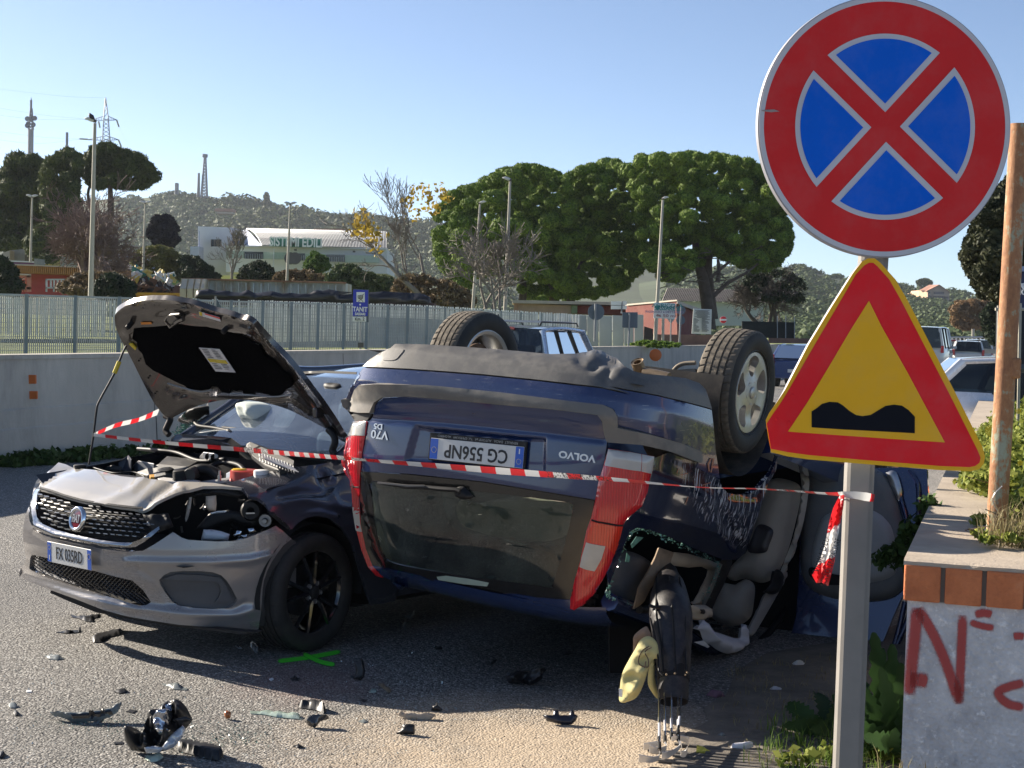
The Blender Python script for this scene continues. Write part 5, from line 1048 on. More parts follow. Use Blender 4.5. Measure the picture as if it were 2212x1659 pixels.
while x<1160:
 d=fpt(x,3)+.03;st=.048*FPX/d*(1.0);t_=at1(x,fpt(x,1)+1,d);b_=at1(x,fpt(x,2)+12,d);w=.010
 i=len(V);V+=[(t_[0]-w,d,t_[2]),(t_[0]+w,d,t_[2]),(t_[0]+w,d,b_[2]),(t_[0]-w,d,b_[2]),(t_[0]-w,d+.03,t_[2]),(t_[0]+w,d+.03,t_[2]),(t_[0]+w,d+.03,b_[2]),(t_[0]-w,d+.03,b_[2])]
 F+=[(i+3,i+2,i+1,i),(i,i+4,i+7,i+3),(i+1,i+2,i+6,i+5)];x+=st
o=mk('fence_bars',V,F,m_fgrey,fe,False);o['kind']='stuff'
V=[];F=[]
for r in range(15):
 for xa,xb in zip(range(-50,1150,40),range(-10,1190,40)):
  i=len(V)
  for x in(xa,xb):
   y=fpt(x,1)+2+(fpt(x,2)+10-fpt(x,1))*r/14;q=at1(x,y,fpt(x,3)+.02);hh=.022 if r in(0,14)else.006;V+=[tuple(q+np.array([0,0,hh])),tuple(q-np.array([0,0,hh]))]
  F.append((i,i+2,i+3,i+1))
o=mk('cross_bars',V,F,m_fgrey,fe,False);o['kind']='stuff'
pf=empty('panel_fence',at1(1280,745,62),'row of stepped pale grey mesh panels ending beside the square sign','fence')
for i,(xa,xb,yt)in enumerate(((1172,1205,698),(1205,1236,698),(1236,1268,700),(1268,1294,701),(1294,1323,702),(1323,1348,701),(1348,1370,699),(1370,1391,699))):
 slab('mesh_panel',[(xa,yt-18 if i<0 else yt-20),(xb-1,yt-19),(xb-1,752),(xa,752)],60+i*.8,.05,M('panel_grey',(.36,.38,.38),.7,vary=.12,vscale=.6,bump=.002,bscale=40),pf,.01)
m_pale=M('whitish_slats',(.80,.79,.76),.7,vary=.2)
wf=empty('paling_fence',at1(600,740,45),'pale vertical slat fence showing behind and above the grating','fence')
V=[];F=[];rp=np.random.RandomState(8)
x=0.0;clump=0
while x<1345:
 if x<410:
  d=fpt(x,3)+6;step=7.2 if rp.rand()<.86 else 17;yt=fpt(x,1)+8;yb=fpt(x,1)+88;w=.024
 else:
  d=fpt(x,3)+(2.5 if x>560 else 5);step=5.2;yt=fpt(x,1)-(2 if x<800 else 3);yb=fpt(x,2)-16 if x<800 else fpt(x,1)+26;w=.022*d/42
  if 410<=x<560 and rp.rand()<.5:x+=step;continue
 t_=at1(x+rp.uniform(-1,1),yt+rp.uniform(-.8,.8),d);b_=at1(x,yb,d);i=len(V)
 V+=[(t_[0]-w,d,t_[2]),(t_[0]+w,d,t_[2]),(t_[0]+w,d,b_[2]),(t_[0]-w,d,b_[2]),(t_[0]-w,d+.03,t_[2]),(t_[0]-w,d+.03,b_[2])];F+=[(i+3,i+2,i+1,i),(i,i+4,i+5,i+3)];x+=step*(.8 if x<410 else 1)
o=mk('palings',V,F,m_pale,wf,False);o['kind']='stuff'
for(xa,xb)in((0,410),):
 slab('ground_rail',[(xa,732),(xb,734),(xb,742),(xa,741)],[44,46,46,44],.3,M('dark_rail',(.06,.08,.09),.8),wf)
slab('back_sheet',[(425,662),(1160,676),(1160,752),(425,750)],[47,62,62,47],.05,M('shaded_boarding',(.36,.37,.35),.9,vary=.25,vscale=.5),wf)
def leaf_mat(name,dark,light,trans=.25):
 t=NT(name);g=t.n('ShaderNodeNewGeometry');n=t.noise(t.coord(),.35,3);f=t.math('ADD',t.math('MULTIPLY',g.outputs['Random Per Island'],.6),t.math('MULTIPLY',n,.4))
 c=t.ramp(f,[(.15,dark),(.85,light)]);t.set(color=c,rough=.65,spec=.2)
 if trans:
  tl=t.n('ShaderNodeBsdfTranslucent');t.l(c,tl.inputs[0]);m=t.n('ShaderNodeMixShader');m.inputs[0].default_value=trans;t.l(t.b.outputs[0],m.inputs[1]);t.l(tl.outputs[0],m.inputs[2]);t.l(m.outputs[0],t.out.inputs[0])
 return t.m
def leaves(C,N,size,seed=0,aspect=.45,upb=0.0,jit=.5):
 ''
 rs=np.random.RandomState(seed);n=len(C);N=N+rs.normal(size=(n,3))*jit;N/=np.linalg.norm(N,axis=1,keepdims=True)
 U=rs.normal(size=(n,3));U=U+upb*(np.array([0,0,1.2])+N*.8);U-=N*(U*N).sum(1,keepdims=True);U/=np.linalg.norm(U,axis=1,keepdims=True);W=np.cross(N,U);s=size*rs.uniform(.6,1.4,(n,1))
 V=np.stack([C-U*s,C+W*s*aspect,C+U*s,C-W*s*aspect],1).reshape(-1,3);return V,np.arange(n*4).reshape(-1,4)
def ell_points(c,r,n,rs,shell=.25,zlow=-1.0):
 D=rs.normal(size=(n,3));D/=np.linalg.norm(D,axis=1,keepdims=True);D[:,2]=np.where(D[:,2]<zlow,-D[:,2]*.5,D[:,2]);q=1-np.abs(rs.normal(size=(n,1)))*shell;q=np.clip(q,.1,1.12)
 return np.asarray(c)+D*np.asarray(r)*q,D
def crown_px(poly,d,nl,rpx,per,leaf,mat,parent,seed=0,thick=3.0,flat=.75,aspect=.35,shell=.25,name='crown',jit=.6,zlow=-1.0,edge=.75,upb=0.0):
 ''
 rs=np.random.RandomState(seed);P=crom(np.array(poly,float),4);mn,mx=P.min(0),P.max(0);out=[];
 g=rpx*1.02
 for gy in np.arange(mn[1],mx[1],g*.9):
  for gx in np.arange(mn[0],mx[0],g):
   q=np.array([gx,gy])+rs.normal(size=2)*rpx*.25
   if inside(q,P)[0]and seg_dist(q,P)[0]>rpx*edge*.7:out.append(q)
 B=lin(P,rpx*1.1);inw=P.mean(0)
 nin=len(out)
 for b in B:
  v=inw-b;v/=np.linalg.norm(v)+1e-9;q=b+v*rpx*edge+rs.normal(size=2)*rpx*.2;out.append(q)
 Vs,Ns=[],[];s=d/FPX
 for iq,q in enumerate(out):
  r=rpx*rs.choice([.55,.75,1.0,1.45]if iq<nin else[.6,.8,.95])*rs.uniform(.85,1.1)*s;dd=d+rs.uniform(-thick,thick);c=at1(q[0],q[1],dd);p_,n_=ell_points(c,(r,r,r*flat),int(per*rs.uniform(.7,1.3)),rs,shell,zlow);Vs.append(p_);Ns.append(n_)
 C=np.vstack(Vs);N=np.vstack(Ns);V,F=leaves(C,N,leaf,seed,aspect,upb,jit);o=mkq(name,V,F,mat,parent);return o
def branch_mesh(base,direc,length,rad,levels,rs,kids=4,spread=.5,up=.15,n=5,taper=.6,minr=.008,curve=.12,ratio=.62):
 mb=MB()
 def rec(p,d,L,r,lv):
  k=5;pts=[p];dirs=d.copy();rads=[r]
  for i in range(1,k):
   dirs=dirs+rs.normal(size=3)*curve+np.array([0,0,up*.25]);dirs/=np.linalg.norm(dirs);pts.append(pts[-1]+dirs*L/(k-1));rads.append(r*(1-(1-taper)*i/(k-1)))
  mb.tube(np.array(pts),np.maximum(rads,minr),n if lv>1 else 3,cap=False)
  if lv<=0:return
  m=kids if np.isscalar(kids)else kids[lv-1]
  for j in range(m):
   t=rs.uniform(.3,1.0)if j else 1.0;i=min(int(t*(k-1)),k-2);f=t*(k-1)-i;q=pts[i]+(pts[i+1]-pts[i])*f
   nd=dirs+rs.normal(size=3)*spread+np.array([0,0,up]);nd/=np.linalg.norm(nd);rec(q,nd,L*ratio*rs.uniform(.75,1.2),rads[i]*.62,lv-1)
 rec(np.array(base,float),np.array(direc,float)/np.linalg.norm(direc),length,rad,levels);return mb
m_bark=M('pine_bark',(.085,.065,.05),.9,vary=.3,bump=.02,bscale=8);m_bark2=M('grey_bark',(.19,.165,.14),.9,vary=.3);m_bark3=M('dark_twigs',(.085,.070,.062),.9,vary=.3);m_reddish=M('reddish_twigs',(.17,.115,.10),.9,vary=.3)
m_pine=leaf_mat('stone_pine_needles',(.022,.060,.008),(.24,.34,.045),.10);m_pine2=leaf_mat('dark_pine_needles',(.025,.045,.014),(.11,.13,.032),.12);m_yleaf=leaf_mat('yellow_leaves',(.28,.19,.02),(.50,.36,.05),.3)
m_olive=leaf_mat('olive_scrub',(.035,.062,.022),(.125,.16,.060),.1);m_dkbush=leaf_mat('dark_bush_leaves',(.010,.020,.010),(.035,.055,.022),.1);m_ylbush=leaf_mat('yellow_green_bush',(.075,.085,.022),(.20,.19,.065),.2);m_brownb=leaf_mat('brown_bush',(.09,.062,.035),(.24,.18,.10),.2);m_brightb=leaf_mat('bright_bush',(.03,.07,.015),(.12,.20,.04),.25)
m_ivy=leaf_mat('ivy_leaves',(.07,.12,.02),(.42,.44,.10),.3);m_weed=leaf_mat('weed_leaves',(.025,.05,.015),(.10,.17,.045),.3);m_dry=leaf_mat('dry_grass',(.20,.16,.08),(.42,.36,.20),.3);m_gr=leaf_mat('fresh_grass',(.05,.10,.015),(.20,.30,.05),.3)
def hill(name,ridge,base_y,d0,d1,mat):
 R=np.array(ridge,float);xs=np.linspace(R[0,0],R[-1,0],60);V=[];nv=9
 for v in np.linspace(0,1,nv):
  for x in xs:
   yr=np.interp(x,R[:,0],R[:,1]);y=base_y+(yr-base_y)*v;V.append(at1(x,y,d0+(d1-d0)*v))
 n=len(xs);V=np.array(V);F=[(j*n+i,j*n+i+1,(j+1)*n+i+1,(j+1)*n+i)for j in range(nv-1)for i in range(n-1)]
 back=V[(nv-1)*n:]+np.array([0,300,-150]);V=np.vstack([V,back]);F+=[((nv-1)*n+i,(nv-1)*n+i+1,nv*n+i+1,nv*n+i)for i in range(n-1)]
 o=mk(name,V,F,mat,None,True);tag(o,kind='structure');return R
m_hill=M('hill_scrub_ground',(.055,.075,.035),.95,vary=.3,vscale=.03)
RL=[(-60,470),(120,440),(230,430),(320,428),(360,420),(400,419),(440,427),(480,431),(520,434),(580,442),(620,452),(680,464),(740,469),(800,474),(870,487),(960,492),(1060,505),(1250,530),(1480,580)]
RR=[(1380,612),(1480,596),(1540,578),(1600,573),(1680,580),(1740,578),(1780,592),(1830,602),(1900,607),(1960,622),(2080,634),(2130,648),(2300,660)]
hill('left_hill',RL,690,420,900,m_hill);hill('right_hill',RR,742,260,700,m_hill)
def scrub(name,R,base_y,d0,d1,n,rm,per,leaf,mat,seed,xr,vmin=0):
 rs=np.random.RandomState(seed);R=np.array(R,float);Vs,Ns=[],[]
 for i in range(n):
  x=rs.uniform(*xr);v=vmin+(1-vmin)*rs.rand();yr=np.interp(x,R[:,0],R[:,1]);d=d0+(d1-d0)*v;c=at1(x,base_y+(yr-base_y)*v,d);r=rm*rs.uniform(.6,1.3);c[2]+=r*.25
  p_,n_=ell_points(c,(r,r,r*.72),per,rs,.12,-.3);Vs.append(p_);Ns.append(n_)
 V,F=leaves(np.vstack(Vs),np.vstack(Ns),leaf,seed,.7,jit=.35);o=mkq(name,V,F,mat,None);tag(o,kind='stuff');return o
tag(scrub('hill_scrub',RL,690,420,900,3000,3.1,44,.85,m_olive,1,(250,1100)),'olive green scrub covering the left hill','scrub');tag(scrub('hill_scrub',RR,742,260,700,2500,2.2,44,.62,m_olive,2,(1440,2230)),'grey green scrub covering the right hill','scrub')
tag(scrub('hill_trees',[(p[0],p[1]+4)for p in RL],690,420,900,240,6.5,130,1.2,m_pine2,3,(480,960),.62),'dark trees along the ridge of the left hill','trees')
m_mast=M('mast_grey',(.12,.14,.18),.6,.3);m_mastr=M('mast_concrete',(.22,.21,.22),.8)
def lattice(name,label,x0,yb,yt,w0,w1,d,cat='mast',bays=12,extra=None,mat=None):
 o=empty(name,at1(x0,yb,d),label,cat);s=MB();sc=d/FPX;A=at1(x0,yb,d);B=at1(x0+(yb-yt)*.02,yt,d);H=B[2]-A[2];r=.12*d/300
 def pt(t,k):c=A+(B-A)*t;w=(w0+(w1-w0)*t)*sc/2;return c+np.array([(-1,1,1,-1)[k]*w,(-1,-1,1,1)[k]*w,0])
 for k in range(4):s.tube([pt(0,k),pt(1,k)],r,4)
 for i in range(bays):
  t0,t1=i/bays,(i+1)/bays
  for k in range(4):s.tube([pt(t0,k),pt(t1,(k+1)%4)],r*.6,3);s.tube([pt(t1,k),pt(t1,(k+1)%4)],r*.6,3)
 s.build('lattice',mat or m_mast,o)
 if extra:extra(o,s)
 return o
def ex1(o,s):
 q=MB();q.tube([at1(66,332,600),at1(66.5,279,600)],1.1,12);q.build('concrete_tower',m_mastr,o)
 q=MB();q.tube([at1(67,236,600),at1(67.3,216,600)],.45,8);q.tube([at1(67.3,217,600),at1(67.4,211,600)],.15,5);q.build('antenna',M('antenna_dark',(.12,.13,.16),.6),o)
 q=MB()
 for(x,y)in((60,257),(62,268),(71,256),(76,256),(73,270),(60,272)):c=at1(x,y,598);q.lathe([(0,0),(.8,.2),(1.0,.6)],c,-fw,10)
 q.build('dish',m_mast,o)
lattice('radio_tower','tall radio tower on a concrete shaft, leftmost on the horizon',66.5,280,234,9,3,600,'tower',7,ex1)
def ex2(o,s):q=MB();q.tube([at1(144.5,318,600),at1(145,286,600)],.5,6);q.build('antenna',M('antenna_dark',(.12,.13,.16),.6),o)
lattice('radio_tower','thin mast rising behind the pines beside the tall lamp post',144,345,316,7,4,600,'mast',5,ex2)
lattice('lattice_tower','tall lattice mast on the hill ridge',441,432,336,13,3,880,'tower',14,lambda o,s:MB().tube([at1(442.5,340,880),at1(443,333,880)],1.6,8).build('antenna_ring',m_mast,o))
lattice('lattice_tower','slim mast just left of the tall lattice mast on the ridge',428.5,426,374,4,2,880,'mast',9);lattice('lattice_tower','short stubby mast at the left of the ridge',381.5,420,396,5,5,880,'mast',5)
py=empty('power_pylon',at1(230,330,260),'steel power pylon with two pairs of arms behind the pines','pylon');s=MB();D=260
P0=lambda x,y,z=0:at1(x,y,D+z)
def leg(a,b,r=.09):s.tube([a,b],r,4)
for dz in(-1.2,1.2):
 leg(P0(219,340,dz),P0(224,255,dz));leg(P0(240,340,dz),P0(234,255,dz));leg(P0(224,255,dz),P0(228,211));leg(P0(234,255,dz),P0(228,211))
 for k in range(10):
  y0=340-k*8.5;xa=219+(340-y0)*.059;xb=240-(340-y0)*.07;y1=y0-8.5;xc=219+(340-y1)*.059;xd=240-(340-y1)*.07
  leg(P0(xa,y0,dz),P0(xd,y1,dz),.05);leg(P0(xb,y0,dz),P0(xc,y1,dz),.05)
 for k in range(3):leg(P0(224+k*1.2,255-k*12,dz*(1-k/4)),P0(232.5-k*.9,243-k*12,dz*(1-k/4)),.05)
for(y,xl,xr)in((258,198,252),(301,190,256)):
 for dz in(-.6,.6):
  leg(P0(xl,y+1,0),P0(224,y-7,dz),.06);leg(P0(xl,y+1,0),P0(224,y+2,dz),.06);leg(P0(xr,y+1,0),P0(234,y-7,dz),.06);leg(P0(xr,y+1,0),P0(234,y+2,dz),.06);leg(P0(224,y+1,dz),P0(236,y+1,dz),.06)
 for k in range(1,5):
  f=k/5;leg(P0(234+(xr-234)*f,y-7+8*f),P0(234+(xr-234)*f,y+2-f),.04);leg(P0(224+(xl-224)*f,y-7+8*f),P0(224+(xl-224)*f,y+2-f),.04)
s.build('lattice',M('pylon_steel',(.22,.24,.28),.6,.3),py)
s=MB();
for(a,b)in(((252,259),(257,274)),((256,302),(262,317)),((213,262),(216,276)),((198,259),(184,257)),((190,301),(172,300))):s.tube([P0(*a),P0(*b)],.14,6)
s.build('insulators',M('insulator_cream',(.42,.40,.33),.5),py)
s=MB()
for(a,b,c)in(((184,257),(90,248),(-20,230)),((190,258),(90,258),(-20,247)),((172,300),(90,296),(-20,282)),((172,301),(80,310),(-20,300)),((228,211),(140,208),(-20,190)),((257,274),(275,310),(330,420)),((262,317),(290,360),(340,425))):s.tube(crom([P0(*a),P0(*b),P0(*c)],8,False),.010,3)
tag(s.build('power_lines',M('wire_grey',(.25,.27,.32),.7),None),'thin power lines leading off the pylon to the left','cables')
m_pole=M('lamp_pole',(.40,.37,.31),.7,.1,vary=.1);m_lhead=M('lamp_head',(.55,.55,.54),.4,vary=.05);m_ldark=M('lamp_dark',(.08,.07,.07),.5)
def lamp(label,xb,yb,xt,yt,d,w,heads,hw,group=None):
 o=empty('street_lamp',at1(xb,yb,d),label,'street lamp','street lamps along the road');A=at1(xb,yb,d);B=at1(xt,yt,d);s=MB();r=w*.42*d/FPX
 s.tube([A,A+(B-A)*.5,B],[r*1.25,r,r*.75],10);s.build('pole',m_pole,o,sharp=60)
 for h in heads:
  L=hw*d/FPX;c=B+np.array([0,0,r]);q=MB();pts=[c-np.array([h*L*.10,0,0]),c+np.array([h*L*.25,-.05,L*.08]),c+np.array([h*L*.65,-.05,L*.20]),c+np.array([h*L,0,L*.22])]
  q.tube(pts,np.array([.11,.20,.17,.05])*L*1.05,10);q.build('lamp_head',m_lhead,o,sharp=60);q=MB();q.tube([c-np.array([h*L*.12,0,.01]),c+np.array([h*L*.1,-.05,0])],L*.16,10);q.build('lamp_fitting',m_ldark,o,sharp=60)
 return o
lamp('tallest street lamp at the left with a bird on its head',196,640,205,266,48,11,(-1,),22)
lamp('double-headed street lamp before the leftmost dark pine',66,566,69.5,427,85,5.5,(-1,1),13);lamp('double-headed street lamp at the edge of the bare reddish tree',309,595,314,441,85,5.5,(-1,1),13);lamp('double-headed street lamp standing before the warehouse sign',620,606,627,443,78,6,(-1,1),14)
lamp('shorter single street lamp at the left edge of the big stone pines',1021,672,1037,441,66,7,(1,),13);lamp('tall single street lamp before the stone pines, head turned left',1091,676,1102,392,60,8.5,(-1,),17);lamp('single street lamp behind the blue and white shop board',1415,741,1432,432,60,8.5,(1,),12)
bd=empty('bird',at1(197,256,47.9),'dark bird perched on the tallest street lamp','bird');s=MB();s.tube(at(Z('B1',[(1112,312),(1122,325),(1140,345),(1160,365),(1174,378)]),[47.9]*5),[.03,.055,.075,.05,.015],10);s.build('body',M('bird_dark',(.02,.018,.03),.6),bd,sharp=80);s=MB();s.tube(at(Z('B1',[(1119,318),(1112,311),(1104,309)]),[47.9]*3),[.045,.035,.006],8);s.build('head',M('bird_dark',(.02,.018,.03),.6),bd,sharp=80)
def tree(label,name,crown_kw,trunk,mat_t=None,group=None,base=None):
 o=empty(name,base,label,'tree',group)
 for k in crown_kw:crown_px(parent=o,**k)
 for(pts,d,rad)in trunk:
  P=at(pts,[d]*len(pts));s=MB();s.tube(crom(P,4,False),np.interp(np.linspace(0,1,len(crom(P,4,False))),np.linspace(0,1,len(rad)),rad),10);s.build('trunk',mat_t or m_bark,o,sharp=80)
 return o
G1='dark pines at the left'
tree('leftmost dark pine below the radio tower','pine_tree',[dict(poly=[(-80,420),(-10,380),(30,338),(80,335),(100,370),(105,430),(100,500),(60,540),(-20,545),(-80,540)],d=112,nl=34,rpx=21,per=650,leaf=.26,aspect=.22,upb=.8,mat=m_pine2,seed=11)],[([(40,600),(40,480)],112,[.4,.2])],group=G1,base=at1(40,600,112))
tree('pine with gold green tufts between the two darkest pines','pine_tree',[dict(poly=[(88,420),(95,360),(120,330),(165,325),(178,360),(172,420),(168,470),(130,500),(100,470)],d=106,nl=22,rpx=16,per=600,leaf=.22,aspect=.3,upb=.3,jit=.4,mat=m_pine2,seed=12),dict(poly=[(70,500),(100,480),(140,500),(150,540),(100,570),(60,550)],d=104,nl=9,rpx=16,per=420,leaf=.24,aspect=.22,upb=1.0,mat=m_pine2,seed=13,name='lower_crown')],[([(160,560),(162,480),(165,400)],107,[.28,.2,.1])],group=G1,base=at1(160,560,107))
tree('rounded dark pine behind the tallest street lamp','pine_tree',[dict(poly=[(180,370),(190,322),(235,310),(260,322),(300,330),(330,365),(336,385),(318,405),(270,412),(225,405),(190,400)],d=108,nl=30,rpx=15,per=560,leaf=.22,aspect=.22,upb=.8,mat=m_pine2,seed=14)],[([(240,470),(238,400)],108,[.25,.15]),([(200,470),(190,420),(200,390)],108,[.15,.1,.08])],group=G1,base=at1(240,470,108))
rs=np.random.RandomState(21)
def bare(label,base,d,direc,L,r,levels,kids,seed,mat,spread=.5,up=.12,name='bare_tree',minr=.012,n0=1,ratio=.62,crowns=(),cat='tree',curve=.12):
 o=empty(name,at1(*base,d),label,cat);rs_=np.random.RandomState(seed)
 for k in range(n0):
  dv=np.array(direc,float)+(rs_.normal(size=3)*.35 if k else 0);branch_mesh(at1(*base,d)+(rs_.normal(size=3)*np.array([.4,.4,0])if k else 0),dv,L*(rs_.uniform(.8,1.1)if k else 1),r,levels,rs_,kids,spread,up,minr=minr,ratio=ratio,curve=curve).build('branches'if k else'trunk',mat,o)
 for c in crowns:crown_px(parent=o,**c)
 return o
bare('broad leafless tree with reddish twigs beside the tallest street lamp',(215,625),68,(-.1,0,1),1.6,.16,5,(4,5,4,4,4),31,m_reddish,.62,.06,minr=.012,n0=5,ratio=.74,curve=.10)
bare('smaller leafless tree before the white warehouse',(500,605),92,(0,0,1),1.3,.07,4,(5,4,4,3),32,m_bark2,.45,.2,n0=2,ratio=.70)
bare('tall thin leafless tree left of the stone pines',(925,640),76,(-.12,0,1),2.1,.10,5,(3,3,4,3,2),33,m_bark2,.32,.22,n0=2,ratio=.72)
bare('leaning tree with a few yellow leaves left of the stone pines',(915,648),73,(-.62,0,.8),2.35,.15,5,(3,3,3,3,2),34,m_bark2,.34,.10,n0=1,ratio=.66,crowns=[dict(poly=[(748,470),(780,440),(810,470),(835,520),(820,545),(780,520),(755,500)],d=73,nl=16,rpx=30,per=9,leaf=.13,mat=m_yleaf,seed=5,thick=1.5,aspect=.6,shell=.7,name='yellow_leaves'),dict(poly=[(860,430),(900,390),(960,400),(990,430),(940,470),(880,480)],d=77,nl=10,rpx=30,per=9,leaf=.12,mat=m_yleaf,seed=6,thick=1.5,aspect=.6,shell=.7,name='yellow_leaves')])
bare('grey leafless shrub at the foot of the tall lamps',(1050,668),58,(0,0,1),1.3,.06,4,(5,4,4,3),35,m_bark2,.5,.1,n0=5,ratio=.72,cat='shrub',name='bare_shrub')
bare('dark leafless tree between the tiled shed and the triangle sign',(1662,705),96,(0,0,1),1.7,.16,5,(5,5,4,4,3),36,m_bark3,.62,.05,n0=3,ratio=.72,crowns=[dict(poly=[(1600,620),(1620,585),(1680,575),(1735,600),(1745,650),(1700,660),(1650,650)],d=96,nl=12,rpx=17,per=150,leaf=.12,mat=m_bark3_leaf if'm_bark3_leaf'in globals()else m_dkbush,seed=7,thick=1.5,shell=.8,name='sparse_crown')])
G2='big stone pines'
crA=[(935,470),(955,425),(1000,398),(1050,380),(1085,358),(1140,350),(1200,362),(1235,400),(1240,480),(1235,560),(1215,600),(1150,610),(1080,600),(1020,605),(985,625),(950,590),(932,540)]
crB=[(1215,380),(1245,360),(1290,348),(1345,345),(1375,370),(1400,430),(1395,520),(1380,600),(1330,640),(1260,650),(1180,655),(1120,640),(1130,600),(1200,560),(1210,470)]
crC=[(1360,350),(1400,335),(1450,328),(1520,326),(1575,325),(1630,345),(1665,370),(1690,420),(1712,490),(1716,530),(1690,570),(1640,585),(1590,575),(1540,560),(1500,580),(1450,610),(1420,600),(1385,560),(1365,450)]
kw=dict(rpx=16,per=850,leaf=.15,aspect=.22,flat=.72,thick=4.5,edge=.95,jit=.38,upb=.4,shell=.10)
tree('left one of the big stone pines, behind the tall lamps','stone_pine',[dict(poly=crA,d=90,nl=70,mat=m_pine,seed=41,**kw)],[([(1125,672),(1130,620),(1120,540)],91,[.28,.22,.15])],group=G2,base=at1(1125,672,91))
tree('middle stone pine with two dark trunks','stone_pine',[dict(poly=crB,d=93,nl=70,mat=m_pine,seed=42,**kw)],[([(1198,672),(1196,640),(1180,600),(1190,520)],92,[.34,.31,.24,.15]),([(1225,672),(1236,640),(1245,600),(1270,540)],92.5,[.28,.26,.20,.15])],group=G2,base=at1(1200,672,86))
oC=tree('right stone pine with its forked trunk and open underside','stone_pine',[dict(poly=crC,d=88,nl=80,mat=m_pine,seed=43,**kw)],[([(1532,712),(1528,660),(1518,600),(1506,560),(1500,500)],88.5,[.40,.37,.32,.24,.15]),([(1540,690),(1532,620),(1530,560),(1545,480)],88.8,[.32,.29,.24,.13]),([(1540,640),(1575,610),(1610,590),(1650,560)],84,[.14,.10,.07,.04]),([(1535,600),(1570,570),(1600,550)],84,[.10,.08,.04]),([(1550,610),(1553,585),(1551,560)],84,[.14,.11,.08])],group=G2,base=at1(1535,712,84))
rs=np.random.RandomState(55);s=MB()
for k in range(40):
 x=rs.uniform(1420,1650);y=rs.uniform(540,620);a=at1(x,y,84+rs.uniform(-1,1));s.tube([a,a+np.array([rs.uniform(-1.2,1.2),rs.uniform(-.6,.6),rs.uniform(-.5,.5)])],.03,3)
s.build('dead_twigs',m_bark,oC)['kind']='stuff'
def bush(label,poly,d,mat,n=14,rpx=12,per=300,leaf=.12,seed=0,name='bush',group=None,**k):
 o=empty(name,at1(np.mean([p[0]for p in poly]),max(p[1]for p in poly),d),label,'bush',group);crown_px(poly=poly,d=d,nl=n,rpx=rpx,per=per,leaf=leaf,mat=mat,parent=o,seed=seed,thick=1.2,**k);return o
bush('pale yellow green bush right of the double lamp',[(285,560),(310,535),(350,530),(385,545),(400,575),(395,605),(330,612),(290,600)],88,m_ylbush,22,seed=61);bush('dark green bush behind the yellow skip',[(385,560),(420,555),(450,570),(470,600),(450,615),(400,612)],86,m_dkbush,14,seed=62)
bush('dark round bush before the warehouse wall',[(515,600),(530,575),(560,562),(585,575),(592,600),(570,612)],85,m_dkbush,14,seed=63);bush('small bright green tree under the warehouse windows',[(658,580),(665,555),(685,546),(705,560),(708,575),(690,592),(670,592)],84,m_brightb,10,9,seed=64)
bush('low brown scrub behind the white container',[(590,605),(620,585),(680,590),(740,600),(780,610),(740,620),(620,618)],80,m_brownb,20,10,seed=65);bush('grey green bushes right of the white container',[(700,610),(720,580),(760,570),(800,590),(850,605),(850,640),(780,640),(720,630)],78,m_olive,24,12,seed=66)
bush('brown thicket under the leaning tree',[(840,640),(860,600),(900,590),(950,600),(1000,620),(1030,650),(1000,672),(880,668)],74,m_brownb,20,12,120,seed=67,shell=.6);bush('dark bush at the left frame edge above the fence',[(-40,560),(10,560),(35,585),(35,632),(-40,640)],60,m_dkbush,14,14,seed=68)
bush('leafy brown bush in front of the red container',[(120,625),(150,600),(200,585),(260,590),(275,610),(270,638),(180,640)],62,m_brownb,20,12,120,seed=69,shell=.6);bush('dark green bush at the foot of the tallest lamp',[(205,640),(215,605),(250,590),(280,605),(285,640)],60,m_dkbush,14,11,seed=70)
bush('dark purple brown tree crown behind the double lamp',[(318,490),(340,465),(370,470),(385,500),(380,535),(340,535),(322,515)],100,M('purple_crown',(.018,.014,.024),.9),16,12,260,.14,seed=71,name='dark_tree')
bush('orange brown autumn tree at the road end',[(2055,680),(2065,655),(2100,645),(2150,650),(2165,690),(2140,715),(2080,710),(2058,700)],170,leaf_mat('autumn_leaves',(.14,.09,.045),(.30,.19,.10),.2),22,12,340,.22,seed=72,name='autumn_tree')
bush('green bush between the autumn tree and the rusty post',[(2120,680),(2140,655),(2175,660),(2180,720),(2150,745),(2128,720)],70,m_dkbush,14,10,260,.12,seed=73)
cy=tree('dark cypress-like tree at the right behind the rusty post','dark_tree',[dict(poly=[(2110,440),(2140,410),(2190,380),(2300,370),(2300,660),(2200,655),(2150,640),(2110,630),(2085,580),(2090,500)],d=34,nl=50,rpx=26,per=900,leaf=.085,mat=leaf_mat('cypress_leaves',(.012,.018,.008),(.075,.080,.035),.1),seed=74,thick=1.5,aspect=.6)],[([(2230,760),(2220,600)],34.5,[.25,.2])],base=at1(2230,760,34))
vp=empty('umbrella_pine',at1(1991,632,640),'small umbrella pine on the skyline left of the villa','tree');crown_px(poly=[(1980,610),(1990,602),(2005,603),(2014,612),(2000,616),(1985,615)],d=640,nl=12,rpx=4,per=200,leaf=.6,mat=m_pine2,parent=vp,seed=75,thick=2,flat=.6);s=MB();s.tube(at([(1988,630),(1990,612)],[640]*2),.35,6);s.tube(at([(1996,630),(1999,612)],[640]*2),.3,6);s.build('trunk',m_bark,vp)
hc=empty('hill_conifer',at1(576,445,880),'pointed conifer on the left hill skyline','tree');crown_px(poly=[(568,445),(572,430),(576,417),(581,432),(584,445)],d=880,nl=8,rpx=4,per=160,leaf=.8,mat=m_pine2,parent=hc,seed=76,thick=2)
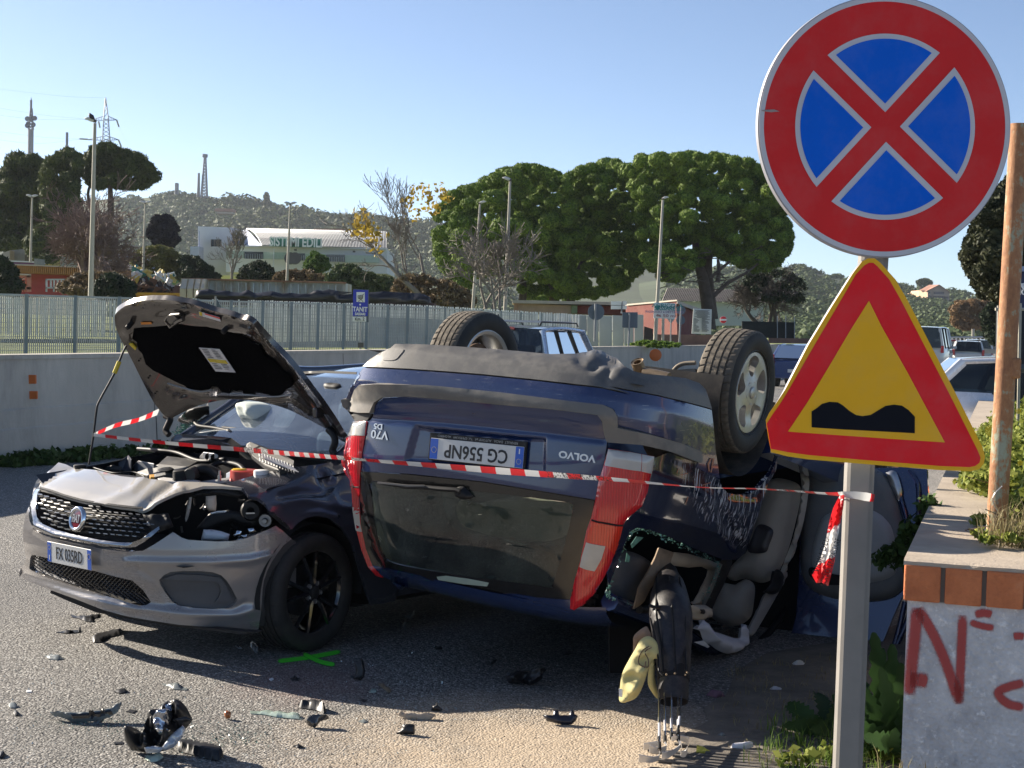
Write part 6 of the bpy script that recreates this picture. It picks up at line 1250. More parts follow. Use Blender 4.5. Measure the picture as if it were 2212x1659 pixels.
b3=lambda*p:Z('B3',p);m_wall=M('white_render',(.60,.60,.61),.85,vary=.06,vscale=.3,dirt=.15,dirtc=(.45,.42,.38));m_lilac=M('lilac_shade_wall',(.42,.45,.56),.85,vary=.08);m_mint=M('mint_panel',(.36,.43,.38),.8,vary=.08);m_win=M('dark_window',(.03,.035,.045),.2,vary=.3,coat=.5)  # lilac wall colour carries the bluish shade of the white gable
wh=empty('warehouse',at1(650,640,150),'long white warehouse with barrel roof and green sign board','building')
slab('long_wall',b3((600,372),(2600,420),(2600,720),(600,700)),[152,150,150,152],10,m_wall,wh);slab('eaves',b3((590,365),(2600,400),(2600,420),(590,380)),[151.6,149.6,149.6,151.6],.8,m_wall,wh)
for xa,xb,ya,yb,mt,nm in((600,820,435,520,m_mint,'mint_panel'),(830,1062,443,532,m_win,'window'),(1062,1350,450,535,m_mint,'mint_panel'),(1352,1582,462,552,m_win,'window'),(1584,1840,470,560,m_mint,'mint_panel'),(1845,2075,480,568,m_win,'window'),(2080,2500,487,575,m_mint,'mint_panel')):
 w=slab(nm,b3((xa,ya),(xb,ya+(xb-xa)*.02),(xb,yb+(xb-xa)*.02),(xa,yb)),149.2 if nm=='window'else 149.3,.4,mt,wh)
 if nm=='window':
  for k in range(8):x=xa+(xb-xa)*(k+.5)/8;slab('window_bar',b3((x-3,ya+30),(x+3,ya+30),(x+3,yb+3),(x-3,yb+3)),149.1,.1,M('bar_grey',(.3,.32,.34),.6),w)
def wroof():
 n=170;arc=[(0.0,0),(.25,.45),(.5,.75),(.75,.93),(1.0,1.0)];V=[]
 for i in range(n):
  t=i/(n-1);e=np.array([1045+(2600-1045)*t,372+(408-372)*t]);r=np.array([850+(2600-850)*t,162+(200-162)*t])
  for(a,h)in arc:
   px_=e[0]+(r[0]-e[0])*a;py_=e[1]+(r[1]-e[1])*h;P=at1(*b3((px_,py_))[0],150+a*9);V.append(P+np.array([0,-.12 if i%2 else.0,.10 if i%2 else 0]))
 return mk('barrel_roof',V,[(i*5+j,(i+1)*5+j,(i+1)*5+j+1,i*5+j+1)for i in range(n-1)for j in range(4)],M('corrugated_roof',(.36,.37,.38),.6,.1,vary=.12,vscale=.4),wh,False)
wroof()
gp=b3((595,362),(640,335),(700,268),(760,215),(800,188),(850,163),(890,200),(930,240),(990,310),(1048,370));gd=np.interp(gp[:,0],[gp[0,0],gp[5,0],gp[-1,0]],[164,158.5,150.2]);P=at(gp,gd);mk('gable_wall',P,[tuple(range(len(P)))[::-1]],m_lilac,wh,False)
ab=empty('office_block',at1(500,640,158),'plain white block adjoining the left end of the warehouse','building')
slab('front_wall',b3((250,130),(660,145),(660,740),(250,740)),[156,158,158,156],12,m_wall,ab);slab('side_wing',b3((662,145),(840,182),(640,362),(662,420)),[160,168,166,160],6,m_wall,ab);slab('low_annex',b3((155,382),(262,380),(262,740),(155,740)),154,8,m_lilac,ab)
w=slab('window',b3((415,292),(538,294),(538,382),(412,380)),155.6,.3,m_win,ab)
for x in(413,455,498,536):slab('window_frame',b3((x-2,292),(x+3,292),(x+3,382),(x-2,382)),155.4,.2,M('frame_brown',(.15,.13,.12),.6),w)
slab('downpipe',b3((264,190),(270,190),(266,400),(260,400)),155.5,.2,m_lilac,ab)
sg=empty('shop_sign',at1(640,525,148),'green roof sign board with white capital letters on the warehouse','sign');slab('sign_board',b3((1152,268),(1785,290),(1783,395),(1154,378)),148,.3,M('sign_green',(.015,.14,.115),.5,vary=.1),sg)
text_px('sign_lettering','SISTEMI EDILI',b3((1165,322))[0],b3((1775,342))[0],147.8,1.25,m_white,sg,sx=.70,bold=.03,lift=.1,ext=.05)
for(x,y)in((762,398),(1460,422),(2190,442)):slab('wall_lamp',b3((x-14,y-10),(x+14,y-10),(x+14,y+10),(x-14,y+10)),149.0,.5,m_ldark,wh)
for x in(1400,1458):u=slab('air_conditioner',b3((x-25,508),(x+25,508),(x+25,550),(x-25,550)),148.8,.6,m_wall,wh);s=MB();s.lathe([(0,.02),(.5,.02),(.6,0)],at1(*b3((x,529))[0],148.7),-fw,14);s.build('fan_grille',m_ldark,u)
slab('downpipe',b3((1188,405),(1196,405),(1190,700),(1182,700)),149.0,.2,m_wall,wh);slab('red_roof_house',b3((1685,158),(2060,158),(2060,180),(1690,180)),190,6,M('red_tiles_far',(.26,.14,.11),.9),wh)
b2=lambda*p:Z('B2',p)
m_redc=M('container_red',(.34,.04,.04),.6,vary=.2,vscale=.8,dirt=.3,dirtc=(.25,.12,.07));m_orc=M('container_orange',(.42,.20,.05),.65,vary=.2,dirt=.3)
rc=empty('red_container',at1(200,640,76),'red container stack behind the left fence','container');slab('container_body',b2((100,700),(1500,740),(1500,1000),(100,1000)),76,3,m_redc,rc)
oc=empty('ribbed_container',at1(150,600,75),'long ribbed orange brown container along the left yard','container');slab('top_rail',b2((70,595),(1480,650),(1480,664),(70,610)),74.6,2.6,M('rail_cream',(.5,.42,.36),.7),oc)
for k in range(56):
 x=80+k*25;y=608+(x-80)*.038;slab('side_rib',b2((x,y),(x+15,y+.5),(x+15,y+92),(x,y+92)),74.7,.3,m_orc,oc)
slab('container_body',b2((72,608),(1480,664),(1480,760),(72,705)),74.9,2.4,M('container_orange_dark',(.26,.11,.03),.7),oc)
for k in range(7):
 x=80+k*44;
lc=empty('salmon_frame',at1(90,640,70),'salmon container end with ladder rungs behind the left fence','container')
for q in((190,735,225,945),(330,735,378,945),(190,735,378,765),(190,885,378,915),(262,765,275,945),(300,765,312,945)):slab('frame_bar',b2((q[0],q[1]),(q[2],q[1]),(q[2],q[3]),(q[0],q[3])),70,.15,M('salmon_paint',(.50,.19,.14),.6,dirt=.3),lc)
for k in range(5):slab('ladder_rung',b2((272,780+k*32),(302,780+k*32),(302,788+k*32),(272,788+k*32)),69.9,.08,m_white,lc)
slab('top_bar',b2((188,716),(362,722),(362,740),(188,736)),69.8,.3,M('rail_cream',(.5,.42,.36),.7),lc)
gf=empty('metal_rack',at1(222,640,69),'pale grey metal frame standing beside the red container','rack')
for q in((565,782,820,800),(565,885,820,903),(565,782,580,945),(620,800,634,890),(660,800,674,945),(705,800,719,890),(755,800,769,945),(802,782,820,945)):slab('frame_bar',b2((q[0],q[1]),(q[2],q[1]),(q[2],q[3]),(q[0],q[3])),69,.12,M('pale_grey_paint',(.45,.48,.52),.6),gf)
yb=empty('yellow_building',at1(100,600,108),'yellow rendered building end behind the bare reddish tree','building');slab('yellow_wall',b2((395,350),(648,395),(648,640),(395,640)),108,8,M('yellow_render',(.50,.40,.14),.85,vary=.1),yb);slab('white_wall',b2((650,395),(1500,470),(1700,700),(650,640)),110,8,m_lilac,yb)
for x in(960,1180,1540):slab('doorway',b2((x,505),(x+90,510),(x+90,640),(x,640)),109.8,.3,m_win,yb)
pb=empty('broken_wall',at1(40,600,112),'pale curved broken wall left of the yellow building','wall');slab('wall_slab',b2((10,470),(120,430),(120,600),(10,600)),104,1,M('pinkish_render',(.42,.36,.32),.85),pb);slab('wall_slab',b2((120,430),(310,410),(310,600),(120,600)),105,1,M('grey_render',(.26,.25,.24),.85),pb);slab('pillar',b2((308,405),(362,405),(362,590),(308,590)),104,1,M('brown_pillar',(.12,.10,.08),.9),pb)
pu=empty('purple_skip',at1(60,570,100),'low purple container with a white rim at the left','container');slab('skip_side',b2((60,565),(430,582),(430,604),(60,600)),96,2,M('purple_paint',(.13,.05,.13),.6),pu);slab('skip_rim',b2((60,550),(430,568),(430,583),(60,566)),95.9,2.2,M('rim_white',(.6,.6,.62),.6),pu);slab('grey_box',b2((425,532),(465,532),(465,606),(425,606)),95,1.5,M('grey_render',(.26,.25,.24),.85),pu)
sk=empty('grey_skip',at1(345,605,84),'grey skip heaped with green and white sheeting','skip');slab('skip_side',b2((1560,805),(2140,820),(2080,880),(1560,880)),80,2.5,M('skip_grey',(.28,.29,.29),.6,dirt=.3),sk)
for k in range(8):x=1600+k*68;slab('skip_rib',b2((x,812),(x+14,812),(x+14,875),(x,875)),79.8,.2,M('skip_grey',(.28,.29,.29),.6,dirt=.3),sk)
def heap(name,label,poly,d,mats,n,size,seed,cat='scrap'):
 o=empty(name,at1(np.mean([p[0]for p in poly]),max(p[1]for p in poly),d),label,cat);rs_=np.random.RandomState(seed);P=np.array(poly,float);mn,mx=P.min(0),P.max(0);mbs=[MB()for _ in mats];k=0
 while k<n:
  q=rs_.uniform(mn,mx)
  if not inside(q,P)[0]:continue
  c=at1(q[0],q[1],d+rs_.uniform(-.8,.8));a=rs_.normal(size=3);a/=np.linalg.norm(a);b=np.cross(a,rs_.normal(size=3));b/=np.linalg.norm(b);R=np.stack([a,b,np.cross(a,b)],1);mbs[rs_.randint(len(mats))].box(c,size*rs_.uniform(.3,1.6,3)*np.array([1.6,.6,.12]),R);k+=1
 for m_,mt in zip(mbs,mats):
  if m_.n:ob=m_.build('scrap_pieces',mt,o);ob['kind']='stuff'
 return o
heap('sheeting_heap','tangle of green and white sheeting on the grey skip',b2((1560,735),(1740,690),(1830,745),(2130,755),(2180,830),(1800,815),(1560,800)),79,[M('teal_sheet',(.02,.16,.15),.5),M('white_sheet',(.6,.6,.58),.5),M('yellow_sheet',(.55,.42,.12),.6)],70,.5,81,'sheeting')
heap('scrap_heap','brown heap of scrap metal in the yellow skip',b2((1560,945),(1640,880),(1830,870),(2000,885),(2212,900),(2212,960),(1700,965)),70,[M('rust_scrap',(.16,.07,.035),.8),M('dark_scrap',(.05,.035,.03),.8),M('grey_scrap',(.35,.33,.30),.5)],150,.42,82)
ys=empty('yellow_skip',at1(330,640,70),'yellow skip edge just above the fence','skip');slab('skip_side',[(264,633),(*(388,634),),(388,660),(264,660)],69,2.5,M('skip_yellow',(.60,.31,.02),.55,dirt=.2),ys);slab('skip_rim',[(262,631),(388,633),(388,637),(262,636)],68.8,2.8,M('skip_yellow',(.60,.31,.02),.55,dirt=.2),ys)
m_cream=NT('rusty_cream_paint');_t=m_cream;_n=_t.noise(_t.coord(scale=(1,1,.25)),1.6,8,.75);_t.set(color=_t.ramp(_n,[(.46,(.52,.54,.53)),(.58,(.40,.33,.24)),(.68,(.25,.10,.035))]),rough=.7);m_cream=_t.m
wc=empty('white_container',at1(560,640,66),'long white ribbed container with rust runs beyond the fence','container');slab('container_side',b3((335,795),(2090,838),(2090,1010),(335,1010)),66.2,2.4,m_cream,wc)
for k in range(19):x=375+k*93;y=795+(x-335)*.024;slab('side_rib',b3((x,y+25),(x+16,y+25),(x+14,1000),(x+2,1000)),66.0,.2,m_cream,wc)
slab('top_rail',b3((40,772),(2085,822),(2092,842),(335,798)),65.9,.3,M('rusty_rail',(.34,.17,.09),.8,vary=.4,vscale=2),wc)
ce=empty('cream_skip_end',at1(410,640,64),'sunlit cream tapered end of the white container','container')
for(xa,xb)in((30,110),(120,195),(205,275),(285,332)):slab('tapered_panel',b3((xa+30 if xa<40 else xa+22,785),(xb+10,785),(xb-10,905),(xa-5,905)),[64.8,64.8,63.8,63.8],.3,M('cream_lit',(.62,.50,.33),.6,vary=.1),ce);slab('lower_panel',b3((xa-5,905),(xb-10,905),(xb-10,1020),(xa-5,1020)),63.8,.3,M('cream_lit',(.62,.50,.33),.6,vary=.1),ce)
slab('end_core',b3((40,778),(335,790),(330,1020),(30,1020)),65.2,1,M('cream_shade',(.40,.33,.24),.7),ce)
tp=empty('tarpaulin_load',at1(700,665,58),'long load under a wrinkled black tarpaulin above the fence','tarpaulin')
tarp=J(b3((215,1000),(240,925),(390,908),(480,935),(590,928),(700,950),(780,955),(870,918),(960,960),(1090,945),(1180,935),(1290,965),(1390,955),(1500,970),(1630,965),(1720,922),(1800,930),(1880,912),(2000,935),(2180,950)),Z('Z2',[(60,1045),(180,1035),(330,1022),(440,1030),(560,1035),(620,1055),(635,1110),(300,1108),(0,1100)]),b3((1700,1075),(1100,1060),(870,1055),(500,1045),(215,1040)))
PT=lambda d:(lambda p:at(p,np.full(len(np.asarray(p).reshape(-1,2)),d)))
puff('tarpaulin',tarp,PT(58),.22,M('black_tarp',(.016,.016,.022),.42,vary=.3),tp,20,5,smooth=False,wr=.28,seed=9)
slab('load_side',J(b3((215,1035)),[(938,655),(938,675)],b3((215,1090))),57.9,1.5,M('maroon_shade',(.035,.015,.02),.7),tp)
m_back=M('sign_back_grey',(.10,.125,.15),.5,.2,vary=.1);m_spole=M('sign_pole_grey',(.22,.23,.24),.5,.3)
def pole(par,a,b,d,w,mat=None,nm='post'):
 A,B=at1(*a,d),at1(*b,d);s=MB();s.tube([A,B],w*d/FPX/2,8);return s.build(nm,mat or m_spole,par,sharp=60)
def disc(par,c,r,d,mat,nm='sign_disc',th=.02,face=-1):
 s=MB();s.lathe([(0,0),(r*d/FPX,0),(r*d/FPX,-th),(0,-th)],at1(*c,d),-fw,28);return s.build(nm,mat,par,sharp=40)
b4=lambda*p:Z('B4',p)
tn=empty('direction_sign',at1(779,752,36),'blue supermarket sign with a trolley symbol before the fence','sign');m_sb=M('sign_blue',(.02,.035,.42),.4,vary=.08)
slab('sign_back_plate',[(764,624),(797,626),(796,696),(763,694)],36.03,.02,m_back,tn);slab('blue_panel',[(763,626),(795,627),(794,683),(762,682)],36,.02,m_sb,tn);slab('white_panel',[(770,631),(788,631),(788,653),(770,652)],35.98,.01,m_white,tn);slab('distance_plate',[(762,684),(791,684),(791,695),(762,694)],35.98,.02,m_white,tn)
s=MB();tr=lambda x,y:at1(771+x,633+y,35.95)
for a,b in(((2,6),(13,4)),((13,4),(16,1)),((2,6),(3,12)),((3,12),(12,12)),((12,12),(13,4)),((3,9),(12.5,8.5)),((5,6),(6,12)),((8,5.5),(8.5,12)),((11,5),(11,12)),((5,12),(12,17)),((12,12),(4,17))):s.tube([tr(*a),tr(*b)],.005,4)
for c in((4,18),(12.5,18)):s.lathe([(.006,0),(.012,0)],tr(*c),-fw,8)
s.build('trolley_symbol',m_ink,tn)
text_px('brand_lettering','TANIT',(763,668),(793,669),35.97,.155,m_white,tn,.75,.004);text_px('town_lettering','SASSARI',(763,678),(793,679),35.97,.085,m_white,tn,.80,.003);text_px('distance_lettering','Km. 2',(764,689.5),(790,689.5),35.95,.105,m_ink,tn,.9,.002)
s=MB();s.lathe([(0,.003),(.022,.003),(.022,0)],at1(778,658,35.97),-fw,10);s.build('brand_dot',m_white,tn)
pole(tn,(779,695),(779,756),36,2.6);slab('bracket_box',[(773,740),(785,740),(785,751),(773,751)],35.95,.06,m_ldark,tn)
ts=empty('warning_sign_back',at1(470,690,34),'dark back of a triangular sign peeking over the bonnet','sign');P=at([(466,641),(484,676),(452,674)],[34]*3);s=MB();s.add(np.vstack([P,P+np.array([0,.02,0])]),[(0,2,1),(3,4,5),(0,1,4,3),(1,2,5,4),(2,0,3,5)]);s.build('triangle_plate',m_back,ts);pole(ts,(466,640),(466,700),33.95,4)
c1=empty('round_sign_back',at1(1284,745,44),'grey back of a round sign right of the silver people carrier','sign');disc(c1,b4((1098,315))[0],17.8,44,m_back);pole(c1,b4((1094,235))[0],b4((1085,600))[0],43.93,5)
c2=empty('square_sign_back',at1(1358,745,46),'grey back of a square sign right of the round one','sign');slab('sign_plate',b4((1352,318),(1502,318),(1500,470),(1350,468)),46,.02,m_back,c2,.01);pole(c2,b4((1424,330))[0],b4((1412,645))[0],45.93,4)
c3=empty('white_plate_sign',at1(1340,700,52),'two stacked blank white plates on a thin pole','sign');slab('sign_plate',b4((1243,212),(1396,212),(1396,248),(1243,248)),52,.02,m_white,c3);slab('sign_plate',b4((1243,253),(1396,253),(1396,289),(1243,289)),52,.02,m_white,c3);pole(c3,b4((1352,212))[0],b4((1345,330))[0],51.95,3)
c4=empty('farm_shop_sign',at1(1437,740,55),'white board with teal farm shop lettering and an arrow','sign');slab('sign_board',b4((1663,224),(1868,232),(1862,382),(1655,375)),55,.05,m_white,c4);m_teal=M('teal_print',(.02,.22,.22),.5);m_mauve=M('mauve_print',(.25,.2,.3),.5);m_rosy=M('rosy_print',(.35,.2,.2),.5)
for nm,tx_,a,b,sz,mt,sx_ in(('shop_lettering','AGRICOLA',(1715,254),(1862,258),.20,m_teal,1.12),('shop_lettering','SASSARESE',(1715,280),(1862,284),.20,m_teal,.98),('shop_lettering','INGROSSO e DETTAGLIO',(1665,314),(1858,318),.115,m_mauve,1.05),('shop_lettering','a 50 mt',(1728,352),(1855,355),.14,m_rosy,1.5)):text_px(nm,tx_,b4(a)[0],b4(b)[0],54.93,sz,mt,c4,sx_,.003)
P=at(b4((1675,348),(1700,332),(1700,341),(1724,342),(1724,356),(1700,355),(1700,363)),[54.94]*7);mk('arrow',P,[tuple(range(7))],m_rosy,c4,False)
s=MB()
for k,(x,y)in enumerate(((1688,262),(1698,262),(1684,270),(1693,270),(1702,268),(1690,279),(1698,278),(1694,286))):s.lathe([(0,.01),(.045,.01),(.05,0)],at1(*b4((x,y))[0],54.94),-fw,10)
s.build('grape_emblem',m_teal,c4)
for x in(1748,1676):pole(c4,b4((x,378))[0],b4((x-4,640))[0],55.05,6,m_pole)
c5=empty('twin_round_signs_back',at1(1480,742,57),'two round sign backs one above the other on a pole','sign');disc(c5,b4((1921,298))[0],10,57,m_back);disc(c5,b4((1918,395))[0],9.8,57,m_back);pole(c5,b4((1923,250))[0],b4((1904,635))[0],56.9,4)
c6=empty('give_way_sign_back',at1(1452,742,58),'pale back of a downward triangular sign under the shop board','sign');P=at(b4((1785,378),(1860,382),(1822,432)),[58]*3);s=MB();s.add(np.vstack([P,P+np.array([0,.02,0])]),[(0,2,1),(3,4,5),(0,1,4,3),(1,2,5,4),(2,0,3,5)]);s.build('triangle_plate',M('pale_back',(.35,.36,.36),.5),c6);pole(c6,b4((1824,385))[0],b4((1820,635))[0],57.9,3)
c7=empty('notice_board',at1(1517,720,62),'tall white building-site notice board full of small print','sign');slab('board_panel',Z('B5',[(785,732),(1030,742),(1020,1075),(762,1068)]),62,.05,M('board_white',(.58,.60,.58),.6,vary=.05),c7)
rs=np.random.RandomState(12)
for k in range(24):
 y=755+k*12.2;x0=800+rs.uniform(0,30)if k<9 else 790;
 for(xa,xb)in(((x0,1015-(x0-790)),)if k<9 else((788,788+rs.uniform(30,80)),(895,895+rs.uniform(50,110)))):strip('board_print',Z('B5',[(xa,y),(xb,y+3)]),PT(61.9),1.1,M('print_grey',(.12,.13,.13),.7),c7,.005)
c8=empty('no_entry_sign',at1(1562,720,66),'round red no entry sign with a white bar','sign');q=Z('B5',[(1186,882)])[0];disc(c8,q,7.7,66,m_white,'sign_disc');disc(c8,q,7.3,65.95,M('sign_red',(.60,.015,.02),.4),'red_disc',.01);slab('white_bar',Z('B5',[(1143,871),(1229,871),(1229,893),(1143,893)]),65.9,.01,m_white,c8);pole(c8,(1562,712),(1562,745),66.1,2.5)
m_redw=M('brick_red_wall',(.14,.030,.024),.85,vary=.12,vscale=.5,dirt=.2);m_lb=M('low_beige_wall',(.36,.27,.22),.85,vary=.1)
lb=empty('low_building',at1(1250,690,80),'low flat-roofed building with a pale concrete roof edge behind the pines','building');slab('beige_wall',b4((340,232),(920,255),(920,330),(330,330)),80,6,m_lb,lb);slab('roof_edge',b4((285,200),(1400,222),(1400,250),(290,230)),79.5,7,M('pale_concrete',(.42,.38,.32),.85,dirt=.3),lb);slab('end_pier',b4((305,230),(345,232),(345,330),(300,330)),79.8,1,M('brown_brick_pier',(.32,.20,.14),.85),lb);slab('red_section',b4((920,252),(1400,258),(1400,345),(915,330)),79.9,6,m_redw,lb);slab('green_section',b4((860,250),(918,252),(916,330),(860,330)),79.8,1,M('dull_green_wall',(.16,.22,.13),.85),lb)
rb=empty('red_building',at1(1450,730,78),'brick red building behind the shop board','building');slab('red_wall',b4((1400,250),(1880,205),(1885,640),(1400,620)),[78,72,72,78],6,m_redw,rb);slab('roof_trim',b4((1400,238),(1882,196),(1882,210),(1400,254)),[77.8,71.8,71.8,77.8],6.4,M('pale_concrete',(.42,.38,.32),.85,dirt=.3),rb);slab('side_wall',b4((1885,210),(2060,300),(2060,640),(1885,640)),[72,76,76,72],4,m_redw,rb);slab('side_trim',b4((1885,205),(2110,285),(2110,320),(1885,235)),[71.8,75.8,75.8,71.8],4,M('pale_concrete',(.42,.38,.32),.85,dirt=.3),rb)
slab('base_wall',b4((1560,530),(2230,540),(2230,640),(1560,620)),70,.4,M('brown_brick_wall',(.22,.12,.09),.9,vary=.2,vscale=2),rb);slab('dark_gate',b4((1565,455),(1650,480),(1650,590),(1560,590)),69.8,.2,M('dark_gate',(.05,.035,.03),.8),rb)
b5=lambda*p:Z('B5',p)
ws_=empty('tiled_shed',at1(1600,700,120),'whitewashed shed with a long corrugated tile roof','building');slab('front_wall',b5((560,640),(1720,660),(1720,960),(560,960)),120,8,M('whitewash',(.46,.50,.46),.85,vary=.1,vscale=.4,dirt=.2),ws_)
V=[];n=150
for i in range(n):
 t=i/(n-1);lo_=at1(*b5((360+1760*t,632+35*t))[0],119.5);hi_=at1(*b5((430+1790*t,462+45*t))[0],126);dz=np.array([0,-.05,.09])if i%2 else np.zeros(3);V+=[lo_+dz,hi_+dz]
mk('tile_roof',V,[(2*i,2*i+2,2*i+3,2*i+1)for i in range(n-1)],M('grey_tiles',(.20,.175,.15),.8,vary=.2,vscale=1),ws_,False)
hg=empty('dark_hedge',at1(1690,740,88),'dark screened fence under the leafless tree','hedge');slab('screen_panel',b5((1440,900),(2140,915),(2140,1130),(1440,1120)),88,.3,M('dark_screen',(.018,.024,.022),.9,vary=.3,vscale=3),hg)
for x in(1910,2022,2140):slab('screen_post',b5((x-4,830),(x+4,830),(x+4,1130),(x-4,1130)),87.8,.1,m_galv,hg)
slab('low_wall',b5((1800,1125),(2400,1135),(2400,1200),(1800,1195)),86,.3,M('brown_brick_wall',(.22,.12,.09),.9,vary=.2,vscale=2),hg)
slab_b=bush('bright green weeds growing on top of the barrier',b4((1430,640),(1500,610),(1570,598),(1700,600),(1800,608),(1890,630),(1880,645),(1450,650)),49,m_gr,30,5,120,.05,seed=90,name='weeds')
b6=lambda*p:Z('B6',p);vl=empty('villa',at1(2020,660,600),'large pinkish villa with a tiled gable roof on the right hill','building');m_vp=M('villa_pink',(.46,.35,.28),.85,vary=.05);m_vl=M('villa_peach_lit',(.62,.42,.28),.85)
slab('gable_wall',b6((700,500),(1000,520),(990,665),(700,660)),600,14,m_vp,vl);P=at(b6((690,502),(860,420),(1010,522)),[599.8]*3);mk('gable',np.vstack([P,P+np.array([0,14,0])]),[(0,2,1),(3,4,5),(0,1,4,3),(1,2,5,4)],m_vp,vl,False)
P=at(b6((690,500),(860,416),(1015,522),(1015,527),(860,424),(690,508)),[598.5]*6);mk('roof',np.vstack([P,P+np.array([0,16,0])]),[(0,1,7,6),(1,2,8,7),(5,4,1,0),(4,3,2,1),(0,6,11,5)],M('villa_tiles',(.38,.19,.13),.85),vl,False)
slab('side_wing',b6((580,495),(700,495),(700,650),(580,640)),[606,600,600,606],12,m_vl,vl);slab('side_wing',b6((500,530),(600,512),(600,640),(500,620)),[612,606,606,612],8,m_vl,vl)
P=at(b6((580,497),(720,420),(860,418),(700,497)),[604,612,605,600]);mk('side_roof',P,[(0,1,2,3)],M('villa_tiles',(.38,.19,.13),.85),vl,False)
for(xa,ya,xb,yb_)in((705,512,735,537),(705,565,755,595),(705,625,740,648),(790,512,925,548),(780,572,860,600),(872,573,920,606),(930,578,985,606),(805,628,860,655),(870,630,925,658)):slab('window',b6((xa,ya),(xb,ya+3),(xb,yb_+3),(xa,yb_)),599.3,.6,M('villa_shade',(.12,.11,.12),.7),vl)
for y in(548,606):slab('balcony',b6((770,y),(995,y+4),(995,y+22),(770,y+18)),598.6,1,m_vp,vl)
for(x,y,w)in((1640,573,18),(1700,590,22),(1730,598,14)):slab('far_house',rectpx(x,y,x+w,y+7),640,6,M('far_house_wall',(.42,.40,.38),.85),empty('far_house',at1(x,y+8,640),'small pale house at %s of the right hill'%{1640:'the left skyline',1700:'the middle slope',1730:'the lower slope'}[x],'house'))
fh=empty('far_house',at1(485,455,700),'low house with an orange tiled roof on the left hill','house');slab('roof',[(465,450),(503,451),(503,457),(463,456)],700,8,M('villa_tiles',(.38,.19,.13),.85),fh);slab('wall',[(465,457),(502,458),(502,462),(465,461)],700.5,7,m_vp,fh)
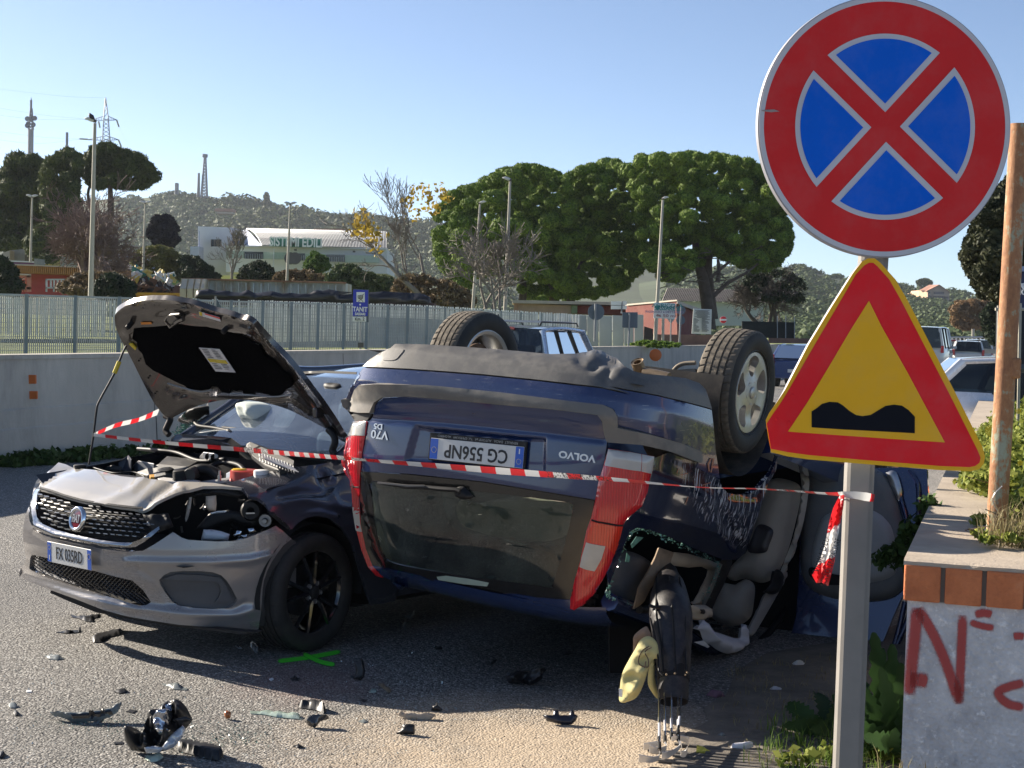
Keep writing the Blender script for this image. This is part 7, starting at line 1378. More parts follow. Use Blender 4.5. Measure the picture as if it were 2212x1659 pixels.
def simple_car(label,loc,head,L=4.1,W=1.75,H=1.5,paint=None,gx=(.28,.36,.84,.97),belt=.93,hood=.98,nose=.72,rails=False,tail='hatch',plate=True,van=False,group=None,name='parked_car'):
 ''
 c,s_=math.cos(head),math.sin(head);fr=Frame([[c,-s_,0],[s_,c,0],[0,0,1]],[loc[0],loc[1],0])
 o=empty(name,(loc[0],loc[1],0),label,'van'if van else'car',group);hw=W/2
 xs=lambda f:L*(1-f)
 st=[(L,.62,.45,.55),(L*.985,.84,.30,nose),(L*.93,.95,.24,hood-.12),(xs(gx[0]),1.0,.22,hood),(L*.5,1.0,.22,belt+.02),(L*.12,1.0,.22,belt+.04),(L*.03,.95,.26,belt),(0,.84,.34,belt-.10)]
 rings=[[(x,yy*hw*w,z)for yy,z in((-.92,zb),(-1.0,(zb+zt)/2),(-.99,zt-.12),(-.93,zt),(0,zt+.02),(.93,zt),(.99,zt-.12),(1.0,(zb+zt)/2),(.92,zb))]for x,w,zb,zt in st]
 loft('body',rings,paint,o,fr,closed=False,cap=True)
 x0,x1,x2,x3=[xs(f)for f in gx];rw=.74*hw;bw_=.93*hw
 rr_=[[(x0,-bw_,hood),(x0,bw_,hood)],[(x1,-rw,H-.05),(x1,rw,H-.05)]]
 zt=lambda x:H-.05+.05*math.sin(math.pi*np.clip((x-x2)/(x1-x2),0,1))
 stn=np.linspace(x1,x2,8);roof=[[(x,y*rw*1.02,zt(x)-.04*abs(y)**3)for y in np.linspace(-1,1,9)]for x in stn];loft('roof',roof,paint,o,fr,closed=False)
 gm_=m_glass2
 loft('windscreen',rr_,gm_,o,fr,closed=False,smooth=False);loft('rear_window',[[(x3+.02,-bw_*.94,belt+.04),(x3+.02,bw_*.94,belt+.04)],[(x2,-rw,H-.06),(x2,rw,H-.06)]],gm_,o,fr,closed=False,smooth=False)
 for sg in(1,-1):
  n_=3;xb=np.linspace(x0-.25,x3+.12,n_+1);xt=np.linspace(x1-.02,x2+.05,n_+1);xt[0]=x1;
  for i in range(n_):
   a_,b_=.04,.04;P=[(xb[i]-a_,sg*bw_,belt+.03),(xb[i+1]+b_,sg*bw_,belt+.03),(xt[i+1]+b_,sg*rw*1.02,H-.12),(xt[i]-a_,sg*rw*1.02,H-.12)]
   mk('side_window',fr.w(P),[(0,1,2,3)],gm_,o,False)
  for i in range(n_+1):
   s=MB();wdt=.05 if 0<i<n_ else.075;s.tube(fr.w([(xb[i],sg*bw_*.995,belt),(xt[i],sg*rw*1.01,H-.10)]),wdt,6);s.build('pillar',paint if i in(0,n_)else m_black,o,sharp=60)
  s=MB();s.tube(fr.w([(x,sg*rw*1.01,zt(x)-.05)for x in stn]),.045,6);s.build('roof_edge',paint,o,sharp=60)
  if rails:s=MB();s.tube(fr.w([(x1-.1,sg*rw*.93,H),(x1-.2,sg*rw*.93,H+.07),(x2+.15,sg*rw*.93,H+.07),(x2+.05,sg*rw*.93,H)]),.018,6);s.build('roof_rail',m_black,o,sharp=60)
  s=MB();s.box(fr.w([(x0-.30,sg*(hw+.09),belt+.06)])[0],(.10,.20,.14),fr.R);bevel(s.build('door_mirror',paint,o),.03,2)
  s=MB();s.box(fr.w([(L*.42,sg*(hw+.01),belt-.10)])[0],(.16,.03,.03),fr.R);s.build('door_handle',m_black,o);s=MB();s.box(fr.w([(L*.17,sg*hw*.93,belt-.02)])[0]-np.array([0,0,0]),(.10,.14,.34),fr.R);s.v[0]+=fr.d([(-L*.155,0,0)])[0];bevel(s.build('tail_light',m_red,o),.02,2)
  for x in(L*.17+.05,L*.82):
   w=empty('wheel',np.array(fr.w([(x,sg*(hw-.10),.31)])[0])-world_loc(o));w.parent=o;s=MB();q=fr.w([(x,sg*(hw-.11),.31)])[0];s.lathe([(.2,.10),(.29,.10),(.31,.07),(.31,-.07),(.29,-.10),(.2,-.1)],q,fr.d([(0,sg,0)])[0],28);s.build('tyre',m_tyre,w,sharp=50);s=MB();s.lathe([(0,.085),(.06,.09),(.19,.07),(.2,.095),(.21,.08)],q,fr.d([(0,sg,0)])[0],20,mod=lambda i,j:0);s.build('wheel_rim',m_alloy,w,sharp=50)
 s=MB();s.box(fr.w([(-.01,0,.55)])[0],(.03,.5,.11),fr.R);s.build('number_plate',m_plate,o);s=MB();s.box(fr.w([(.02,0,.38)])[0],(.08,W*.85,.18),fr.R);bevel(s.build('rear_bumper',paint if not van else m_black,o),.03,2)
 for sy in(.35,-.35):
  s=MB();s.box(fr.w([(L*.50,sy,belt+.10)])[0],(.12,.42,.5),fr.R);bevel(s.build('front_seat',m_dark_trim,o),.05,2)
 return o,fr
m_glass2=glass_mat('side_glass',(.12,.15,.17),1.45,.10,(.25,.32,.40))
m_silver=car_paint('silver_blue_paint',(.36,.42,.52),.55,.12,.25,dustc=(.4,.4,.4));m_silver2=car_paint('silver_paint',(.66,.68,.72),.15,.12,.25,dustc=(.4,.4,.4));m_bluec=car_paint('dark_blue_paint',(.05,.08,.20),.5,.08,.2);m_whitec=car_paint('white_van_paint',(.60,.60,.58),.0,.25,.35,dustc=(.4,.37,.3))
ha=math.atan2(RD[1],RD[0])
q=at1(1199,800,30);o,fr=simple_car('silver blue people carrier with roof bars seen behind the upturned wheels',(at1(1090,800,29.6)[0],29.6),ha-.05,4.2,1.76,1.78,m_silver,gx=(.17,.36,.955,.995),belt=1.03,hood=1.05,rails=True)
s=MB();s.tube(fr.w([(.9,-.62,1.86),(.9,.62,1.86)]),.022,6);s.tube(fr.w([(2.2,-.62,1.86),(2.2,.62,1.86)]),.022,6);s.build('cross_bar',M('bar_alloy',(.5,.5,.5),.3,.8),o,sharp=60);s=MB();s.tube(fr.w([(.35,.25,1.74),(.22,.25,1.98)]),.012,6);s.build('aerial',m_black,o);s=MB();s.box(fr.w([(.12,0,1.72)])[0],(.05,.25,.05),fr.R);s.build('high_brake_light',m_red,o)
simple_car('dark blue hatchback half hidden behind the triangular sign',(at1(1718,800,51)[0],51),ha-.03,3.9,1.7,1.45,m_bluec,gx=(.25,.42,.86,.99))
simple_car('silver hatchback parked beyond the wall beside the rusty post',(at1(1968,900,23.2)[0],23.2),-.16,4.2,1.74,1.53,m_silver2,gx=(.24,.40,.86,.99),belt=.96,hood=.98)
simple_car('white van far down the road just right of the triangular sign',(at1(1992,760,72)[0],72),ha-.06,5.0,1.95,2.35,m_whitec,gx=(.10,.18,.98,.995),belt=1.3,hood=1.3,van=True,name='van')
simple_car('white off-road car on the far road',(at1(2092,760,88)[0],88),ha+.05,4.2,1.75,1.72,m_whitec,gx=(.28,.38,.95,.99),belt=1.05,hood=1.05,rails=True)
simple_car('small white van at the far right of the road',(at1(2113,760,92)[0],92),ha+.05,4.2,1.75,1.82,m_whitec,gx=(.2,.3,.98,.99),belt=1.1,hood=1.05,van=True,name='van')
tk=empty('far_truck',at1(2060,760,95),'white and red truck bed far down the road','truck');slab('truck_side',b6((985,1160),(1140,1165),(1140,1320),(975,1310)),95,3,m_whitec,tk);slab('red_band',b6((1000,1170),(1140,1170),(1140,1188),(1000,1188)),94.8,.3,m_redc,tk)
for x in(1010,1110):s=MB();s.lathe([(0,.1),(.45,.1),(.45,-.1)],at1(*b6((x,1335))[0],94.6),-fw,16);s.build('wheel',m_tyre,tk,sharp=50)
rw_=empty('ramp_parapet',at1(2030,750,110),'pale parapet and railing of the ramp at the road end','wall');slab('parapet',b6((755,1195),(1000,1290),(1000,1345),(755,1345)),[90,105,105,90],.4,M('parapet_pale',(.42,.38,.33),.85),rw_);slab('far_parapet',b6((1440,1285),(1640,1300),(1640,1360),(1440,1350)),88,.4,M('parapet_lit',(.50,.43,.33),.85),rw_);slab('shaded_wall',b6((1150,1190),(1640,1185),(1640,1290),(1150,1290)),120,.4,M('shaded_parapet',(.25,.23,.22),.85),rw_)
s=MB()
for x in range(760,1620,55):s.tube(at(b6((x,1140+(40 if x<1000 else 0)),(x,1195)),[118]*2),.06,4)
s.tube(at(b6((755,1168),(990,1185)),[118]*2),.06,4);s.tube(at(b6((990,1135),(1630,1130)),[118]*2),.06,4);o=s.build('railing',M('rail_white',(.5,.5,.5),.5),rw_);o['kind']='stuff'
for i,(x,y0,y1)in enumerate(((886,1010,1190),(1320,1020,1190),(1502,985,1190))):oo=empty('far_lamp_post',at1(*b6((x,y1))[0],125),['thin post at the left of the far road','thin lamp post in the middle of the far road with flat arms','thin post at the right of the far road'][i],'post');s=MB();s.tube(at(b6((x,y0),(x,y1)),[125]*2),.12,6);s.build('post',m_pole,oo)
DS=3.60;SP=at1(1860,830,DS);rs_=empty('road_sign',(at1(1835,1659,DS)[0],DS+.02,0),'no stopping disc above a yellow bumpy road triangle on one grey steel post','road sign')
TL=np.array([.035,0,1.0]);
m_spost=M('galvanised_post',(.23,.215,.195),.62,.15,vary=.12,vscale=6,dirt=.15,dirtc=(.36,.33,.28))
def post_px(ytop):return ytop
a_=at1(1888,555,DS+.05);b_=at1(1858,1010,DS+.05);c_=at1(1832,1659,DS+.05);dn_=c_-b_;dn_/=-dn_[2];base=c_+dn_*(c_[2]+.2)
s=MB();hw_,hd_=.0335,.022
Vp_=[]
for P in(a_+np.array([0,0,.45])+np.array([.02,0,0]),a_,b_,c_,base):
 for(x,y)in((-1,-.7),(-.8,-1),(.55,-1),(.62,-.55),(.95,-.55),(1,.9),(-1,.9)):Vp_.append(P+np.array([x*hw_,y*hd_,0]))
s.add(Vp_,[(i*7+j,i*7+(j+1)%7,(i+1)*7+(j+1)%7,(i+1)*7+j)for i in range(4)for j in range(7)]+[tuple(range(7)),tuple(range(34,27,-1))]);s.build('post',m_spost,rs_)
def sign_face(nm,col,rough=.5,fade=.05):return M(nm,col,rough,vary=fade,vscale=4,bump=.00006,bscale=900,spec=.12,dirt=.10,dirtc=(.45,.40,.38))
m_sred=sign_face('sign_red_sheet',(.74,.030,.030));m_sred2=sign_face('triangle_red_sheet',(.92,.022,.030));m_sblue=sign_face('sign_blue_sheet',(.001,.13,.70));m_swhite=sign_face('sign_white_sheet',(.62,.60,.62));m_syel=sign_face('sign_yellow_sheet',(1.0,.50,.022));m_srim=M('sign_rim_grey',(.33,.33,.36),.5,.4,vary=.25,dirt=.3);m_sblk=M('sign_black',(.008,.009,.014),.6,vary=.1,spec=.1)
dc=at1(1911,276,DS);e1=at1(1636,262,DS-.03)-dc;ax=np.array([1.0,.10,0]);ax=ax/np.linalg.norm(ax)
nd=np.cross(ax,TL);nd/=np.linalg.norm(nd);nd=nd if nd@fw<0 else-nd
DSK=lambda off=0:(lambda p:on_plane(p,dc+nd*off,nd))
z9=lambda*p:Z('Z9',p)
L0=DSK()(np.array([(1634,276),(2189,272),(1911,-4),(1911,552)]));R0_=.5*np.linalg.norm(L0[1]-L0[0]);cdisc=(L0[0]+L0[1])/2
rx,ry=np.linalg.norm(L0[1]-L0[0])/2,np.linalg.norm(L0[3]-L0[2])/2;ux=(L0[1]-L0[0])/np.linalg.norm(L0[1]-L0[0]);uy=np.cross(nd,ux)
cdisc=(L0[0]+L0[1]+L0[2]+L0[3])/4;RRd=.5*(rx+ry)
dsk=empty('no_stopping_disc',cdisc-world_loc(rs_));dsk.parent=rs_
def ring(nm,r0_,r1_,h,mat,th=.0008,n=120):
 s=MB();s.lathe([(r0_,h),(r1_,h),(r1_,h-th),(r0_,h-th)]if r0_>0 else[(0,h),(r1_,h),(r1_,h-th),(0,h-th)],cdisc,nd,n);return s.build(nm,mat,dsk,sharp=30)
s=MB();s.lathe([(0,0),(RRd-.004,0),(RRd,-.001),(RRd+.001,-.018),(RRd-.006,-.020),(RRd-.008,-.003),(0,-.003)],cdisc,nd,120);s.build('disc_plate',m_srim,dsk,sharp=30)
ring('white_border',RRd*.955,RRd*.992,.0015,m_swhite);ring('red_field',0,RRd*.955,.0010,m_sred)
rb_=RRd*.672;hwid=RRd*.098*1.0
def wedge(k,r,off,h,mat,nm):
 ''
 a0=math.radians(45+90*k);dirs=[np.array([math.cos(a0+q*math.pi/4),math.sin(a0+q*math.pi/4)])for q in(-1,1)]
 mid=np.array([math.cos(a0),math.sin(a0)])*off*math.sqrt(2)
 lim=math.asin(off/r);angs=np.linspace(a0-math.pi/4+lim,a0+math.pi/4-lim,28);P=np.array([mid]+[(r*math.cos(q),r*math.sin(q))for q in angs])
 rot=math.radians(45)+math.radians(1.0);c,s2=math.cos(rot),math.sin(rot);P=np.stack([P[:,0]*c-P[:,1]*s2,P[:,0]*s2+P[:,1]*c],1)
 s=MB();s.prism(P,cdisc+nd*(h-.0006),ux,-uy if uy[2]<0 else uy,nd,.0006);return s.build(nm,mat,dsk)
for k in range(4):wedge(k,RRd*.711,RRd*.080,.0024,m_swhite,'white_sector_border');wedge(k,RRd*.672,RRd*.126,.0034,m_sblue,'blue_sector')
sheet('scrape_mark',z9((85,378),(130,376),(148,383),(120,386),(90,382)),DSK(.003),M('bare_metal_scrape',(.4,.3,.27),.6),dsk,4,thick=.0004,smooth=False)
to=at1(1880,880,DS-.02);axt=np.array([1.0,.16,0]);axt/=np.linalg.norm(axt);nt=np.cross(axt,TL);nt/=np.linalg.norm(nt);nt=nt if nt@fw<0 else-nt
z6=lambda*p:Z('Z6',p)
def TS(off=0):
 def f(p):
  p=np.asarray(p,float).reshape(-1,2);P=on_plane(p,to+nt*off,nt);b=np.clip((1712-p[:,0]+(p[:,1]-960)*.10)/60,0,1);return P-nt*(b**1.5*.030)[:,None]
 return f
tri=empty('bumpy_road_triangle',to-world_loc(rs_));tri.parent=rs_
outer=J(z9((432,898),(452,888),(475,888),(494,902)),z6((1430,0),(1500,120),(1640,390),(1800,700),(1960,1020),(1975,1080),(1968,1120),(1940,1155),(1890,1168),(1700,1160),(1200,1120),(900,1095),(780,1078),(690,1056),(672,960),(658,860),(675,815),(760,670),(900,400),(1040,170),(1170,-35)))
sheet('triangle_plate',outer,TS(0),M('triangle_edge',(.4,.4,.4),.4,.5),tri,12,thick=.012,smooth=False)
sheet('yellow_border',outer,TS(.001),m_syel,tri,12,thick=.0006,smooth=False)
redp=J(z9((440,912),(456,903),(470,903),(484,915)),z6((1392,0),(1460,120),(1600,390),(1760,700),(1930,1040),(1948,1085),(1942,1115),(1915,1135),(1880,1142),(1700,1135),(1200,1095),(900,1068),(780,1052),(700,1037),(688,1035),(672,930),(664,880),(690,830),(800,640),(950,380),(1080,160),(1190,-30)))
sheet('red_border',redp,TS(.0020),m_sred2,tri,12,thick=.0006,smooth=False)
sheet('yellow_field',z6((1269,130),(1345,285),(1500,560),(1731,992),(1400,970),(1000,942),(777,926),(900,740),(1050,490),(1150,320)),TS(.0032),m_syel,tri,12,thick=.0006,smooth=False)
bump_=z6((921,803),(950,785),(985,757),(1030,745),(1080,748),(1110,766),(1150,800),(1190,825),(1230,832),(1280,825),(1320,800),(1370,770),(1420,762),(1470,768),(1510,795),(1549,836),(1548,936),(1350,925),(1100,912),(921,900))
sheet('bump_symbol',bump_,TS(.0044),m_sblk,tri,10,thick=.0006,smooth=False)
for(x,y)in((805,703),(716,853),(785,870)):c=TS(.004)(z6((x,y)))[0];s=MB();s.lathe([(0,.0015),(.0028,.001),(.0035,0)],c,nt,10);s.build('rivet',m_sred2,tri)
for zz in(at1(1886,470,DS+.02),at1(1880,700,DS+.02)):s=MB();s.box(zz+np.array([0,.012,0]),(.12,.02,.03));s.build('clamp',m_galv,rs_)
def tape_mat(name='barrier_tape',per=.20):
 t=NT(name);uv=t.n('ShaderNodeAttribute');uv.attribute_name='along';m=t.math('FRACT',t.math('DIVIDE',uv.outputs['Fac'],per));st=t.math('GREATER_THAN',m,.5)
 pr=t.math('GREATER_THAN',t.math('FRACT',t.math('DIVIDE',uv.outputs['Fac'],per*8)),.72);nz=t.noise(t.coord(scale=(60,60,60)),2.0,3);ink=t.math('MULTIPLY',pr,t.math('GREATER_THAN',nz,.54))
 c=t.mix(st,(.62,.62,.60),(.62,.012,.02));c=t.mix(ink,c,(.02,.02,.02));t.set(color=c,rough=.35)
 tl=t.n('ShaderNodeBsdfTranslucent');t.l(c,tl.inputs[0]);mm=t.n('ShaderNodeMixShader');mm.inputs[0].default_value=.4;t.l(t.b.outputs[0],mm.inputs[1]);t.l(tl.outputs[0],mm.inputs[2]);t.l(mm.outputs[0],t.out.inputs[0]);return t.m
m_tape=tape_mat()
def ribbon(name,P,width,tilt,mat,parent,n=60,start=0.0):
 ''
 C=crom(np.array(P,float),max(2,n//len(P)),False);m=len(C);T=np.gradient(C,axis=0);T/=np.linalg.norm(T,axis=1,keepdims=True);U=np.array([0,0,1.0])-T*(T[:,2:3]);U/=np.linalg.norm(U,axis=1,keepdims=True);W=np.cross(T,U)
 a=np.interp(np.linspace(0,1,m),np.linspace(0,1,len(tilt)),tilt);w=np.interp(np.linspace(0,1,m),np.linspace(0,1,len(width)),width);D=U*np.cos(a)[:,None]+W*np.sin(a)[:,None]
 V=np.stack([C-D*w[:,None]/2,C+W*.001,C+D*w[:,None]/2],1).reshape(-1,3);F=[(i*3+j,(i+1)*3+j,(i+1)*3+j+1,i*3+j+1)for i in range(m-1)for j in range(2)]
 o=mk(name,V,F,mat,parent,True);L=np.concatenate([[0],np.cumsum(np.linalg.norm(np.diff(C,axis=0),axis=1))])+start;at_=o.data.attributes.new('along','FLOAT','POINT');at_.data.foreach_set('value',np.repeat(L,3).astype(np.float32));return o
tp_=empty('barrier_tape',at1(1820,1068,DS),'red and white barrier tape strung from the bonnet prop to the sign post','tape')
yP=at(z3((583,890)),7.7)[0];dprop=np.interp(890,[335,1075],[PROP[0][1],PROP[-1][1]])
run=[(1+z3((583,888))[0,0]-1,z3((583,888))[0,1],dprop-.03)]
pts2=[(*z3((583,888))[0],dprop-.03),(*z3((1000,935))[0],dprop-.35),(*z3((1600,988))[0],dprop-.8),(*z3((2110,1030))[0],6.85),(*z5((235,843))[0],6.75),(*z5((1000,905))[0],6.0),(*z5((1600,950))[0],5.35),(1505,1052,4.9),(1640,1056,4.4),(1780,1066,3.75),(1822,1068,DS+.0)]
P=[at1(x,y,d)for x,y,d in pts2]
ribbon('tape_run',P,[.018,.022,.026,.022,.020,.028,.018,.008,.008,.010,.014],[.1,.4,.2,.5,.9,.2,.6,1.2,1.1,.9,.3],m_tape,tp_,140)
ribbon('tape_back_run',[at1(*z3((583,888))[0],dprop-.02),at1(*z3((720,830))[0],dprop+.25),at1(*z3((860,795))[0],dprop+.5),at1(*z3((985,745))[0],dprop+.8)],[.02,.04,.03,.05],[.2,.6,.3,.4],m_tape,tp_,40,.05)
ribbon('post_loop',[at1(1822,1068,DS+.0),at1(1850,1070,DS-.012),at1(1870,1073,DS-.012),at1(1888,1076,DS+.01)],[.014,.018,.020,.018],[.1,.1,.1,.1],m_tape,tp_,20,.03)
z7p=lambda*p:Z('Z7',p)
tailo=z7p((1372,195),(1390,205),(1385,260),(1372,330),(1360,400),(1348,440),(1345,500),(1335,560),(1322,620),(1303,688),(1265,670),(1240,672),(1216,630),(1238,590),(1262,540),(1285,470),(1298,400),(1312,330),(1330,270),(1352,225))
def tail_surf(d):
 def f(p):
  p=np.asarray(p,float).reshape(-1,2);return at(p,d+.012*np.sin(p[:,0]*.35+p[:,1]*.06)+.010*np.sin(p[:,1]*.13))
 return f
tm=NT('tape_tail_print');cc_=tm.coord();sp=tm.n('ShaderNodeSeparateXYZ');tm.l(cc_,sp.inputs[0]);fz=tm.math('FRACT',tm.math('ADD',tm.math('MULTIPLY',sp.outputs[2],7.6),tm.math('MULTIPLY',sp.outputs[0],-5.5)));c=tm.mix(tm.math('GREATER_THAN',fz,.52),(.66,.65,.64),(.62,.02,.025))
tm.set(color=c,rough=.35);tl=tm.n('ShaderNodeBsdfTranslucent');tm.l(c,tl.inputs[0]);mm=tm.n('ShaderNodeMixShader');mm.inputs[0].default_value=.45;tm.l(tm.b.outputs[0],mm.inputs[1]);tm.l(tl.outputs[0],mm.inputs[2]);tm.l(mm.outputs[0],tm.out.inputs[0])
sheet('tape_tail',tailo,tail_surf(DS-.01),tm.m,tp_,5,thick=0,smooth=False,sharp=80)
A=at1(*z7p((1262,640))[0],DS-.035);B=at1(*z7p((1318,470))[0],DS-.035);axx=(B-A)/np.linalg.norm(B-A);nn=-fw-axx*((-fw)@axx);nn/=np.linalg.norm(nn);ayy=np.cross(nn,axx)
text_obj('tape_lettering','NON OLTREPASSARE',(A+B)/2-ayy*.012,axx,ayy,nn,.020,m_ink,tp_,.0003,'CENTER',.62,0);text_obj('tape_lettering','VIGILI DEL',(A+B)/2+ayy*.014+axx*.01,axx,ayy,nn,.020,m_ink,tp_,.0003,'CENTER',.9,0)
WD=RD;W0=at1(1955,1218,6.0);WN=np.array([WD[1],-WD[0]])
def wp(a,b,z):return np.array([W0[0]+WN[0]*a+WD[0]*b,W0[1]+WN[1]*a+WD[1]*b,z])
zt_=W0[2];zb_=zt_-.145
wl=empty('garden_wall',wp(.3,0,0),'rendered wall with orange brick coping and red painted N graffiti','wall')
def wbox(nm,a0,a1,b0,b1,z0,z1,mat,par=wl,bv=0.0):
 V=[wp(a,b,z)for z in(z0,z1)for a,b in((a0,b0),(a1,b0),(a1,b1),(a0,b1))];o=mk(nm,V,[(3,2,1,0),(4,5,6,7),(0,1,5,4),(1,2,6,5),(2,3,7,6),(3,0,4,7)],mat,par,False);return bevel(o,bv,2)if bv else o
t=NT('rough_grey_render');co=t.coord();n=t.noise(co,5,8,.7);n2=t.noise(co,28,6,.7);v=vor(t,co,60)
c=t.ramp(n,[(.3,(.38,.37,.38)),(.5,(.58,.57,.57)),(.72,(.76,.74,.73))]);c=t.mix(t.ramp(n2,[(.55,(0,0,0)),(.68,(1,1,1))]),c,(.84,.82,.80));cr=t.ramp(vor(t,t.coord(),3.2).outputs['Distance'],[(0,(1,1,1)),(.02,(0,0,0))])
t.set(color=c,rough=.95,normal=t.bump(t.math('ADD',n2,t.math('MULTIPLY',v.outputs['Distance'],.6)),.010));m_render=t.m
wbox('rendered_face',.014,1.6,.012,34,-.2,zb_+.002,m_render)
t=NT('sandy_coping');co=t.coord();n=t.noise(co,4,7,.65);t.set(color=t.ramp(n,[(.3,(.34,.28,.22)),(.7,(.50,.42,.33))]),rough=.95,normal=t.bump(t.noise(co,60,6),.004));m_cope=t.m
V=[];rr2=np.random.RandomState(4)
nb_=40;
ed=[wp(a,-.006+rr2.uniform(-.006,.006),zt_+.012)for a in np.linspace(-.005,1.6,nb_)];bk=[wp(a,34,zt_+.012)for a in np.linspace(-.005,1.6,nb_)];md_=[wp(a,.03,zt_+.018)for a in np.linspace(-.005,1.6,nb_)];lo2=[wp(a,-.004,zt_-.004)for a in np.linspace(-.005,1.6,nb_)]
mk('mortar_top',np.array(lo2+ed+md_+bk),[(k*nb_+i,k*nb_+i+1,(k+1)*nb_+i+1,(k+1)*nb_+i)for k in range(3)for i in range(nb_-1)],m_cope,wl,False)
t=NT('orange_brick');co=t.coord();n=t.noise(co,7,8,.7);t.set(color=t.ramp(n,[(.28,(.42,.12,.045)),(.6,(.62,.20,.075)),(.8,(.68,.30,.15))]),rough=.85,normal=t.bump(t.math('ADD',t.noise(co,50,6),t.math('MULTIPLY',t.noise(co,14,4),2.0)),.006));m_brick=t.m
m_mortar=M('dark_mortar',(.16,.14,.12),.95,bump=.004,bscale=60)
wbox('mortar_bed',.006,1.6,.006,34,zb_+.004,zt_-.004,m_mortar)
x=0.0;wid=.137;gap=.017
for k in range(10):
 j=rr2.uniform(-.002,.003);wbox('brick',x,x+wid,-.010+j,.10,zb_+rr2.uniform(0,.004),zt_-.002,m_brick,wl,.006);x+=wid+gap
y=.112
for k in range(36):wbox('brick',-.010+rr2.uniform(-.002,.002),.08,y,y+wid,zb_,zt_-.002,m_brick,wl,.006);y+=wid+gap
def spray_mat(name,col,soft=.35):
 t=NT(name);a_=t.n('ShaderNodeAttribute');a_.attribute_name='core';n=t.noise(t.coord(),240,4,.8);f=t.math('MULTIPLY',a_.outputs['Fac'],1.0);al=t.math('MINIMUM',t.math('MULTIPLY',t.math('MAXIMUM',t.math('SUBTRACT',t.math('ADD',f,t.math('MULTIPLY',n,1.0)),.62),0.0),1.5),.80)
 t.set(color=col,rough=.8,alpha=al);return t.m
m_spray=spray_mat('red_spray',(.46,.055,.045));m_green=spray_mat('green_spray',(.08,.95,.03))
def stroke(nm,pts,w,surf,mat,parent,px=True):
 C=crom(np.array(pts,float),8,False)if len(pts)>2 else lin(pts,3,False);T=np.gradient(C,axis=0);T/=np.linalg.norm(T,axis=1,keepdims=True);N=np.stack([-T[:,1],T[:,0]],1);cols=np.linspace(-1,1,7);V2=np.concatenate([[c_+n_*w/2*q for q in cols]for c_,n_ in zip(C,N)]);V3=surf(V2);m=len(C)
 F=[(i*7+j,(i+1)*7+j,(i+1)*7+j+1,i*7+j+1)for i in range(m-1)for j in range(6)];o=mk(nm,V3,F,mat,parent,False);e=np.minimum(np.minimum(np.arange(m),np.arange(m)[::-1])/3.0,1);core=(np.cos(cols*math.pi/2)**1.0)[None]*(.35+.65*e[:,None]);a=o.data.attributes.new('core','FLOAT','POINT');a.data.foreach_set('value',core.ravel().astype(np.float32));return o
z8=lambda*p:Z('Z8',p)
fo=wp(.3,.009,.5);fnv=np.array([-WD[0],-WD[1],0]);SF=lambda p:on_plane(p,fo,fnv)
for pts,w in(([(515,868),(505,1000),(490,1150),(478,1300)],34),([(520,870),(600,1010),(660,1150),(725,1340)],30),([(740,905),(735,1050),(728,1200),(722,1345)],27),([(480,1225),(520,1225),(568,1232)],40),([(800,903),(850,895),(884,905)],24),([(775,940),(840,960),(895,968)],20),([(990,1010),(1020,1008),(1043,1012)],22),([(1043,1240),(980,1255),(920,1280),(925,1310),(970,1345),(1043,1360)],26)):stroke('graffiti_stroke',z8(*pts),w,SF,m_spray,wl)
t=NT('rusty_flaking_paint');n=t.noise(t.coord(scale=(1,1,.35)),9,8,.75);n2=t.noise(t.coord(),40,5);f=t.math('ADD',n,t.math('MULTIPLY',t.math('SUBTRACT',n2,.5),.35));t.set(color=t.ramp(f,[(.36,(.36,.38,.28)),(.42,(.34,.32,.22)),(.47,(.40,.19,.085)),(.70,(.20,.09,.05))]),rough=.8,normal=t.bump(f,.006));m_rpost=t.m
fp_=empty('rusty_post',at1(2150,1170,6.7),'rusty round fence post with flaking pale green paint','post');A=at1(2151,1172,6.7);B=at1(2203,268,6.7);s=MB();s.tube([A,A+(B-A)*.33,A+(B-A)*.66,B],[.044,.043,.043,.042],20);s.build('post_tube',m_rpost,fp_,sharp=60);s=MB();q=A+(B-A)*.42;s.box(q+np.array([.03,-.03,0]),(.05,.03,.09));bevel(s.build('bracket',m_rpost,fp_),.01,2);s=MB();s.tube([q+np.array([.03,0,0]),q+np.array([.35,.1,-.01])],.022,6);s.build('cross_arm',M('dark_bar',(.06,.075,.08),.6),fp_)
s=MB();s.tube(crom(at([(2165,1050),(2145,1075),(2160,1110),(2212,1150)],[6.6]*4),6,False),.0022,5);s.build('loose_wire',m_steel,fp_)
fi_=empty('iron_fence',at1(2190,1000,11),'thin pale iron bars at the right frame edge','fence')
for x,y0,y1 in((2158,660,1080),(2170,655,1090),(2181,660,1080),(2192,655,1100),(2204,655,1090)):s=MB();s.tube(at([(x,y0),(x-8,y1)],[11,11]),.011,6);s.build('iron_bar',M('pale_iron',(.40,.37,.30),.7,vary=.2),fi_)
s=MB();s.tube(at([(2150,668),(2230,668)],[11,11]),.012,6);s.build('iron_bar',M('pale_iron',(.40,.37,.30),.7,vary=.2),fi_)
bn=empty('banner',at1(2205,640,13),'navy banner with a white bird-like emblem at the right frame edge','banner');slab('banner_panel',[(2188,584),(2260,584),(2260,664),(2188,666)],13,.04,M('banner_navy',(.012,.02,.07),.5),bn);slab('banner_top',[(2186,575),(2262,575),(2262,586),(2186,586)],12.95,.08,M('banner_rail',(.30,.36,.50),.5),bn)
P=at(b6((1925,450),(1940,405),(1960,395),(1985,400),(2012,395),(2012,485),(1990,470),(1970,445),(1960,480),(1945,478),(1940,440)),[12.9]*11);mk('banner_emblem',P,[tuple(range(11))[::-1]],m_white,bn,False);text_px('banner_lettering','LIC',b6((1935,520))[0],b6((2000,522))[0],12.9,.07,m_white,bn,1.0,.002)
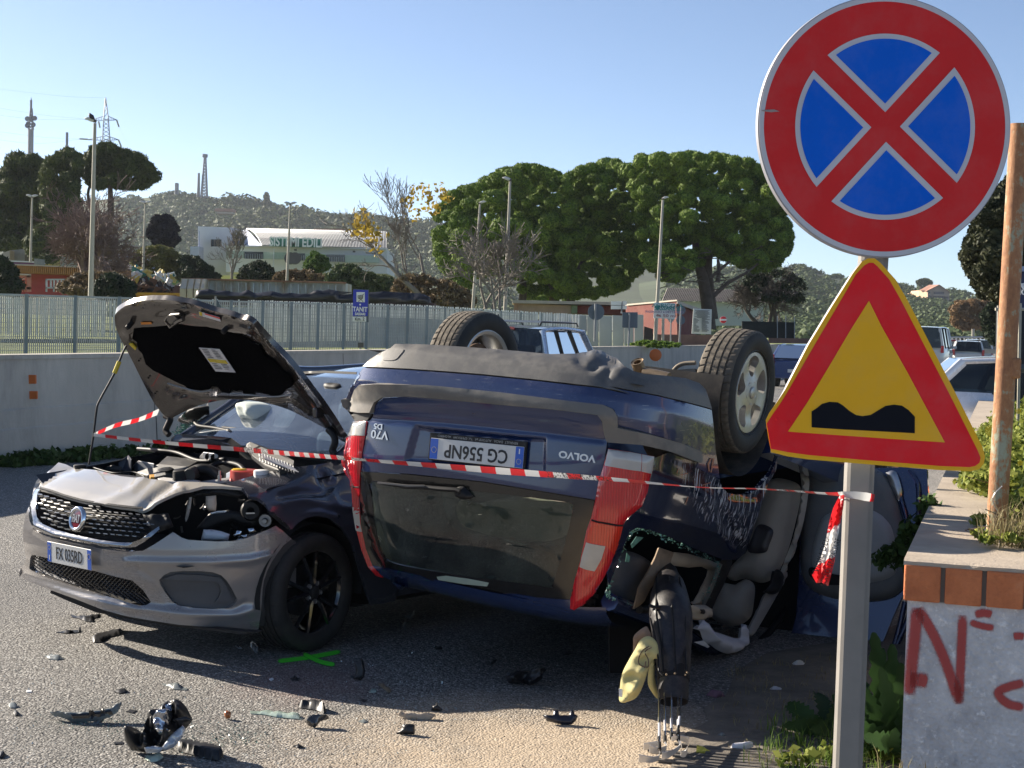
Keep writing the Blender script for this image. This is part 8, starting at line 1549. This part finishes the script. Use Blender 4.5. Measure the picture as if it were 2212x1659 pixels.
slab('dark_backing',[(2166,660),(2300,655),(2300,1000),(2160,1010)],15,.2,M('dark_mesh',(.02,.025,.03),.9,vary=.3),bn)
def leaf_cluster(pts,rads,per,size,mat,name,seed,label=None,cat='plant',parent=None,zs=.8,aspect=.55,kind='stuff',shell=.6,jit=.8):
 rs_=np.random.RandomState(seed);Cs,Ns=[],[]
 for p,r in zip(pts,rads):a,b=ell_points(p,(r,r,r*zs),per,rs_,shell);Cs.append(a);Ns.append(b)
 V,F=leaves(np.vstack(Cs),np.vstack(Ns),size,seed,aspect,jit=jit);o=mkq(name,V,F,mat,parent)
 if label:tag(o,label,cat)
 elif kind:o['kind']=kind
 return o
rs_=np.random.RandomState(91);vt=empty('ivy',wp(.75,1,zt_),'leafy ivy sprawling over the wall top around the rusty post','ivy')
pts=[];rads=[]
for k in range(330):
 b=rs_.uniform(.5,1)**1*14*rs_.rand()**1.3+.45;a=rs_.uniform(.42+.05*rs_.rand(),1.1)+(.10 if b<1.2 else 0)-.18*rs_.rand()*(b>2);hgt=rs_.uniform(.0,.12+.55*max(0,a-.5)+.16*(b>1.2));pts.append(wp(a,b,zt_+.02+hgt));rads.append(rs_.uniform(.05,.12))
for k in range(150):b=rs_.uniform(2.5,9);pts.append(wp(rs_.uniform(.15,.6),b,zt_+rs_.uniform(0,.14)));rads.append(rs_.uniform(.05,.10))
for k in range(260):b=rs_.uniform(.9,7);pts.append(wp(rs_.uniform(.36,1.05),b,zt_+rs_.uniform(0,.22)));rads.append(rs_.uniform(.05,.10))
o=leaf_cluster(pts,rads,120,.021,m_ivy,'ivy_leaves',92,parent=vt)
pts=[wp(rs_.uniform(.25,.62),rs_.uniform(.35,1.6),zt_+.02+rs_.uniform(0,.05))for k in range(26)];leaf_cluster(pts,[.045]*26,34,.022,m_ivy,'trailing_leaves',93,parent=vt,zs=.5)
s=MB()
for k in range(60):p=wp(rs_.uniform(.3,1.0),rs_.uniform(.4,5),zt_+.02);s.tube([p,p+np.array([rs_.uniform(-.15,.15),rs_.uniform(-.1,.1),rs_.uniform(.0,.10)]),p+np.array([rs_.uniform(-.3,.1),rs_.uniform(-.1,.1),rs_.uniform(.0,.16)])],.0022,4,False)
o=s.build('stems',M('ivy_stem',(.16,.10,.06),.8),vt);o['kind']='stuff'
m_yf=M('yellow_petals',(.75,.55,.02),.6)
for(x,y,r)in((2118+4-.5,872,.028),(2199,888,.014),(2203,1000,.014)):
 f=empty('yellow_flower',at1(x if x!=2121.5 else Z('B7',[(918,545)])[0,0],y if x!=2121.5 else Z('B7',[(918,545)])[0,1],7.5),{.028:'largest yellow flower beside the rusty post'}.get(r,'small yellow flower right of the rusty post, %s one'%('upper'if y<900 else'lower')),'flower');c=np.array(f.location);s=MB()
 for k in range(14):a=k*.45;s.add([c,c+np.array([math.cos(a),-.3,math.sin(a)])*r,c+np.array([math.cos(a+.35),-.35,math.sin(a+.35)])*r],[(0,1,2)])
 s.build('petals',m_yf,f)
pts=[at1(*Z('B7',[(x,y)])[0],8.0)for x,y in((190,1450),(230,1430),(270,1400),(310,1360),(250,1480),(340,1330),(350,1260),(400,1230),(130,1490),(480,1080),(490,1110))]
leaf_cluster(pts,[.07]*11,60,.028,m_weed,'hanging_plant',94,'shaded leafy shoots hanging over the wall corner towards the car')
def grass_tufts(name,pts,n,h,w,mat,seed,label=None,cat='grass',parent=None,lean=.5):
 rs_=np.random.RandomState(seed);V=[];F=[]
 for p in pts:
  for k in range(n):
   a=rs_.uniform(0,6.28);l=rs_.uniform(.1,1)*lean;hh=h*rs_.uniform(.4,1.2);b=np.array(p)+rs_.normal(size=3)*np.array([.035,.035,0]);d=np.array([math.cos(a),math.sin(a),0]);sd_=np.array([-d[1],d[0],0])*w;i=len(V)
   m1=b+d*l*hh*.35+np.array([0,0,hh*.6]);t1=b+d*l*hh+np.array([0,0,hh*(1-.35*l)]);V+=[b-sd_,b+sd_,m1+sd_*.8,m1-sd_*.8,t1];F+=[(i,i+1,i+2,i+3),(i+3,i+2,i+4)]
 o=mk(name,V,F,mat,parent,False)
 if label:tag(o,label,cat,kind='stuff')
 else:o['kind']='stuff'
 return o
grass_tufts('dry_grass',[at1(x,y,6.45)for x,y in((2170,1180),(2190,1190),(2212,1200),(2150,1175),(2205,1175))],34,.22,.0022,m_dry,95,'dry grass blades at the foot of the rusty post',lean=1.1)
grass_tufts('tall_dry_stems',[wp(.62,1.3,zt_+.02),wp(.95,1.6,zt_+.02),wp(.6,3.2,zt_+.02),wp(.7,5.0,zt_+.02)],10,.42,.003,m_dry,96,'tall dry stems rising behind the rusty post',lean=.7)
vg=ground([(1430,1659+60),(1455,1640),(1490,1610),(1480,1585),(1530,1560),(1520,1530),(1570,1500),(1590,1450),(1660,1410),(1850,1380),(2000,1330),(2300,1250),(2400,1800),(1400,1800)]);P2=vg[:,:2]
V2,T=fill(P2,.10,(),smooth=False);rs_=np.random.RandomState(3);ed=seg_dist(V2,P2);z=.004+np.clip(ed/.3,0,1)*(.005+.004*np.sin(V2[:,0]*7)*np.cos(V2[:,1]*6));o=mk('verge',np.column_stack([V2,z]),T if np.cross(V2[T[0][1]]-V2[T[0][0]],V2[T[0][2]]-V2[T[0][0]])>0 else T[:,::-1],m_soil,None,True);tag(o,kind='structure')
s=MB();ga=ground(z7((10,1500)))[0];gb_=ground(z7((40,1660)))[0];
g0=ground(z7((-10,1555)))[0];gdir=ground(z7((620,1618)))[0]-g0;gdir[2]=0;gdir/=np.linalg.norm(gdir);gper=np.array([gdir[1],-gdir[0],0]);
m_rib=M('ribbed_concrete',(.11,.10,.09),.9,vary=.35,vscale=6,dirt=.4,dirtc=(.18,.14,.10),bump=.002,bscale=150)
rr3=np.random.RandomState(6)
rib=MB()
for k in range(-14,12):
 L0_,L1_=(.42+rr3.uniform(-.2,.2)+max(0,-k-2)*.06,2.3+rr3.uniform(-.3,.3));a=g0+gper*(k*.044)+gdir*L0_;b=g0+gper*(k*.044)+gdir*L1_;w=gper*.011
 V=[a-w*1.2,a+w*1.2,b+w*1.2,b-w*1.2,a-w+np.array([0,0,.008]),a+w+np.array([0,0,.008]),b+w+np.array([0,0,.008]),b-w+np.array([0,0,.008])];V=[v+np.array([0,0,.006])for v in V];rib.add(V,[(4,5,6,7),(0,1,5,4),(1,2,6,5),(2,3,7,6),(3,0,4,7)])
o=rib.build('ribbed_gutter',m_rib,None);tag(o,kind='structure')
rs_=np.random.RandomState(14);tp2=[ground([(rs_.uniform(1640,1950),rs_.uniform(1560,1690))])[0]for k in range(60)]
grass_tufts('green_grass',tp2,9,.11,.0022,m_gr,97,'short green grass around the base of the sign post',lean=.9)
tp2=[ground([(rs_.uniform(1560,2000),rs_.uniform(1410,1660))])[0]for k in range(120)];grass_tufts('straw',tp2,7,.055,.0018,m_dry,98,'sparse straw and dead grass on the shaded verge',lean=1.6)
grass_tufts('wall_foot_grass',[ground([(x,1690)])[0]for x in(1940,1960,1990,2030,2080,2140,2190)],12,.14,.0024,m_dry,99,'yellowish grass along the foot of the graffiti wall',lean=1.0)
pts=[ground([(x,y)])[0]+np.array([0,0,.05])for x,y in((1790,1650),(1900,1655),(1880,1640),(1930,1650),(1990,1690),(2080,1690),(1700,1662),(1745,1665),(2150,1690))];leaf_cluster(pts,[.06]*9,42,.024,leaf_mat('yellowing_weed',(.07,.11,.02),(.28,.30,.06),.3),'small_weeds',100,'small yellowing leafy weeds either side of the sign post foot',cat='weed')
def big_leaf(par,base,tip,w,mat,curl=.05,nm='leaf'):
 base,tip=np.array(base),np.array(tip);n=17;ax=tip-base;L=np.linalg.norm(ax);ax/=L;sd_=np.cross(ax,np.array([0,-1.0,.3]));sd_/=np.linalg.norm(sd_);nn_=np.cross(sd_,ax);V=[]
 for i in range(n):
  t_=i/(n-1);ww=w*math.sin(math.pi*min(1,t_*.85+.08))**.8*(1 if i%2 else.66);c=base+ax*L*t_+nn_*curl*math.sin(t_*3.1);V+=[c-sd_*ww+nn_*.012,c,c+sd_*ww+nn_*.012]
 mk(nm,V,[(i*3+j,i*3+j+1,(i+1)*3+j+1,(i+1)*3+j)for i in range(n-1)for j in range(2)],mat,par,True)
m_bl=leaf_mat('broad_weed_leaf',(.018,.045,.014),(.05,.10,.028),.2)
wd_=empty('broad_leaf_weed',ground([(1905,1620)])[0],'dark green broad-leaved weed growing in the shade between post and wall','weed')
for(bx,by,tx_,ty,w,d0_,d1_)in((1905,1600,1885,1365,.055,6.7,6.6),(1915,1600,1925,1390,.05,6.6,6.5),(1925,1600,1945,1430,.05,6.6,6.4),(1895,1610,1862,1480,.05,6.6,6.5),(1900,1620,1850,1560,.06,6.5,6.2),(1930,1610,1950,1500,.045,6.5,6.3),(1890,1610,1800,1500,.05,6.7,6.8),(1880,1600,1845,1430,.04,7.0,7.1),(1910,1620,1935,1570,.05,6.3,6.2),(1900,1600,1905,1400,.035,6.8,6.9),(1885,1610,1830,1510,.04,6.6,6.5),(1920,1600,1900,1440,.045,6.45,6.3),(1915,1610,1860,1590,.05,6.3,6.1),(1930,1600,1952,1460,.03,6.8,6.8)):big_leaf(wd_,at1(bx,by,d0_),at1(tx_,ty,d1_),w,m_bl)
w2=empty('broad_leaf_weed',ground([(1790,1590)])[0],'low shaded rosette weed left of the sign post','weed')
for(tx_,ty)in((1700,1545),(1720,1575),(1760,1520),(1810,1540),(1690,1590),(1745,1600)):g=ground([(1780,1585)])[0]+np.array([0,0,.02]);t_=ground([(tx_,ty+12)])[0]+np.array([0,0,.07]);big_leaf(w2,g,t_,.045,m_bl,.04)
pts=[];rads=[]
for k in range(46):
 x=rs_.uniform(-30,345);s0=ground([(x,1000-(x-60)*.08)])[0];q=s0+np.array([RN[0],RN[1],0])*rs_.uniform(.02,.35)+np.array([0,0,.05]);pts.append(q);rads.append(rs_.uniform(.07,.17))
leaf_cluster(pts,rads,90,.045,leaf_mat('barrier_weeds',(.025,.05,.015),(.08,.13,.03),.2),'barrier_weeds',101,'green weeds growing along the foot of the barrier',cat='weeds')
gx_=empty('paint_cross',ground([(665,1420)])[0],'bright green spray paint cross on the asphalt beside the front wheel','paint mark')
GS=lambda p:ground(p,.004)
z10=lambda*p:Z('Z10',p)
stroke('paint_stroke',z10((1612,300),(1700,290),(1790,278),(1880,262),(1978,243)),13,GS,m_green,gx_);stroke('paint_stroke',z10((1760,255),(1830,290),(1880,308),(1945,320)),13,lambda p:ground(p,.006),m_green,gx_)
def flat(nm,label,pts,mat,h=.012,cat='debris',lift=.004,tilt=0.0,wr=.15,w=6,st=4,extra=None,smooth=False,thick=None):
 ''
 c=ground([np.asarray(pts,float).mean(0)])[0];o=empty(nm,c,label,cat);lo=np.asarray(pts)[:,1].max()
 surf=lambda p:ground(np.asarray(p,float).reshape(-1,2),lift)
 puff('shell',pts,surf,h,mat,o,w,st,smooth=smooth,wr=wr,seed=len(label));return o
def stand(nm,label,pts,mat,h=.02,cat='debris',w=6,st=4,wr=.1,lean=.35,smooth=False,par=None,part='shell',lo=None):
 pts=np.asarray(pts,float);lo=pts[:,1].max()if lo is None else lo;b=ground([(pts[:,0].mean(),lo)])[0];o=par or empty(nm,b,label,cat);n=np.array([0,-1,lean]);n/=np.linalg.norm(n)
 puff(part,pts,lambda p:on_plane(p,b,n),h,mat,o,w,st,smooth=smooth,wr=wr,seed=len(str(label)));return o
m_bpl=M('matt_black_debris',(.016,.016,.018),.45,vary=.3,vscale=20);m_gpl=M('grey_debris',(.17,.19,.19),.4,vary=.25,vscale=15);m_glaz=M('greenish_glass',(.34,.42,.36),.15,vary=.2,vscale=20,coat=.8);m_lens=M('clear_lamp_plastic',(.42,.44,.47),.08,.15,coat=1,vary=.3,vscale=30)
z11=lambda*p:Z('Z11',p)
o=stand('bumper_trim','curved grey bumper trim lying in the lower left on sunlit asphalt',z10((290,595),(345,592),(380,605),(430,608),(540,602),(640,580),(690,545),(704,535),(700,560),(685,595),(640,625),(560,648),(480,655),(410,650),(370,630),(310,612)),m_gpl,.035,w=9,lean=.9)
stand('x',None,z10((410,608),(540,600),(640,582),(650,592),(540,612),(420,618)),m_bpl,.04,par=o,part='dark_lip',lean=.9,lo=2400/1.8228+400)
hl=empty('smashed_headlamp',ground(z10((910,830)))[0],'smashed headlamp unit with chrome reflectors lying in the lower left','headlamp')
hb_=ground(z10((910,835)))[0];HLp=lambda off,lean=.5:(lambda p:on_plane(p,hb_+np.array([0,-off,0]),np.array([0,-1,lean])/math.hypot(1,lean)))
def hp(nm,pts,mat,h,off,wr=.15,w=7,st=4):puff(nm,z10(*pts),HLp(off),h,mat,hl,w,st,smooth=False,wr=wr,seed=int(pts[0][0]))
hp('housing',[(720,715),(745,688),(790,690),(830,720),(880,600),(940,575),(985,530),(1050,530),(1085,570),(1120,640),(1090,680),(1060,720),(1010,790),(960,820),(860,835),(760,815),(730,770)],m_bpl,.08,0,.25,12,5)
hp('reflector',[(885,640),(930,595),(985,570),(1005,600),(990,660),(985,720),(940,735),(900,700)],M('dull_chrome',(.45,.46,.5),.15,.9,vary=.3,vscale=30),.05,.09,.3,8,4)
hp('reflector',[(895,690),(925,662),(965,670),(990,700),(965,725),(915,725)],m_chrome,.03,.13,.3,6,4);hp('reflector',[(950,560),(1000,532),(1015,570),(980,600)],m_chrome,.03,.10,.4,5,4)
hp('lens_fragment',[(940,800),(990,730),(1060,670),(1078,690),(1060,740),(1010,800),(950,822)],m_lens,.02,.12,.2,8,4);hp('lens_fragment',[(835,800),(900,790),(950,800),(930,830),(850,835)],m_lens,.02,.13,.2,6,4)
hp('black_flange',[(870,625),(895,600),(900,690),(870,680)],m_bpl,.02,.10,.1,4,4);hp('black_flange',[(1000,640),(1080,620),(1115,640),(1040,670)],m_bpl,.02,.12,.2,5,4);hp('black_flange',[(725,700),(760,685),(800,720),(790,770),(740,760)],m_bpl,.04,.06,.3,6,4)
flat('glass_piece','pale green glass piece below the smashed headlamp',z10((845,850),(880,838),(940,845),(950,860),(920,878),(870,882),(842,870)),m_glaz,.015,'glass')
flat('black_block','flat black plastic cover right of the smashed headlamp',z10((1030,790),(1075,786),(1295,835),(1300,855),(1270,875),(1225,872),(1030,820)),m_bpl,.035,w=3,wr=.02)
flat('green_strip','long pale green broken strip in the lower left',z10((1452,588),(1540,592),(1600,600),(1700,610),(1745,615),(1748,635),(1690,632),(1600,622),(1540,610),(1455,602)),m_glaz,.015)
flat('trim_shard','grey and black shard above the folded plastic piece',z10((1730,550),(1800,552),(1870,562),(1895,590),(1880,602),(1840,585),(1740,570)),m_bpl,.03)
stand('folded_plastic','folded glossy black plastic piece right of the green strip',z10((1770,650),(1800,620),(1850,612),(1900,618),(1915,632),(1860,650),(1830,688),(1790,675)),M('gloss_debris',(.05,.048,.046),.15,coat=.8),.03,lean=.9)
stand('orange_bulb','small orange and white bulb on the lit asphalt',z10((1300,595),(1318,586),(1342,596),(1338,630),(1315,636),(1303,620)),M('amber_plastic',(.40,.13,.04),.3,coat=.5),.025)
for i,(nm,lab,pts,mt)in enumerate((('white_chip','small white chip at the left, below the grey oval',((152,468),(183,466),(184,476),(155,478)),m_white),('oval_ring','grey broken oval ring on the lit asphalt at the left',((262,268),(300,262),(345,268),(370,285),(330,292),(280,285)),m_gpl),('dark_chip','thin black sliver near the left under the bumper',((325,132),(400,120),(455,118),(462,98),(468,130),(400,138)),m_bpl),('black_bracket','black broken bracket at the shadow edge under the bumper',((410,28),(450,40),(560,28),(580,22),(575,45),(540,50),(545,72),(500,68),(460,52),(420,44)),m_bpl),('dark_tube','dark tube lying in the shadow below the number plate',((530,165),(560,140),(640,120),(700,112),(716,125),(700,145),(640,160),(590,190),(540,190)),m_bpl),('pointed_shard','pointed beige shard left of the shadow edge',((940,428),(1000,436),(1040,430),(1050,450),(1090,455),(1085,466),(1010,462)),m_gpl),('black_chip','small black piece left of the pointed shard',((665,478),(700,462),(730,462),(742,480),(700,486)),m_bpl),('white_fragment','white fragment at the far left of the road',((45,555),(75,542),(100,552),(95,568),(60,570)),m_gpl),('black_chip','little black chip under the white fragment',((75,598),(95,585),(110,605),(120,615),(85,615)),m_bpl),('black_chip','black lump cut by the left frame edge',((-10,830),(20,828),(35,845),(10,865),(-10,860)),m_bpl),('grey_sliver','thin grey sliver in front of the curved trim',((515,660),(560,650),(590,625),(598,630),(575,658),(530,668)),m_gpl),('dark_flake','dark flake right of the curved trim',((730,590),(760,580),(795,585),(770,600)),m_bpl),('dark_flake','small dark flake at the right of the lit patch',((1700,790),(1735,782),(1770,798),(1730,803)),m_bpl),('grey_flake','small grey flake right of the folded plastic',((2080,645),(2110,638),(2138,648),(2110,656)),m_gpl),('dark_flake','dark flake in shadow left of the curved bracket',((1683,400),(1710,392),(1740,398),(1735,410),(1700,412)),m_bpl),('white_shard','small white shard in the shadow below the green cross',((1562,402),(1580,395),(1590,403),(1575,412)),m_white),('black_sliver','thin black sliver beside the smashed headlamp',((660,770),(715,765),(712,778),(665,780)),m_bpl),('lens_shard','clear lens shards in the shadow by the front wheel',((1445,200),(1470,190),(1500,215),(1500,245),(1480,250),(1460,225)),m_lens),('lens_shard','pale curved shard left of the clear lens shards',((1365,208),(1385,205),(1405,222),(1385,222)),m_lens))):
 flat(nm,lab,z10(*pts),mt,.014)
for nm,lab,pts,mt,ln in(('curved_bracket','upright curved black bracket standing in the shadow right of the green cross',((125,570),(155,568),(160,540),(148,480),(175,478),(195,455),(208,480),(218,540),(212,575),(190,598),(150,588),(130,582)),m_bpl,.2),('black_wedge','small upright black wedge at the edge of the shadow',((628,785),(638,755),(655,752),(662,735),(670,755),(700,778),(690,790)),m_bpl,.3),('black_cup','black square plastic cup on the sandy patch',((410,930),(445,900),(450,872),(480,868),(525,872),(528,920),(525,935),(470,935)),m_bpl,.3),('tray_with_hooks','black tray with two loop hooks near the golf clubs',((1318,812),(1385,815),(1390,785),(1420,785),(1425,815),(1485,815),(1490,785),(1515,785),(1522,810),(1542,818),(1530,850),(1500,875),(1440,875),(1350,852)),M('blue_black_plastic',(.016,.018,.03),.3),.5),('broken_mirror_lump','lumpy black broken mirror lying in the shade under the tailgate',((1088,575),(1095,555),(1140,550),(1150,530),(1190,545),(1230,540),(1280,530),(1325,525),(1345,535),(1320,555),(1320,590),(1290,610),(1240,632),(1200,615),(1160,620),(1110,615)),m_bpl,.5)):
 stand(nm,lab,z11(*pts),mt,.05 if'lump'in nm else.02,lean=ln,wr=.3 if'lump'in nm else.08)
for nm,lab,pts,mt in(('dark_scrap','small black scrap under the tailgate centre',((640,390),(680,388),(690,378),(698,400),(660,405)),m_bpl),('dark_scrap','tiny black scrap left of the lumpy mirror',((995,490),(1020,468),(1035,472),(1010,500)),m_bpl),('dark_scrap','black scrap right of the lumpy mirror',((1440,430),(1470,422),(1500,428),(1480,438),(1450,440)),m_bpl),('tan_clip','tan and metal clip in the shadow right of the curved bracket',((300,620),(335,618),(350,640),(375,650),(380,668),(360,672),(320,640)),M('tan_clip_plastic',(.20,.15,.09),.5)),('washer','thin white ring on the shaded asphalt',((240,663),(250,656),(285,656),(293,663),(285,671),(250,671)),m_glaz),('small_flake','flat pale flake on the sandy patch right of the washer',((180,850),(210,842),(238,850),(210,858)),m_gpl),('black_dot','little black fragment under the tan clip',((190,720),(210,714),(232,722),(210,730)),m_bpl),('hub_scrap','pale metal scrap in deep shade behind the front wheel',((450,250),(470,235),(505,238),(500,255),(480,262),(475,285),(458,282)),m_gpl),('hub_scrap','bent pale scrap above the other one in deep shade',((460,200),(500,185),(525,162),(525,185),(500,205)),m_gpl)):
 flat(nm,lab,z11(*pts),mt,.012)
o=stand('trim_shard','beige curved shard crossing the shadow edge in the centre',z11((405,795),(450,802),(560,808),(650,806),(655,815),(630,842),(560,842),(480,838),(430,820)),m_cope,.02,lean=1.2)
for lab,pts,mt in(('crumpled white plastic near the golf clubs',((775,1565),(790,1530),(840,1535),(900,1522),(905,1545),(860,1568),(800,1570)),m_bagw),('white scrap of paper under the open door',((1110,1100),(1130,1088),(1178,1098),(1170,1112),(1125,1118)),m_white),('pale scrap on the verge left of the weeds',((985,1240),(1010,1222),(1055,1235),(1050,1250),(1000,1248)),m_bagw),('small pale stone-like scrap right of the clubs',((712,1480),(735,1468),(762,1490),(735,1496)),m_gpl),('yellow leaf beside the golf club heads',((598,1575),(602,1535),(650,1555),(715,1590),(660,1588)),M('yellow_leaf',(.52,.46,.06),.6)),('dull pink rag on the shaded verge',((650,1270),(680,1240),(740,1255),(752,1275),(700,1285)),M('pink_rag',(.16,.09,.13),.9))):
 stand('litter',lab,z7(*pts),mt,.010,'litter',5,3,.5,1.3)
rs_=np.random.RandomState(17)
def scatter(nm,label,n,box,size,mat,seed,cl=None):
 rs_=np.random.RandomState(seed);V=[];F=[]
 for k in range(n):
  if cl is not None:c_=cl[rs_.randint(len(cl))];p=(c_[0]+rs_.normal()*c_[2],c_[1]+rs_.normal()*c_[3])
  else:p=(rs_.uniform(box[0],box[2]),rs_.uniform(box[1],box[3]))
  g=ground([p])[0]+np.array([0,0,.003]);r=size*rs_.uniform(.4,1.4);i=len(V);q=rs_.normal(size=(4,3));q/=np.linalg.norm(q,axis=1,keepdims=True);V+=list(g+q*r);F+=[(i,i+1,i+2),(i,i+2,i+3),(i,i+3,i+1),(i+1,i+3,i+2)]
 o=mk(nm,V,F,mat,None,False);tag(o,label,'crumbs',kind='stuff');return o
m_spark=M('crumb_glass',(.45,.52,.50),.08,.3,vary=.4,vscale=40)
scatter('glass_crumbs','glittering glass crumbs scattered over the road',1500,(0,1380,1000,1659),.0035,m_spark,1);scatter('glass_crumbs','glass crumbs gathered around the lamp debris',1400,None,.0035,m_crumb,2,[(200,1560,60,10),(420,1600,50,20),(520,1590,40,15),(330,1560,80,30)]);scatter('grit','loose grit and stones on the asphalt',1800,(0,1250,1500,1659),.0045,M('grit_stone',(.20,.17,.14),.9,vary=.5,vscale=40),3)
scatter('shade_crumbs','glass crumbs on the shaded asphalt between the cars',700,(560,1400,1400,1560),.0035,m_spark,4)
hz=MB();hz.box((60,640,58),(1500,1330,118));t=NT('haze_air');t.t.nodes.remove(t.b);v=t.n('ShaderNodeVolumePrincipled');v.inputs['Color'].default_value=(.80,.88,1.0,1);v.inputs['Density'].default_value=.00012;v.inputs['Anisotropy'].default_value=.3;t.l(v.outputs[0],t.out.inputs['Volume'])
o=hz.build('haze',t.m,None);tag(o,kind='stuff')
